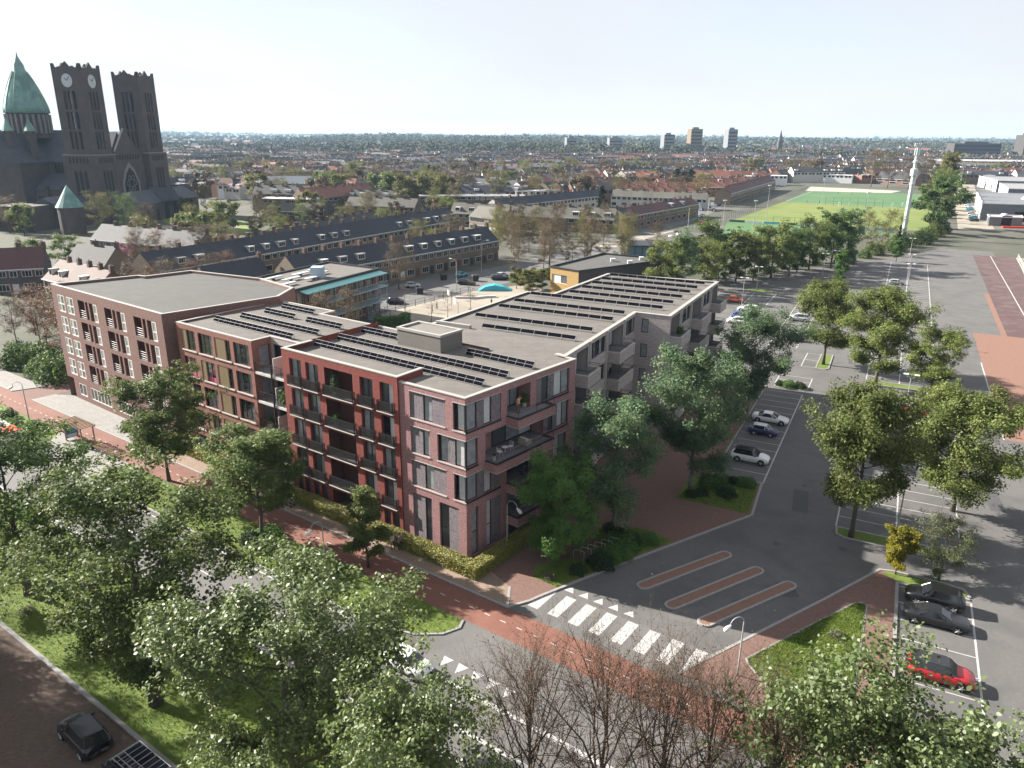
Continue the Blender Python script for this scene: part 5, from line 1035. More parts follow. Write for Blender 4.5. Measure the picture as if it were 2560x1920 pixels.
# ---- balcony furniture and pots
M('pot', (.42, .38, .33), rough=.8); M('wicker', (.36, .31, .23), (.28, .24, .18), 20, .9); M('cushion', (.60, .59, .57), rough=.9)
shrubproto('potplant', 33, .3, .55, 260, .07, 'leaf_dark'); shrubproto('cone_plant', 35, .42, 1.7, 900, .07, 'leaf_cool'); shrubproto('leafy_pot', 36, .5, .95, 700, .07, 'leaf_dark')
def potted(key, label, x, y, z, h=None, pr=.2, ph=.42):
    bm, lm, h0 = PROTO[key]; t = thing('potted_plant', label, 'potted plant', (x, y, z), 0, 'potted plants on the balconies'); MB().lathe((0, 0, 0), [(pr * .7, 0), (pr, ph), (pr * .85, ph)], 10).build('pot', 'pot', t); s = (h or h0) / h0
    link('stems', bm, t, (0, 0, ph - .02), sc=s); link('foliage', lm, t, (0, 0, ph - .02), sc=s)
potted('leafy_pot', 'leafy plant in a pale pot behind the person in apricot', 1.2, 68.6, 12.87, .9, .25, .5); potted('potplant', 'small planted pot on the left end of the long corner balcony', -1.6, 63.9, 9.32, .3)
a = uv(22.0 - .2, -1.7); b = F; FRD = Fr(rA, rC)
for z, l, k, h in ((12.84, 'tall cone shaped evergreen on the top balcony of the red block', 'cone_plant', 1.9), (9.49, 'tall dark plant on the second balcony of the red block', 'leafy_pot', .9)): q = FRD.at(7.35, z, -.45); potted(k, l, q[0], q[1], z, h, .25, .4)
q = RF.at(4.2, 9.37, -.6); potted('leafy_pot', 'large bushy plant on the middle recessed balcony', q[0], q[1], 9.38, 1.5, .3, .4); q = RF.at(1.0, 5.97, -.6); potted('leafy_pot', 'leafy pot on the lower recessed balcony', q[0], q[1], 5.98, .8, .35, .6); a = pq(42.4, 7.3); potted('leafy_pot', 'leafy plant on the top balcony of the grey wing', a.x, a.y, 12.96, 1.0, .25, .5)
q = RF.at(4.0, 9.37, -.3); MB().obox(RF.o, RF.t, RF.n, 3.4, 5.4, -.5, -.15, 9.38, 9.75).build('planter_box', 'coping'); tag(bpy.data.objects['planter_box'], 'long white planter box on the middle recessed balcony', 'planter')
def chairw(label, x, y, z, deg):
    t = thing('wire_chair', label, 'chair', (x, y, z), radians(deg), 'wire chairs on the corner balcony'); m = MB()
    for i in range(7): a = -1.1 + i * .37; m.tube([(.24 * cos(a + pi), .26 * sin(a), .45), (.3 * cos(a + pi), .3 * sin(a), .85)], .012, 4)
    m.tube([(.3 * cos(a + pi), .3 * sin(a), .85) for a in (-1.2, -.6, 0, .6, 1.2)], .014, 4); m.build('backrest', 'lamp_head', t); MB().lathe((0, 0, .43), [(.24, 0), (.26, .03)], 12).build('seat', 'lamp_head', t)
    for sx in (1, -1):
        for sy in (1, -1): MB().tube([(.16 * sx, .16 * sy, .43), (.24 * sx, .24 * sy, 0)], .014, 4).build('leg', 'lamp_head', t)
chairw('white wire chair on the corner balcony, the left one', -1.1, 64.9, 9.32, 40); chairw('white wire chair on the corner balcony, the right one', -.1, 66.2, 9.32, 220)
t = thing('side_table', 'small round white table between the wire chairs', 'table', (-.6, 65.6, 9.32)); MB().lathe((0, 0, .6), [(.32, 0), (.32, .03)], 14).build('table_top', 'lamp_head', t); MB().tube([(0, 0, 0), (0, 0, .6)], .03, 6).build('leg', 'lamp_head', t)
t = thing('lounge_chair', 'wicker lounge chair with white cushions on the corner balcony', 'chair', (1.3, 67.7, 9.32), radians(140)); MB().box((-.42, -.45, .08), (.42, .45, .38)).build('base', 'wicker', t); MB().box((-.42, .36, .38), (.42, .45, .75)).build('backrest', 'wicker', t); MB().box((-.36, -.42, .381), (.36, .3, .5)).build('seat_cushion', 'cushion', t); MB().box((-.34, .22, .5), (.34, .355, .85)).build('back_cushion', 'cushion', t)
for s in (1, -1): MB().box((s * .46 - .04, -.45, .08), (s * .46 + .04, .45, .58)).build('armrest', 'wicker', t)
# ============================================================ THE TOWN BEHIND
M('church_brick', (.055, .045, .044), (.08, .064, .06), .25, .9, .2, 3); M('church_stone', (.17, .165, .16), rough=.8); M('slate', (.040, .042, .055), (.058, .06, .074), .4, .7); M('copper', (.115, .225, .195), (.165, .285, .25), .35, .7, macro=(.08, .15, .135), mscale=.15); M('opening', (.012, .011, .012), rough=.9); M('clock_face', (.42, .44, .46), rough=.6)
for n_, c_, d_ in (('tile_dark', (.022, .024, .034), (.034, .036, .046)), ('tile_grey', (.034, .034, .036), (.048, .047, .047)), ('tile_olive', (.062, .059, .048), (.08, .076, .062)), ('tile_red', (.145, .056, .04), (.18, .078, .056)), ('tile_orange', (.19, .078, .048), (.235, .10, .065)), ('tile_brown', (.055, .028, .021), (.075, .040, .029)), ('tile_maroon', (.075, .032, .032), (.10, .045, .042)), ('flat_pale', (.33, .34, .35), (.42, .43, .44)), ('flat_grey', (.16, .16, .165), (.22, .22, .22))): M(n_, c_, d_, 1.2, .8, objrand=.14)
for n_, c_, d_ in (('house_brown', (.115, .088, .062), (.15, .115, .08)), ('house_red', (.15, .075, .055), (.19, .10, .07)), ('house_pale', (.36, .34, .30), (.43, .41, .37)), ('house_dark', (.05, .045, .045), (.07, .062, .06)), ('house_white', (.55, .55, .54), (.62, .62, .61))): M(n_, c_, d_, 1.5, .85, objrand=.15)
M('trim_white', (.50, .50, .49), rough=.5); M('chim', (.075, .05, .042), (.10, .07, .055), 3, .9)
# ---------- church
CF = Vector((-177.5, 352, 0)); ax = fr(172); by = fr(262)
def ch(x, y, z=0.): r = CF + ax * x + by * y; return Vector((r.x, r.y, z))
C_ = thing('church', 'dark brick church with two square towers and a green copper dome', 'church')
def cbox(name, x0, x1, y0, y1, z0, z1, mat, par=None): return MB().prism([ch(x0, y0), ch(x1, y0), ch(x1, y1), ch(x0, y1)], z0, z1).build(name, mat, par or C_)
def croof(name, x0, x1, y0, y1, z0, z1, along='x', mat='slate', par=None):
    m = MB(); a, b, c, d = ch(x0, y0, z0), ch(x1, y0, z0), ch(x1, y1, z0), ch(x0, y1, z0)
    if along == 'x': e, f = ch(x0, (y0 + y1) / 2, z1), ch(x1, (y0 + y1) / 2, z1); m.face([a, b, f, e]); m.face([c, d, e, f]); m.face([d, a, e]); m.face([b, c, f])
    else: e, f = ch((x0 + x1) / 2, y0, z1), ch((x0 + x1) / 2, y1, z1); m.face([d, a, e, f]); m.face([b, c, f, e]); m.face([a, b, e]); m.face([c, d, f])
    return m.build(name, mat, par or C_)
def pointed(F, par, c, w, z0, z1, mat='opening', d=.05, nm='arched_window'):
    m = MB(); P = [F.at(c - w / 2, z0, d), F.at(c + w / 2, z0, d), F.at(c + w / 2, z1 - w * .7, d), F.at(c + w * .28, z1 - w * .25, d), F.at(c, z1, d), F.at(c - w * .28, z1 - w * .25, d), F.at(c - w / 2, z1 - w * .7, d)]; m.face(P); return m.build(nm, mat, par)
for ti, ty in enumerate((19, -19)):
    hw = 6.3; zt = (60.5, 60.0)[ti]; cor = [ch(-hw, ty - hw), ch(hw, ty - hw), ch(hw, ty + hw), ch(-hw, ty + hw)]; cx = sum(cor, Vector()) / 4; tw = None
    cbox('tower_base', -7.2, 7.2, ty - 7.2, ty + 7.2, 0, 27.5, 'church_brick')
    for i in range(4):
        A, B = cor[i], cor[(i + 1) % 4]; F = Fr(A, B)
        if F.n.dot(A + B - cx * 2) < 0: F = Fr(B, A)
        ops = []
        for x in (3.6, 5.65, 7.7):
            for z0, z1 in ((30, 37), (38, 44.6), (45.6, 52.6 if not ti else 54)): ops.append((x, x + 1.25, z0, z1, .9))
        w = facade(C_, F, 27.5, zt, ops, 'church_brick', .9, 'tower_wall')
        m = MB(); L_ = F.L
        prf = [(0, zt), (L_, zt), (L_, zt + 2.6), (L_ - .9, zt + 2.6), (L_ - 1.6, zt + .9), (L_ * .72, zt + 1.5), (L_ * .66, zt + 1.0), (L_ * .5, zt + 3.3), (L_ * .34, zt + 1.0), (L_ * .28, zt + 1.5), (1.6, zt + .9), (.9, zt + 2.6), (0, zt + 2.6)]
        n_ = len(prf); m.v += [F.at(a, z, 0.) for a, z in prf] + [F.at(a, z, -.7) for a, z in prf]; m.f += [tuple(range(n_)), tuple(range(2 * n_ - 1, n_ - 1, -1))] + [(i_, i_ + n_, (i_ + 1) % n_ + n_, (i_ + 1) % n_) for i_ in range(n_)]; m.mi += [0] * (n_ + 2); m.build('crown', 'church_brick', C_)
        if not ti:
            m = MB(); m.face([F.at(L_ / 2 + 2.4 * cos(a), 56.6 + 2.6 * sin(a), .12) for a in [2 * pi * k_ / 24 for k_ in range(24)]]); cl = m.build('clock', 'clock_face', C_)
            for a_, l_ in ((.9, 1.9), (2.3, 1.3)): MB().tube([F.at(L_ / 2, 56.6, .2), F.at(L_ / 2 + l_ * cos(a_), 56.6 + l_ * sin(a_), .2)], .12, 4).build('clock_hand', 'opening', cl)
        MB().obox(F.o, F.t, F.n, -.95, L_ + .95, .0, 1.0, 27.5, 27.9).build('cornice', 'church_stone', C_)
        LF = Fr(Vector(F.at(-.9, 0, .9)), Vector(F.at(L_ + .9, 0, .9)))
        for k_ in range(6): pointed(LF, C_, 3.2 + k_ * 1.6, .9, 24.4, 26.9)
        for k_ in range(3): pointed(LF, C_, 5.0 + k_ * 2.2, 1.5, 10, 21.5)
    MB().face([(p.x, p.y, zt - 1) for p in cor]).build('tower_roof', 'slate', C_)
cbox('gable_wall', -4.5, 0, -12.0, 12.0, 0, 28, 'church_brick'); FG = Fr(ch(-4.5, -11.8), ch(-4.5, 11.8))
if FG.n.dot(-ax) < 0: FG = Fr(ch(-4.5, 11.8), ch(-4.5, -11.8))
m = MB(); m.v += [FG.at(3, 28, 0), FG.at(20.6, 28, 0), FG.at(11.8, 38.5, 0), FG.at(3, 28, -1), FG.at(20.6, 28, -1), FG.at(11.8, 38.5, -1)]; m.f += [(0, 1, 2), (5, 4, 3), (0, 2, 5, 3), (1, 4, 5, 2), (0, 3, 4, 1)]; m.mi += [0] * 5; m.build('gable', 'church_brick', C_)
pointed(FG, C_, 11.8, 12.5, 6.5, 24, 'church_stone', .1, 'portal_frame'); pointed(FG, C_, 11.8, 9.8, 7.5, 21.8, 'opening', .2, 'rose_window')
for i in range(9): pointed(FG, C_, 4.2 + i * 1.9, 1.1, 25.2, 27.6, d=.08)
m = MB()
for i in range(6): a = 2 * pi * i / 6; m.tube([FG.at(11.8 + 2.6 * cos(a) + 1.0 * cos(b_), 15 + 2.6 * sin(a) + 1.0 * sin(b_), .3) for b_ in [2 * pi * j / 10 for j in range(11)]], .16, 4)
m.build('tracery', 'church_stone', C_)
cbox('nave', 0, 62, -9, 9, 0, 24, 'church_brick'); croof('nave_roof', -1, 62, -9.6, 9.6, 24, 37)
for s in (1, -1):
    cbox('aisle', 4, 60, 9 * s if s > 0 else -20, 20 if s > 0 else -9, 0, 13, 'church_brick'); m = MB(); m.face([ch(4, 20.5 * s, 13), ch(60, 20.5 * s, 13), ch(60, 9 * s, 19), ch(4, 9 * s, 19)]); m.build('aisle_roof', 'slate', C_)
SF = Fr(ch(60, 9.05), ch(0, 9.05)); SA = Fr(ch(60, 20.05), ch(4, 20.05))
if SF.n.dot(by) < 0: SF = Fr(ch(0, 9.05), ch(60, 9.05)); SA = Fr(ch(4, 20.05), ch(60, 20.05))
for i in range(7):
    for k_ in (-1, 0, 1): pointed(SF, C_, 5 + i * 8 + k_ * 1.5, 1.2, 19.5, 23.2 + (.4 if k_ == 0 else 0)); pointed(SA, C_, 5 + i * 7.6 + k_ * 1.5, 1.2, 4, 10.5)
for i in range(8): MB().obox(SA.o, SA.t, SA.n, i * 7.6, i * 7.6 + 1.2, 0, 1.4, 0, 14.5).build('buttress', 'church_brick', C_)
cbox('transept', 28, 50, -26, 26, 0, 24, 'church_brick'); croof('transept_roof', 27.5, 50.5, -26.5, 26.5, 24, 37.5, 'y')
DC = ch(38, 4)
MB().lathe((DC.x, DC.y, 0), [(8.6, 34), (8.6, 41), (8.2, 41.2), (8.2, 44.3), (8.6, 44.5)], 24).build('drum', 'church_brick', C_)
for i in range(24): a = 2 * pi * i / 24; MB().box((-.4, -.4, 36), (.4, .4, 44)).build('pilaster', 'church_stone', C_).location = (DC.x + 8.5 * cos(a), DC.y + 8.5 * sin(a), 0)
dm_ = MB().lathe((DC.x, DC.y, 0), [(8.9, 44.5), (8.5, 47), (7.5, 50.5), (6.0, 54.5), (4.3, 58.5), (2.7, 61.5), (2.3, 62.3), (2.0, 64.3), (1.4, 65.4), (.4, 67.6), (.1, 69.5)], 24).build('dome', 'copper', C_, smooth=True)
for i in range(12): a = 2 * pi * i / 12; MB().tube([(DC.x + r * cos(a), DC.y + r * sin(a), z) for r, z in ((8.9, 44.6), (8.55, 47), (7.55, 50.5), (6.05, 54.5), (4.35, 58.5), (2.75, 61.5))], .22, 4).build('rib', 'copper', dm_)
for x, y in ((30, 14), (34, 22), (60, 16)): p = ch(x, y); o = MB().lathe((p.x, p.y, 0), [(2, 24), (2, 37)], 8).build('pinnacle', 'church_brick', C_); MB().lathe((p.x, p.y, 0), [(2.4, 37), (1.3, 39.5), (.1, 42)], 8).build('pinnacle_cap', 'copper', o)
p = Vector((-168.0, 291, 0)); m = MB().lathe(p, [(4.4, 0), (4.4, 9.8), (4.8, 10)], 16); m.build('stair_turret', 'church_brick', C_); MB().lathe(p, [(5.0, 10), (3.4, 12.5), (2.2, 14.5), (.1, 18)], 16).build('turret_roof', 'copper', C_)
cbox('chapel', 0, 18, 45, 58, 0, 9.5, 'church_brick'); cbox('link', -4, 10, 26, 46, 0, 8, 'church_brick'); croof('link_roof', -4.5, 10.5, 25, 47, 8, 12, 'y')
cbox('porch', -22, -7, -24, 22, 0, 7.5, 'church_brick'); croof('porch_roof', -22.5, -6.5, -24.5, 22.5, 7.5, 12.5, 'y'); croof('porch_gable', -25, -14, -4, 6, 8.0, 13.5)
PF = Fr(ch(-22.05, 22), ch(-22.05, -24)); PF = PF if PF.n.dot(-ax) > 0 else Fr(ch(-22.05, -24), ch(-22.05, 22))
for i in range(6): pointed(PF, C_, 5 + i * 7, 3.6 if i in (2, 3) else 2.4, 0, 7.0 if i in (2, 3) else 5)
# ---------- houses
RH = random.Random(77)
def house_parts(t, F, w, d, e, r, wall, roof, det, dormer, eave_white, gable=False, hip=False):
    """one house in facade frame F (front at d=0, body behind)"""
    m = MB(); A = F.at; m.face([A(0, 0), A(w, 0), A(w, e), A(0, e)]); m.face([A(w, 0, -d), A(0, 0, -d), A(0, e, -d), A(w, e, -d)])
    m.face([A(0, 0, -d), A(0, 0), A(0, e), A(0, r - .05, -d / 2), A(0, e, -d)]); m.face([A(w, 0), A(w, 0, -d), A(w, e, -d), A(w, r - .05, -d / 2), A(w, e)]); m.build('wall', wall, t)
    o = .35; m = MB(); sl = (r - e) / (d / 2); zo = e - o * sl
    for a, b, c_ in ((o, zo, 1), (-d - o, zo, -1)):
        P = [A(0, b, a), A(w, b, a), A(w, r, -d / 2), A(0, r, -d / 2)]; Q = [(x, y, z + .16) for x, y, z in P]; m.hull8(P + Q)
    m.build('roof', roof, t)
    if det >= 1:
        ch_ = MB().obox(F.o, F.t, F.n, w - .55, w + .35, -d / 2 - .5, -d / 2 + .4, r - .6, r + 1.3).build('chimney', 'chim', t)
        if det > 1: MB().obox(F.o, F.t, F.n, w - .35, w - .1, -d / 2 - .2, -d / 2 + .1, r + 1.3, r + 1.6).build('chimney_pot', 'tile_red', ch_)
    if eave_white: MB().obox(F.o, F.t, F.n, 0, w, .02, o + .08, e - .22, e + .0).build('gutter', 'trim_white', t)
    def win(x0, x1, z0, z1, dd=.0, F_=F, par=None):
        f = MB().obox(F_.o, F_.t, F_.n, x0, x1, dd, dd + .06, z0, z1).build('window', 'trim_white', par or t); n_ = max(1, int((x1 - x0) / .7)); ww = (x1 - x0 - .16) / n_
        if det > 1 and par is None or det > 2:
            for i in range(n_): MB().obox(F_.o, F_.t, F_.n, x0 + .08 + i * ww + .04, x0 + .08 + (i + 1) * ww - .04, dd + .06, dd + .075, z0 + .1, z1 - .1).build('pane', 'glass_dark', f)
        else: MB().obox(F_.o, F_.t, F_.n, x0 + .12, x1 - .12, dd + .06, dd + .075, z0 + .12, z1 - .12).build('pane', 'glass_dark', f)
    if det:
        win(.5, w * .5, e - 1.9, e - .4); win(w * .62, w - .4, e - 1.9, e - .4); win(.5, w * .55, .8, 2.5)
        if det > 1: MB().obox(F.o, F.t, F.n, w * .66, w - .5, .01, .07, .1, 2.4).build('door', RH.choice(['frame_dark', 'trim_white', 'tile_maroon']), t)
    if dormer:
        x0, x1 = w * .5 - dormer / 2, w * .5 + dormer / 2; zb_ = e + sl * .9; db = -.9; zt_ = min(zb_ + 1.55, r - .25); back = -(zt_ - e) / sl
        dmr = MB().hull8([A(x0, zb_, db), A(x1, zb_, db), A(x1, zb_, db - .1), A(x0, zb_, db - .1), A(x0, zt_, db), A(x1, zt_, db), A(x1, zt_, back), A(x0, zt_, back)]).face([A(x0, zb_, db), A(x0, zt_, db), A(x0, zt_, back)]).build('dormer', 'trim_white', t)
        MB().obox(F.o, F.t, F.n, x0 - .12, x1 + .12, back, db + .15, zt_, zt_ + .12).build('dormer_roof', RH.choice(['flat_grey', 'trim_white']), dmr)
        n_ = max(2, int((x1 - x0) / .7)); ww = (x1 - x0 - .3) / n_
        for i in range(n_): MB().obox(F.o, F.t, F.n, x0 + .15 + i * ww + .05, x0 + .15 + (i + 1) * ww - .05, db, db + .03, zb_ + .35, zt_ - .15).build('pane', 'glass_dark', dmr)
NUMW0 = ['first', 'second', 'third', 'fourth', 'fifth', 'sixth', 'seventh', 'eighth', 'ninth', 'tenth', 'eleventh', 'twelfth', 'thirteenth', 'fourteenth', 'fifteenth', 'sixteenth', 'seventeenth', 'eighteenth', 'nineteenth', 'twentieth', 'twenty-first', 'twenty-second', 'twenty-third', 'twenty-fourth']
_u = NUMW0[:9]; _t = dict(zip(range(20, 100, 10), ('twenty', 'thirty', 'forty', 'fifty', 'sixty', 'seventy', 'eighty', 'ninety')))
NUMW = NUMW0[:20] + [(_t[k_ // 10 * 10] + ('-' + _u[k_ % 10 - 1])) if k_ % 10 else _t[k_][:-1] + 'ieth' for k_ in range(21, 100)]
HOUSES = 0
def row(A, B, n, d, e, r, wall, roof, lab, det=2, dorm=.0, ew=True, dw=(1.6, 2.8)):
    """a terrace: every house a thing; A-B is the front line seen left to right"""
    global HOUSES
    F = Fr(Vector((A[0], A[1], 0)), Vector((B[0], B[1], 0))); w = F.L / n
    for i in range(n):
        Fi = Fr(Vector(F.at(i * w + .002, 0)), Vector(F.at((i + 1) * w - .002, 0))); c = F.at(i * w + w / 2, 0, -d / 2); HOUSES += 1
        t = thing('terraced_house', '%s house from the left, %s' % (NUMW[i] if i < 24 else 'last', lab), 'house', group=lab)
        house_parts(t, Fi, w - .004, d, e, r, RH.choice(wall) if isinstance(wall, list) else wall, RH.choice(roof) if isinstance(roof, list) else roof, det, RH.uniform(*dw) if RH.random() < dorm else 0, ew)
row((-50, 174.5), (-4.6, 236), 13, 9, 6.2, 10.0, 'house_brown', 'tile_dark', 'dark roofed terrace facing the playground street', 2, .75)
row((-85, 178), (-21, 297), 24, 10, 5.8, 10.0, 'house_brown', 'tile_dark', 'long dark roofed terrace behind the first one', 1, .7)
row((-69, 221), (-49, 284), 11, 9, 5.8, 9.6, 'house_red', 'tile_grey', 'grey roofed terrace behind the long dark one', 1, .15)
row((-27, 325), (40, 303), 11, 10, 5.6, 9.4, 'house_brown', 'tile_olive', 'terrace with pale olive roofs behind the brown trees', 1, .5)
row((-6, 352), (49, 420), 14, 9, 5.8, 8.8, 'house_pale', 'tile_dark', 'pale walled terrace with black roof behind the olive roofs', 1, 0)
row((53, 420), (101, 403), 9, 9, 5.8, 8.6, 'house_pale', 'tile_olive', 'pale terrace ending beside the sports street', 1, 0)
row((46, 312), (90, 374), 12, 9, 5.8, 8.6, 'house_brown', ['tile_maroon', 'tile_dark'], 'brown terrace along the sports street', 1, .1)
row((122, 434), (189, 561), 24, 9, 6.4, 9.2, 'house_brown', 'tile_maroon', 'long maroon roofed terrace beside the pitches', 1, 0)
row((50, 452), (116, 459), 11, 9, 5.6, 8.6, 'house_red', 'tile_red', 'first red roofed terrace behind the pale houses', 1, .1)
row((60, 488), (142, 498), 13, 9, 5.6, 8.6, 'house_red', ['tile_orange', 'tile_red'], 'second red roofed terrace behind the pale houses', 1, .1)
row((100, 532), (184, 556), 14, 9, 5.6, 8.6, 'house_red', ['tile_orange', 'tile_red'], 'red roofed terrace at the far corner of the pitches', 1, .1)
row((-111, 176), (-91, 161), 5, 9, 4.6, 8.4, 'house_red', 'tile_brown', 'orange tiled terrace with chimneys behind the dark brown block', 2, .5, True, (1.2, 1.6))
row((-124, 178), (-114, 182), 2, 10, 6, 10.4, 'house_dark', 'tile_maroon', 'dark maroon roofed pair at the left edge', 2, 0)
row((-117, 196), (-104, 191), 2, 9, 5, 9.2, 'house_brown', 'tile_grey', 'grey roofed pair below the church', 2, 0)
row((-134, 240), (-93, 221), 7, 10, 5, 9.2, 'house_brown', 'tile_grey', 'long grey roofed terrace in front of the church', 1, 0)
row((-111, 339), (-84, 341), 4, 10, 4.2, 7.2, 'house_dark', 'tile_olive', 'low grey green houses beside the church square', 1, 0, True)
row((-77, 352), (-44, 344), 5, 10, 6, 9.2, 'house_brown', 'tile_olive', 'brown houses with plain roofs left of the olive terrace', 1, 0)
row((-48, 392), (6, 398), 8, 10, 7, 7.4, 'house_dark', 'flat_grey', 'dark flat roofed houses behind the brown ones', 1, 0)
row((254, 662), (300, 668), 6, 12, 4.5, 10.5, 'house_brown', 'tile_grey', 'steep roofed houses beyond the sand court', 1, 0)
row((298, 640), (318, 616), 3, 12, 4.5, 10, 'house_red', 'tile_grey', 'steep roofed houses right of the sand court', 1, 0)
def lone(A, B, d, e, r, wall, roof, lab, det=1, dorm=0):
    F = Fr(Vector((A[0], A[1], 0)), Vector((B[0], B[1], 0))); t = thing('house', lab, 'house'); house_parts(t, F, F.L, d, e, r, wall, roof, det, dorm, False)
lone((-66, 164), (-57, 178), 9, 4.5, 9.2, 'house_brown', 'tile_dark', 'dark roofed gabled house just behind the flat brown block', 2)
lone((-18, 312), (-5, 298), 10, 5.6, 9.4, 'house_brown', 'tile_olive', 'gabled house with pale olive roof and skylights', 2)
lone((-140, 440), (-112, 446), 12, 7, 13, 'house_red', 'flat_pale', 'brick house with a shining white roof left of the green trees', 1)
lone((-70, 440), (-40, 430), 14, 6, 11, 'house_dark', 'tile_dark', 'dark house with steep roof among the green trees', 1)
# scattered town: the nearest are things, the far mass is one object
def blocked(x, y):
    if x > 55 and y < 640 and x > 60 + (y - 300) * .42: return True
    if (x + 195) ** 2 + (y - 355) ** 2 < 95 ** 2 or (x + 125) ** 2 + (y - 322) ** 2 < 45 ** 2: return True
    if y < 425 and -90 < x < 130: return True
    return y < 330
lst = []
for k in range(12500):
    y = 330 * (2600 / 330) ** (RH.random() ** 1.15); x = RH.uniform(-1.0, .98) * y
    if blocked(x, y) or (y > 420 and 45 < x < 200 and y < 570): continue
    ang = RH.choice([-8, 8, 52, 62, 150, 172, 20]); n = RH.randint(2, 7); w = RH.uniform(5.5, 8); d = RH.uniform(8.5, 11); flat = RH.random() < .32; e = RH.uniform(5.5, 8.5); r = e + (.3 if flat else RH.uniform(3, 4.6)); t_ = fr(ang)
    roof = RH.choice(['flat_pale', 'flat_grey', 'flat_pale']) if flat else RH.choice(['tile_dark', 'tile_grey', 'tile_red', 'tile_brown', 'tile_maroon', 'tile_dark', 'tile_grey', 'tile_olive', 'tile_dark', 'tile_grey'] if x < 40 or y > 620 else ['tile_red', 'tile_orange', 'tile_dark', 'tile_grey', 'tile_brown'])
    wall = RH.choice(['house_brown', 'house_red', 'house_pale', 'house_dark', 'house_red', 'house_white'])
    if y > 1250 and RH.random() < .8: continue
    if y > 700 and not flat and roof in ('tile_orange', 'tile_red') and RH.random() < .7: roof = 'tile_dark'
    if any(abs(x - q[0]) + abs(y - q[1]) < (24 if y < 900 else 30) for q in lst[-500:]): continue
    lst.append((x, y, t_, n, w, d, e, r, wall, roof))
lst.sort(key=lambda q: q[1]); mats_ = ['house_brown', 'house_red', 'house_pale', 'house_dark', 'house_white', 'tile_dark', 'tile_grey', 'tile_red', 'tile_orange', 'tile_maroon', 'tile_olive', 'flat_pale', 'flat_grey', 'opening', 'trim_white', 'tile_brown']; mass = MB(); cnt = 0
for x, y, t_, n, w, d, e, r, wall, roof in lst:
    F0 = Fr(Vector((x, y, 0)), Vector((x, y, 0)) + t_ * 10)
    if F0.n.y > 0: F0 = Fr(Vector((x, y, 0)) + t_ * (n * w), Vector((x, y, 0)))
    for i in range(n):
        if cnt < 110:
            cnt += 1; Fi = Fr(Vector(F0.at(i * w, 0)), Vector(F0.at((i + 1) * w - .01, 0))); c_ = roof.split('_'); t = thing('town_house', '%s %s roofed house in the town behind the terraces' % ({'flat': 'flat', 'tile': 'tiled'}[c_[0]], c_[1]), 'house', group='%s %s roofed houses in the town' % (c_[0], c_[1])); house_parts(t, Fi, w - .01, d, e, r, wall, roof, 1 if cnt < 100 else 0, 0, False)
        else:
            a, b = i * w, (i + 1) * w - .02; A = F0.at; wi, ri = mats_.index(wall), mats_.index(roof); mass.face([A(a, 0), A(b, 0), A(b, e), A(a, e)], wi); mass.face([A(a, 0, -d), A(a, 0), A(a, e), A(a, r, -d / 2), A(a, e, -d)], wi); mass.face([A(b, 0), A(b, 0, -d), A(b, e, -d), A(b, r, -d / 2), A(b, e)], wi)
            mass.face([A(a, e - .1, .3), A(b, e - .1, .3), A(b, r, -d / 2), A(a, r, -d / 2)], ri); mass.face([A(b, e - .1, -d - .3), A(a, e - .1, -d - .3), A(a, r, -d / 2), A(b, r, -d / 2)], ri)
            if y < 1300:
                for x0 in (a + .8, a + w * .55): mass.face([A(x0, e - 2, .04), A(x0 + w * .3, e - 2, .04), A(x0 + w * .3, e - .6, .04), A(x0, e - .6, .04)], 13)
                if RH.random() < .45: mass.obox(F0.o, F0.t, F0.n, a + w * .25, a + w * .75, -d * .35, -d * .12, e + .5, min(r, e + 2.2), 14)
                if RH.random() < .7: mass.obox(F0.o, F0.t, F0.n, a - .4, a + .5, -d / 2 - .4, -d / 2 + .5, r - .4, r + 1.2, 0)
o = mass.build('distant_town', mats_); o['kind'] = 'stuff'; o['label'] = 'rooftops of the town spreading to the horizon'; o['category'] = 'rooftops'
# ---------- school block with turquoise canopy
B_ = thing('school_block', 'low flat roofed block with a turquoise canopy and blue stairs', 'building'); sA, sB, sC, sD = Vector((-42.1, 138.8, 0)), Vector((-29.5, 164.5, 0)), Vector((-42.5, 172.5, 0)), Vector((-55, 147, 0)); F = Fr(sA, sB); M('turq', (.22, .50, .47), rough=.5); M('steel_blue', (.22, .30, .33), rough=.5); M('cream', (.42, .37, .26), rough=.7)
ops = []
for z in (.4, 3.4, 6.3):
    for i in range(8): ops.append((2 + i * 3.2, 2 + i * 3.2 + 2.3, z, z + 2.3))
facade(B_, F, 0, 9.5, ops, 'brick_dark')
for a, b, z0, z1 in ops: window(B_, F, a, b, z0, z1, 3, fm='cream', gl=['glass_dark', 'glass_mid', 'glass_dark'])
body(B_, [sA, sB, sC, sD], 9.5, 9.35, 'brick_dark', 'roofing', skip=(0,)); m = MB(); strip(m, [sA, sB, sC, sD], .4, 9.2, 9.7, True); m.build('parapet', 'frame_dark', B_)
MB().hull8([F.at(3, 9.0, .05), F.at(F.L, 9.0, .05), F.at(F.L + .4, 8.6, 2.0), F.at(3, 8.6, 2.0), F.at(3, 9.12, .05), F.at(F.L, 9.12, .05), F.at(F.L + .4, 8.72, 2.0), F.at(3, 8.72, 2.0)]).build('canopy', 'turq', B_)
for z in (3.0, 6.0):
    o = MB().obox(F.o, F.t, F.n, 8, F.L + .6, .05, 2.0, z - .2, z).build('gallery', 'steel_blue', B_); m = MB()
    for i in range(60): x = 8 + i * (F.L - 7.4) / 59; m.obox(F.o, F.t, F.n, x, x + .05, 1.94, 1.98, z, z + 1.0)
    m.obox(F.o, F.t, F.n, 8, F.L + .6, 1.92, 2.0, z + .98, z + 1.05); m.build('railing', 'steel_blue', o)
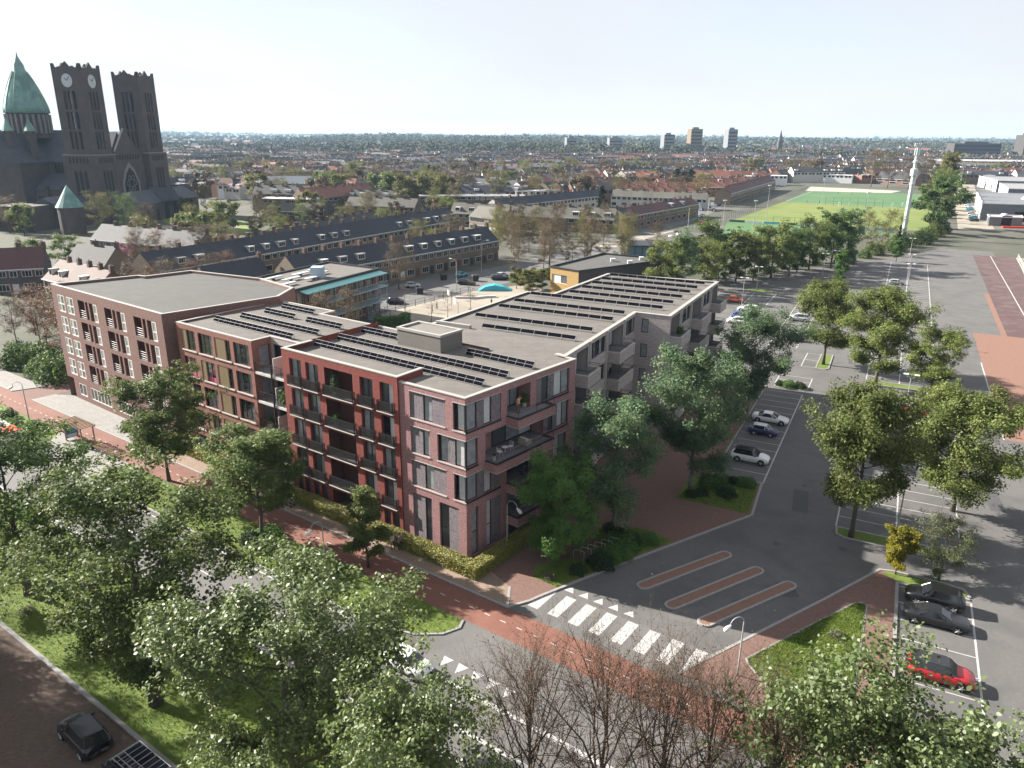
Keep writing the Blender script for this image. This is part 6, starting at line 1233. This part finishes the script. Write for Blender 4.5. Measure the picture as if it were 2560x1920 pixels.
for i in range(7): x = 8 + i * (F.L - 8) / 6; MB().tube([F.at(x, 0, 1.9), F.at(x, 8.7, 1.9)], .07, 6).build('column', 'steel_blue', B_)
for k_, z in enumerate((0, 3.0)):
    for i in range(12): MB().obox(F.o, F.t, F.n, 21 + i * .3, 21 + i * .3 + .34, 2.1, 3.3, z + i * .25, z + i * .25 + .06).build('step', 'steel_blue', B_)
for i, (f, g_) in enumerate(((.15, .3), (.3, .5), (.25, .75), (.42, .3), (.48, .65), (.58, .45), (.68, .7))):
    c = sA.lerp(sB, f).lerp(sD.lerp(sC, f), g_); t = (sB - sA).normalized(); n_ = Vector((t.y, -t.x, 0)); MB().obox(Vector((c.x, c.y, 0)), t, n_, -2.4, 2.4, -.5, .5, 9.75, 9.95).build('roof_duct', 'flat_pale', B_); MB().obox(Vector((c.x, c.y, 0)), t, n_, -.2, .2, -.3, .3, 9.35, 9.75).build('duct_stand', 'frame_dark', B_)
c = sA.lerp(sB, .5).lerp(sD.lerp(sC, .5), .35); MB().prism([c + Vector((-1.2, -1.2, 0)), c + Vector((1.2, -1.2, 0)), c + Vector((1.2, 1.2, 0)), c + Vector((-1.2, 1.2, 0))], 9.35, 11.6).build('roof_unit', M('unit_blue', (.30, .38, .44)), B_)
# ---------- yellow school
B_ = thing('yellow_school', 'low ochre yellow building with a big white framed window', 'building'); M('ochre', (.27, .175, .06), (.31, .20, .075), 1.5, .8); yA, yB, yC, yD = Vector((9.3, 186, 0)), Vector((15.8, 179.8, 0)), Vector((41, 198.5, 0)), Vector((25, 208, 0)); F = Fr(yA, yB)
facade(B_, F, 0, 6.8, [(.6, 5.4, 2.9, 5.0)], 'ochre'); window(B_, F, .6, 5.4, 2.9, 5.0, [0, .55, 1], fm='trim_white', gl=['glass_curtain', 'glass_mid']); body(B_, [yA, yB, yC, yD], 6.6, 6.4, 'house_dark', 'roofing_grey', skip=(0,)); m = MB(); strip(m, [yA, yB, yC, yD], .35, 6.5, 6.85, True); m.build('parapet', 'frame_dark', B_)
for i, (x, y) in enumerate(((26, 196), (30, 193), (34, 199))): MB().box((x - .6, y - .6, 6.4), (x + .6, y + .6, 7.2)).build('roof_vent', 'trim_white', B_)
t = thing('sports_hut', 'small dark flat hut with two roof lights beside the pitches', 'building'); MB().prism([(46, 262), (60, 284), (70, 279), (55, 257)], 0, 3.2).build('wall', 'house_dark', t); MB().prism([(45.5, 262), (60, 284.8), (70.8, 279.2), (55.2, 256.3)], 3.2, 3.5).build('roof', 'roofing', t)
for x, y in ((56, 270), (60, 276)): MB().lathe((x, y, 3.5), [(1, 0), (.8, .4), (.1, .5)], 10).build('roof_light', 'trim_white', t)
t = thing('pavilion', 'blue glazed pavilion behind the yellow building', 'building'); M('pav_blue', (.12, .20, .28), rough=.2, spec=.7); MB().prism([(36, 238), (50, 238), (54, 248), (39, 250)], 0, 4.4).build('glass_wall', 'pav_blue', t); MB().prism([(35.5, 237.5), (50.5, 237.5), (54.6, 248.6), (38.6, 250.6)], 4.4, 4.7).build('roof', 'frame_dark', t)
for i in range(7): MB().box((36 + i * 2.3, 237.8, 0), (36.15 + i * 2.3, 237.95, 4.4)).build('mullion', 'frame_dark', t)
# ---------- playground
M('ramp_blue', (.03, .30, .36), rough=.5); t = MB(); pr = [(-8.7, 187.8), (-7, 188.3), (-4.6, 188.6), (-2.4, 188.5), (-.3, 188.2)]; hs = [.15, 1.0, 1.45, 1.0, .15]
for (a, b), (h0, h1) in zip(zip(pr, pr[1:]), zip(hs, hs[1:])): t.hull8([(a[0], a[1] - .6, .03), (b[0], b[1] - .6, .03), (b[0], b[1] + 2.4, .03), (a[0], a[1] + 2.4, .03), (a[0], a[1] - .4, h0), (b[0], b[1] - .4, h1), (b[0], b[1] + 2.2, h1), (a[0], a[1] + 2.2, h0)])
tag(t.build('skate_ramp', 'ramp_blue'), 'turquoise blue skate ramp on the playground', 'ramp')
m = MB(); strip(m, [(-13.8, 178.8), (-9, 178.6), (-6.5, 179.8), (-4.2, 180.4)], .7, .02, .5); tag(m.build('concrete_bench', 'concrete'), 'long low angled concrete bench on the playground', 'bench')
for i, (x, y, l) in enumerate(((-14, 169.3, 'basketball hoop with white board nearest the fence'), (-11.9, 160.7, 'basketball hoop nearest the solar roof'))):
    t = thing('basketball_hoop', l, 'basketball hoop', (x, y, .02), radians(200), 'basketball hoops on the playground'); MB().tube([(0, 0, 0), (0, 0, 2.9), (.7, 0, 3.2)], .08, 6).build('pole', 'lamp_grey', t); MB().box((.7, -.9, 2.8), (.76, .9, 3.9)).build('backboard', 'trim_white', t); MB().tube([(1.0 + .23 * cos(a), .23 * sin(a), 3.05) for a in [2 * pi * j / 10 for j in range(11)]], .02, 4, caps=False).build('ring', 'bus_red', t)
def fence(label, pts, h, step=3., rails=(1,), mat='frame_dark', mesh=None):
    t = thing('fence', label, 'fence'); 
    for (a, b) in zip(pts, pts[1:]):
        A, B = Vector((a[0], a[1], 0)), Vector((b[0], b[1], 0)); L_ = (B - A).length; n_ = max(1, int(L_ / step))
        for i in range(n_ + 1): p = A.lerp(B, i / n_); MB().box((-.05, -.05, 0), (.05, .05, h)).build('post', mat, t).location = p
        for f in rails: MB().tube([A + Vector((0, 0, h * f)), B + Vector((0, 0, h * f))], .03, 4).build('rail', mat, t)
fence('low post fence around the playground', [(-24.5, 153.6), (-28, 161.5), (-11, 185.6)], 1.6, 3.0, (.55, 1))
fence('tall mesh fence along the street side of the pitches', [(72, 313), (98, 352), (160, 460), (209, 552)], 3.4, 4.0, (.33, .66, 1)); fence('ball catcher fence behind the near goal', [(112, 330), (140, 318)], 4.5, 4, (.5, 1)); fence('ball catcher fence behind the far goal', [(178, 440), (205, 428)], 4.5, 4, (.5, 1))
fence('railing beside the running track', [tuple(pq(130, 62.4))[:2], tuple(pq(246, 66.4))[:2]], 1.2, 5, (.5, 1), 'trim_white')
M('board_dark', (.03, .05, .05), rough=.6)
for i in range(9): f = i / 9; a, b = Vector((99, 350.5, 0)).lerp(Vector((160, 320, 0)), f), Vector((99, 350.5, 0)).lerp(Vector((160, 320, 0)), f + .1); m = MB(); strip(m, [a, b], .08, .02, .95); tag(m.build('advertising_board', ['board_dark', 'ad_pale', 'ad_cyan'][i % 3]), '%s advertising board in the line between two pitches, %s from the left' % (['dark', 'pale', 'blue'][i % 3], NUMW[i]), 'board', 'advertising boards along the pitch')
def goal(label, x, y, deg, w=7.3, h=2.44):
    t = thing('goal', label, 'goal', (x, y, .02), radians(deg), 'football goals'); MB().tube([(0, -w / 2, 0), (0, -w / 2, h), (0, w / 2, h), (0, w / 2, 0)], .08, 5).build('frame', 'trim_white', t); m = MB()
    for s in (1, -1): m.tube([(0, s * w / 2, h), (1.0, s * w / 2, h), (2, s * w / 2, 0)], .04, 4)
    m.build('net_support', 'trim_white', t)
goal('white goal on the nearest small pitch', 84, 306, 160); goal('white goal in front of the ball catcher on the mown field', 129, 324.5, 110); goal('white goal on the far green pitch', 186, 434, 290); goal('white goal lying in the right half of the far pitch', 214, 430, 290)
# mast
t = thing('floodlight_mast', 'tall pale floodlight mast with lamp banks beside the pitches', 'mast', (152.8, 298.2, 0)); M('mast', (.42, .46, .46), rough=.5); MB().tube([(0, 0, 0), (0, 0, 12), (0, 0, 24), (0, 0, 35)], [.95, .8, .68, .5], 10).build('pole', 'mast', t); MB().lathe((0, 0, 23.4), [(.8, 0), (1.3, .2), (1.3, 2.6), (.8, 2.8)], 10).build('equipment_ring', 'mast', t)
for z in (20.0, 28.2): MB().lathe((0, 0, z), [(.75, 0), (1.0, .1), (1.0, .8), (.75, .9)], 10).build('collar', 'mast', t)
for i in range(6): a = i * pi / 3; MB().box((-.2, -.15, 31), (.2, .15, 33.6)).build('antenna', 'mast', t).location = (.85 * cos(a), .85 * sin(a), 0)
for i in range(4): MB().box((-1.4 + i * .8, -.3, 34.2), (-.9 + i * .8, .3, 35.4)).build('floodlight', 'steel', t)
for i, (x, y, h, l) in enumerate(((116.3, 352.2, 16, 'thin lighting pole on the mown field'), (84, 306, 13, 'thin lighting pole beside the nearest small pitch'), (176, 440, 14, 'thin lighting pole on the far pitch'), (150, 327, 15, 'thin lighting pole left of the tall mast'), (100, 318, 12, 'thin lighting pole before the nearest small pitch'))): t = thing('light_pole', l, 'pole', (x, y, 0), 0, 'thin lighting poles at the pitches'); MB().tube([(0, 0, 0), (0, 0, h)], [.14, .08], 6).build('pole', 'lamp_grey', t); MB().box((-.7, -.2, h - .1), (.7, .2, h + .3)).build('lamp', 'lamp_head', t)
for i, (x, y, c_, l) in enumerate(((75.2, 328.6, 'leaf_yellow', 'yellow flag on a pole by the street'), (85.7, 354.4, 'trim_white', 'pale flag on a pole, the middle one by the street'), (96, 379, 'trim_white', 'white flag on a pole, farthest along the street'))): t = thing('flag', l, 'flag', (x, y, 0), 0, 'flags on poles by the street'); MB().tube([(0, 0, 0), (0, 0, 8)], .06, 5).build('pole', 'trim_white', t); MB().hull8([(.05, 0, 5.2), (1.4, .25, 4.6), (1.4, .29, 4.6), (.05, .04, 5.2), (.05, 0, 7.9), (.9, .25, 6.4), (.9, .29, 6.4), (.05, .04, 7.9)]).build('cloth', c_, t)
def lightp(label, x, y, deg, h=8): t = thing('street_lamp', label, 'street lamp', (x, y, 0), radians(deg), 'tall street lamps behind the playground'); MB().tube([(0, 0, 0), (0, 0, h - .3), (.4, 0, h), (1.5, 0, h + .2)], [.09, .06, .05, .04], 6).build('pole', 'lamp_grey', t); MB().box((1.4, -.12, h + .12), (2.1, .12, h + .28)).build('lamp_head', 'lamp_head', t)
lightp('tall street lamp beside the playground', -14.1, 186.6, 150); lightp('tall street lamp before the dark roofed terrace', -9, 214, 0, 9)
for i, (x, y, l) in enumerate(((-18.8, 202.5, 'left of two dark waste containers in the back street'), (-10.2, 201.3, 'right of two dark waste containers in the back street'), (-23.1, 183.6, 'dark waste container at the playground fence'))): t = thing('waste_container', l, 'container', (x, y, .01), .4, 'waste containers in the back street'); MB().hull8([(-.7, -.6, 0), (.7, -.6, 0), (.7, .6, 0), (-.7, .6, 0), (-.85, -.7, 1.4), (.85, -.7, 1.4), (.85, .7, 1.4), (-.85, .7, 1.4)]).build('bin', 'frame_dark', t); MB().hull8([(-.9, -.75, 1.4), (.9, -.75, 1.4), (.9, .75, 1.4), (-.9, .75, 1.4), (-.8, -.5, 1.7), (.8, -.5, 1.7), (.8, .5, 1.6), (-.8, .5, 1.6)]).build('lid', 'house_dark', t)
# ---------- industrial buildings at the right
M('clad_white', (.50, .51, .52), rough=.5); M('clad_grey', (.12, .125, .135), (.15, .155, .165), .5, .6)
def shed(label, P, h, wall, front, roof='flat_grey', door=None):
    t = thing('warehouse', label, 'warehouse', group='warehouses along the industrial road'); P = [Vector((p[0], p[1], 0)) for p in P]; k = len(P)
    for i in range(k): a, b = P[i], P[(i + 1) % k]; MB().face([(a.x, a.y, 0), (b.x, b.y, 0), (b.x, b.y, h), (a.x, a.y, h)]).build('wall', front if i == 3 else wall, t)
    MB().face([(p.x, p.y, h - .3) for p in P]).build('roof', roof, t); m = MB(); strip(m, P, .5, h - .3, h + .1, True); m.build('parapet', 'clad_white', t)
    F = Fr(P[0], P[1])
    if door: MB().obox(F.o, F.t, F.n, door[0], door[1], .02, .08, .02, 4.5).build('door', 'opening', t)
    c = sum(P, Vector()) / k
    for i in range(3): MB().box((c.x - 2 + i * 3, c.y - 1 + i * 4, h - .3), (c.x - .5 + i * 3, c.y + i * 4 + 1.5, h + .25)).build('skylight', 'clad_white', t)
shed('nearest grey warehouse with a dark door and white end', [(222, 365), (262, 352), (300, 420), (262, 438)], 8, 'clad_grey', 'clad_white', 'clad_grey', (14, 22)); shed('second warehouse with a pale end wall', [(300, 470), (350, 450), (380, 505), (330, 528)], 8, 'clad_grey', 'clad_white', 'flat_grey'); shed('third warehouse with long flat roof', [(345, 555), (420, 530), (450, 590), (370, 620)], 8, 'clad_grey', 'clad_white', 'flat_grey'); shed('long white roofed warehouse far along the industrial road', [(392, 670), (560, 640), (600, 730), (425, 745)], 8, 'clad_white', 'clad_white', 'flat_pale'); shed('dark flat block behind the warehouses', [(470, 860), (620, 840), (640, 900), (490, 930)], 12, 'house_dark', 'house_dark', 'flat_pale')
shed('small gatehouse in front of the grey warehouse', [(213, 343), (226, 340), (231, 349), (218, 353)], 4, 'clad_grey', 'clad_grey', 'flat_pale', (5, 9))
m = MB(); strip(m, [(214, 334.5), (226, 333)], 1.2, .03, .8); tag(m.build('barrier', 'bus_red'), 'orange red barrier in front of the gatehouse', 'barrier')
lone((214, 312), (232, 300), 30, 8, 8.2, 'house_red', 'flat_grey', 'red brown brick building cut by the right edge', 1)
# ---------- far towers, spire
for x, y, w, d, h, mt, l in ((330, 1430, 22, 18, 46, 'house_brown', 'far brownish apartment tower on the horizon, the tallest'), (398, 1440, 18, 18, 46, 'clad_grey', 'far grey apartment tower right of the tallest'), (283, 1440, 20, 18, 36, 'clad_grey', 'far lower apartment tower left of the tallest'), (110, 1500, 20, 16, 29, 'clad_grey', 'far grey slab on the horizon, leftmost'), (200, 1550, 26, 16, 29, 'clad_grey', 'far grey slab on the horizon between the leftmost slab and towers'), (850, 1300, 24, 20, 40, 'house_dark', 'far dark block rising above the trees at right'), (770, 1310, 90, 18, 26, 'house_dark', 'far low dark block beside the dark one at right')):
    t = thing('apartment_tower', l, 'tower block', (x, y, 0), .2); MB().box((-w / 2, 0, 0), (w / 2, d, h)).build('wall', mt, t); MB().box((-w / 4, d * .3, h), (w / 4, d * .7, h + 3)).build('roof_house', mt, t)
    for k_ in range(int(h / 6)): MB().box((-w / 2 + 1, -.15, 3 + k_ * 6), (w / 2 - 1, .02, 5 + k_ * 6)).build('window_band', 'opening', t)
t = thing('church_spire', 'small pointed church spire on the horizon', 'church spire', (505, 1500, 0)); MB().box((-4, -4, 0), (4, 4, 26)).build('tower', 'church_brick', t); MB().lathe((0, 0, 26), [(5, 0), (.2, 20)], 8).build('spire', 'slate', t)
# ---------- trees of the background
RT_ = random.Random(99)
def grove(key, name, label, pts, hr, group, leafs=None, wide=(.85, 1.2)):
    pts = sorted(pts, key=lambda q: q[0] / q[1]); k_ = len(pts)
    for i, (x, y) in enumerate(pts): plant(key if isinstance(key, str) else RT_.choice(key), name, label + (', %s from the left' % NUMW[i] if 1 < k_ <= 24 else ''), x, y, RT_.uniform(*hr), RT_.random() * 6.28, group, RT_.uniform(*wide), leaf=RT_.choice(leafs) if leafs else None)
belt = [(38 + 62 * f + RT_.uniform(-1.5, 1.5), 186 + 44 * f + RT_.uniform(-1.5, 1.5)) for f in [i / 11 for i in range(12)]] + [(46 + 56 * f, 203 + 38 * f + RT_.uniform(-2, 2)) for f in [i / 8 for i in range(9)]]
grove(['dense', 'dense2', 'dense2'], 'belt_tree', 'dense green tree in the belt between car park and pitches', belt, (9.5, 15.5), 'dense tree belt', ['leaf_mid', 'leaf_olive', 'leaf_deep', 'leaf_cool', 'leaf_olive'], (.9, 1.25))
grove('bush', 'belt_shrub', 'shrub at the foot of the tall mast', [(104 + i * 9 + RT_.uniform(-2, 2), 236 + i * 9.5 + RT_.uniform(-3, 3)) for i in range(9)], (3, 6), 'shrubs toward the tall mast', ['leaf_olive', 'leaf_mid', 'leaf_deep'], (.9, 1.2))
grove('farbare2', 'thin_tree', 'thin leafing tree before the mown field', [(122, 262), (128, 270), (133, 274), (140, 284), (116, 256), (147, 290)], (8, 13), 'thin trees before the mown field')
grove('conifer', 'cypress', 'narrow dark leaning evergreen before the mown field', [(136, 268)], (9, 9.5), None, None, (.5, .5))
sq = []
while len(sq) < 40:
    x, y = RT_.uniform(-6, 44), RT_.uniform(206, 300)
    if abs((x + 6) * .79 - (y - 222) * .61) > 9 and 214 < y and y > 206 + (x - 10) * .6 and all((x - a) ** 2 + (y - b) ** 2 > 22 for a, b in sq): sq.append((x, y))
grove(['farbare', 'farbare2', 'farbare2'], 'brown_tree', 'brown budding tree on the square behind the playground', sq, (9, 13), 'brown trees on the square', ['leaf_bud', 'leaf_spring', 'leaf_bud'], (.8, 1.05))
grove('farbare', 'bare_tree', 'bare tree between the flat roofs and the school block', [(-48, 136), (-44, 131), (-39, 128), (-35, 136), (-52, 131), (-31, 140)], (8, 12), 'bare trees by the school block', ['leaf_bud'], (.7, .9))
grove('sapling', 'sapling', 'thin bare sapling on the playground edge', [(-22.4, 153.5), (-17.1, 154.6), (-13.9, 157.7), (-9.4, 165)], (6, 8.5), 'saplings on the playground'); grove('farbare', 'bare_tree', 'bare tree in front of the dark roofed terrace', [(-28.9, 188.7)], (11, 11.5), None)
hedge('hedge', 'clipped square hedge behind the brown block roof', [(-27.5, 150.2), (-22.8, 151.6), (-22.5, 154)], 1.8, 2.0, 'leaf_dark', 60, 0, .13); hedge('hedge', 'long hedge along the square beside the yellow building', [(0, 200), (22, 222)], 1.6, 2.0, 'leaf_olive', 40, 0, .15)
grove('fargreen2', 'willow_bush', 'yellow green willow bush left of the yellow building', [(4, 187), (7.5, 190), (1, 191)], (4.5, 6), 'willow bushes by the yellow building', ['leaf_spring'], (1.2, 1.5))
line = [(172 + 175 * f + RT_.uniform(-3, 3), 312 + 312 * f) for f in [i / 15 for i in range(16)]]
grove(['fargreen2', 'farbare2', 'poplar', 'dense2'], 'roadside_tree', 'tree in the long line between the pitches and the industrial road', line, (14, 21), 'tree line beside the industrial road', ['leaf_olive', 'leaf_spring', 'leaf_spring', 'leaf_deep'], (.9, 1.3))
grove('poplar', 'poplar', 'tall yellow green poplar halfway along the tree line', [(262, 470), (270, 484)], (24, 27), 'tall poplars in the tree line', ['leaf_spring'], (1.1, 1.3)); grove('farbare', 'bare_tree', 'tall bare tree at the far end of the pitches', [(302, 568), (292, 575), (284, 590), (276, 600)], (20, 26), 'bare trees behind the far pitch', None, (.8, 1.0))
grove('conifer', 'cypress', 'tall dark cypress behind the olive roofed terrace', [(40, 352)], (17, 18), None); grove('conifer', 'conifer', 'dark conifer among the red roofed terraces', [(112, 512), (117, 514), (108, 516)], (15, 18), 'dark conifers among the red roofs', None, (1.3, 1.6))
grove('fargreen', 'green_tree', 'bright green tree before the white roofed house', [(-60, 408), (-52, 414), (-44, 412), (-68, 416), (-36, 420), (-100, 425), (-140, 425), (-110, 452)], (13, 17), 'bright green trees in the middle distance', ['leaf_olive', 'leaf_spring', 'leaf_mid'], (1.1, 1.4))
grove('farbare', 'brown_tree', 'round brown tree behind the pale terraces', [(60, 438), (75, 440), (92, 436), (106, 434), (28, 440), (40, 446), (-10, 430), (12, 436)], (14, 18), 'round brown trees behind the pale terraces', ['leaf_bud', 'leaf_spring'], (1.1, 1.3))
grove(['farbare', 'farbare2', 'fargreen'], 'church_tree', 'tree standing around the church', [(-152, 300), (-160, 296), (-142, 296), (-184, 286), (-192, 290), (-200, 294), (-214, 300), (-150, 352), (-140, 350), (-128, 346), (-118, 352), (-108, 326), (-100, 318), (-115, 300), (-120, 285), (-108, 282)], (7, 14), 'trees around the church', ['leaf_bud', 'leaf_spring', 'leaf_olive', 'leaf_deep'])
grove('fargreen', 'cherry_tree', 'pink blossoming tree in a garden below the church', [(-122, 222), (-116, 226), (-96, 214), (-88, 210)], (4.5, 6), 'pink blossoming trees', ['leaf_pink'], (1, 1.2)); grove('dense', 'dark_tree', 'dark green garden tree at the left edge', [(-136, 210), (-131, 206), (-126, 212)], (7, 10), 'dark garden trees at the left edge')
grove(['farbare', 'farbare2'], 'garden_tree', 'brown tree in the gardens between the terraces', [(RT_.uniform(-112, -80), RT_.uniform(196, 236)) for i in range(16)] + [(-86 + i * 3 + RT_.uniform(-1, 1), 166 + i * 4) for i in range(6)] + [(-46 + 20 * f, 196 + 50 * f) for f in (.2, .5, .8)], (6, 10), 'brown garden trees between the terraces', ['leaf_bud', 'leaf_brown'], (.8, 1.1))
p_ = [uv(82.5 + (i % 11) * 3.6 + RT_.uniform(-1, 1), -11 - 8 * (i // 11) + RT_.uniform(-4, 3)) for i in range(22)]; grove('farbare', 'brown_tree', 'reddish brown bare tree left of the dark brown block', [(p.x, p.y) for p in p_], (8, 11), 'bare brown trees left of the dark brown block', ['leaf_brown', 'leaf_bud'])
gp = []
while len(gp) < 70:
    x, y = RT_.uniform(-125, -20), RT_.uniform(240, 420)
    d_ = (x + 53) * .88 - (y - 237) * .47
    if abs(d_ + 4) > 11 and abs(d_ + 18) > 7 and (x + 125) ** 2 + (y - 322) ** 2 > 30 ** 2 and x > -155 + (y - 240) * .2 and all((x - a) ** 2 + (y - b) ** 2 > 30 for a, b in gp): gp.append((x, y))
grove(['farbare', 'farbare2', 'farbare', 'fargreen'], 'garden_tree', 'tree in the gardens between the church and the long dark terrace', gp, (6, 12), 'trees in the gardens by the church', ['leaf_bud', 'leaf_bud', 'leaf_spring', 'leaf_olive'], (.9, 1.2))
sc_t = []
for k in range(900):
    y = 330 * (1300 / 330) ** (RT_.random() ** .8); x = RT_.uniform(-.70, .68) * y
    if (blocked(x, y) and not (x > 330 and y > 640)) or (45 < x < 200 and 420 < y < 570): continue
    sc_t.append((x, y))
sc_t.sort(key=lambda q: q[1])
for nm_, t_ in (('on the church side', [q for q in sc_t[:230] if q[0] / q[1] < -.42]), ('right of the church', [q for q in sc_t[:230] if -.42 <= q[0] / q[1] < -.25]), ('in the middle', [q for q in sc_t[:230] if -.25 <= q[0] / q[1] < .05]), ('towards the pitches', [q for q in sc_t[:230] if q[0] / q[1] >= .05])): grove(['farbare', 'farbare', 'farbare2', 'fargreen', 'fargreen2', 'farbare'], 'town_tree', 'tree among the town roofs ' + nm_, t_, (9, 17), 'trees among the town roofs ' + nm_, ['leaf_bud', 'leaf_spring', 'leaf_olive', 'leaf_bud'], (.9, 1.3))
# far woods: one mass of foliage
leafmat('wood_far', (.046, .055, .036), (.062, .064, .042), (.080, .080, .048), 0, .9, .1, .006)
rng = np.random.default_rng(4); Cs, Us, Sz = [], [], []
for y0, y1, n, per, hs, sz in ((560, 1300, 700, 60, (8, 14), 1.0), (1150, 2300, 5600, 24, (10, 17), 2.0), (2200, 7000, 8800, 17, (13, 24), 3.2)):
    ys = y0 * (y1 / y0) ** rng.random(n); xs = rng.uniform(-1.15, 1.15, n) * ys; ok = ~((xs > 60 + (ys - 300) * .42) & (ys < 820)); xs, ys = xs[ok], ys[ok]; n = len(xs)
    H_ = rng.uniform(*hs, n) * (1 + (y0 > 1000) * (.3 * np.sin(xs * .0042 + ys * .001) + (y0 > 2000) * (.28 * np.sin(xs * .0019 + 1) + .2 * np.sin(xs * .0083)))); R_ = H_ * rng.uniform(.36, .55, n); u_ = rng.normal(size=(n, per, 3)); u_ /= np.linalg.norm(u_, axis=2)[:, :, None]
    C = u_ * R_[:, None, None] * np.array([1, 1, .9]) * (.6 + .4 * rng.random((n, per, 1))); C[:, :, 0] += xs[:, None]; C[:, :, 1] += ys[:, None]; C[:, :, 2] = np.maximum(C[:, :, 2] + (H_ * .6)[:, None], .5)
    me = leaves('far_woods', C.reshape(-1, 3), sz, 'wood_far', rng, .5, u_.reshape(-1, 3), .9); o = link('far_woods', me); o['kind'] = 'stuff'; o['label'] = {560: 'tree tops scattered between the far roofs', 1150: 'belt of woods behind the town', 2200: 'woods along the horizon'}[y0]; o['category'] = 'woods'
# ---------- haze
m, t_n, b_n, o_n = nodes('haze_air'); t_n.nodes.remove(b_n); v_n = nn(t_n, 'ShaderNodeVolumePrincipled', {'Color': (.52, .76, 1, 1), 'Density': .00006, 'Anisotropy': .15}); t_n.links.new(v_n.outputs['Volume'], o_n.inputs['Volume']); MATS['haze_air'] = m
hz = MB().box((-8800, -290, -1), (8800, 11500, 95)).build('haze', 'haze_air'); hz['kind'] = 'stuff'; hz['label'] = 'pale blue haze over the town'; hz['category'] = 'haze'

# look-alikes: say which one by its place from left to right
same = {}
for o in COL.objects:
    if o.parent is None and 'label' in o and o.get('kind') is None: same.setdefault(o['label'], []).append(o)
for l, os_ in same.items():
    if 1 < len(os_) < 99:
        def sx(o): c = next((c_ for c_ in o.children if c_.type == 'MESH'), o); v = c.data.vertices[0].co if c.data else Vector(); p = o.location + Vector(v) if o.location.length < .01 else o.location; return p.x / max(1, p.y)
        for i, o in enumerate(sorted(os_, key=sx)): o['label'] = '%s, %s from the left' % (l, NUMW[i])
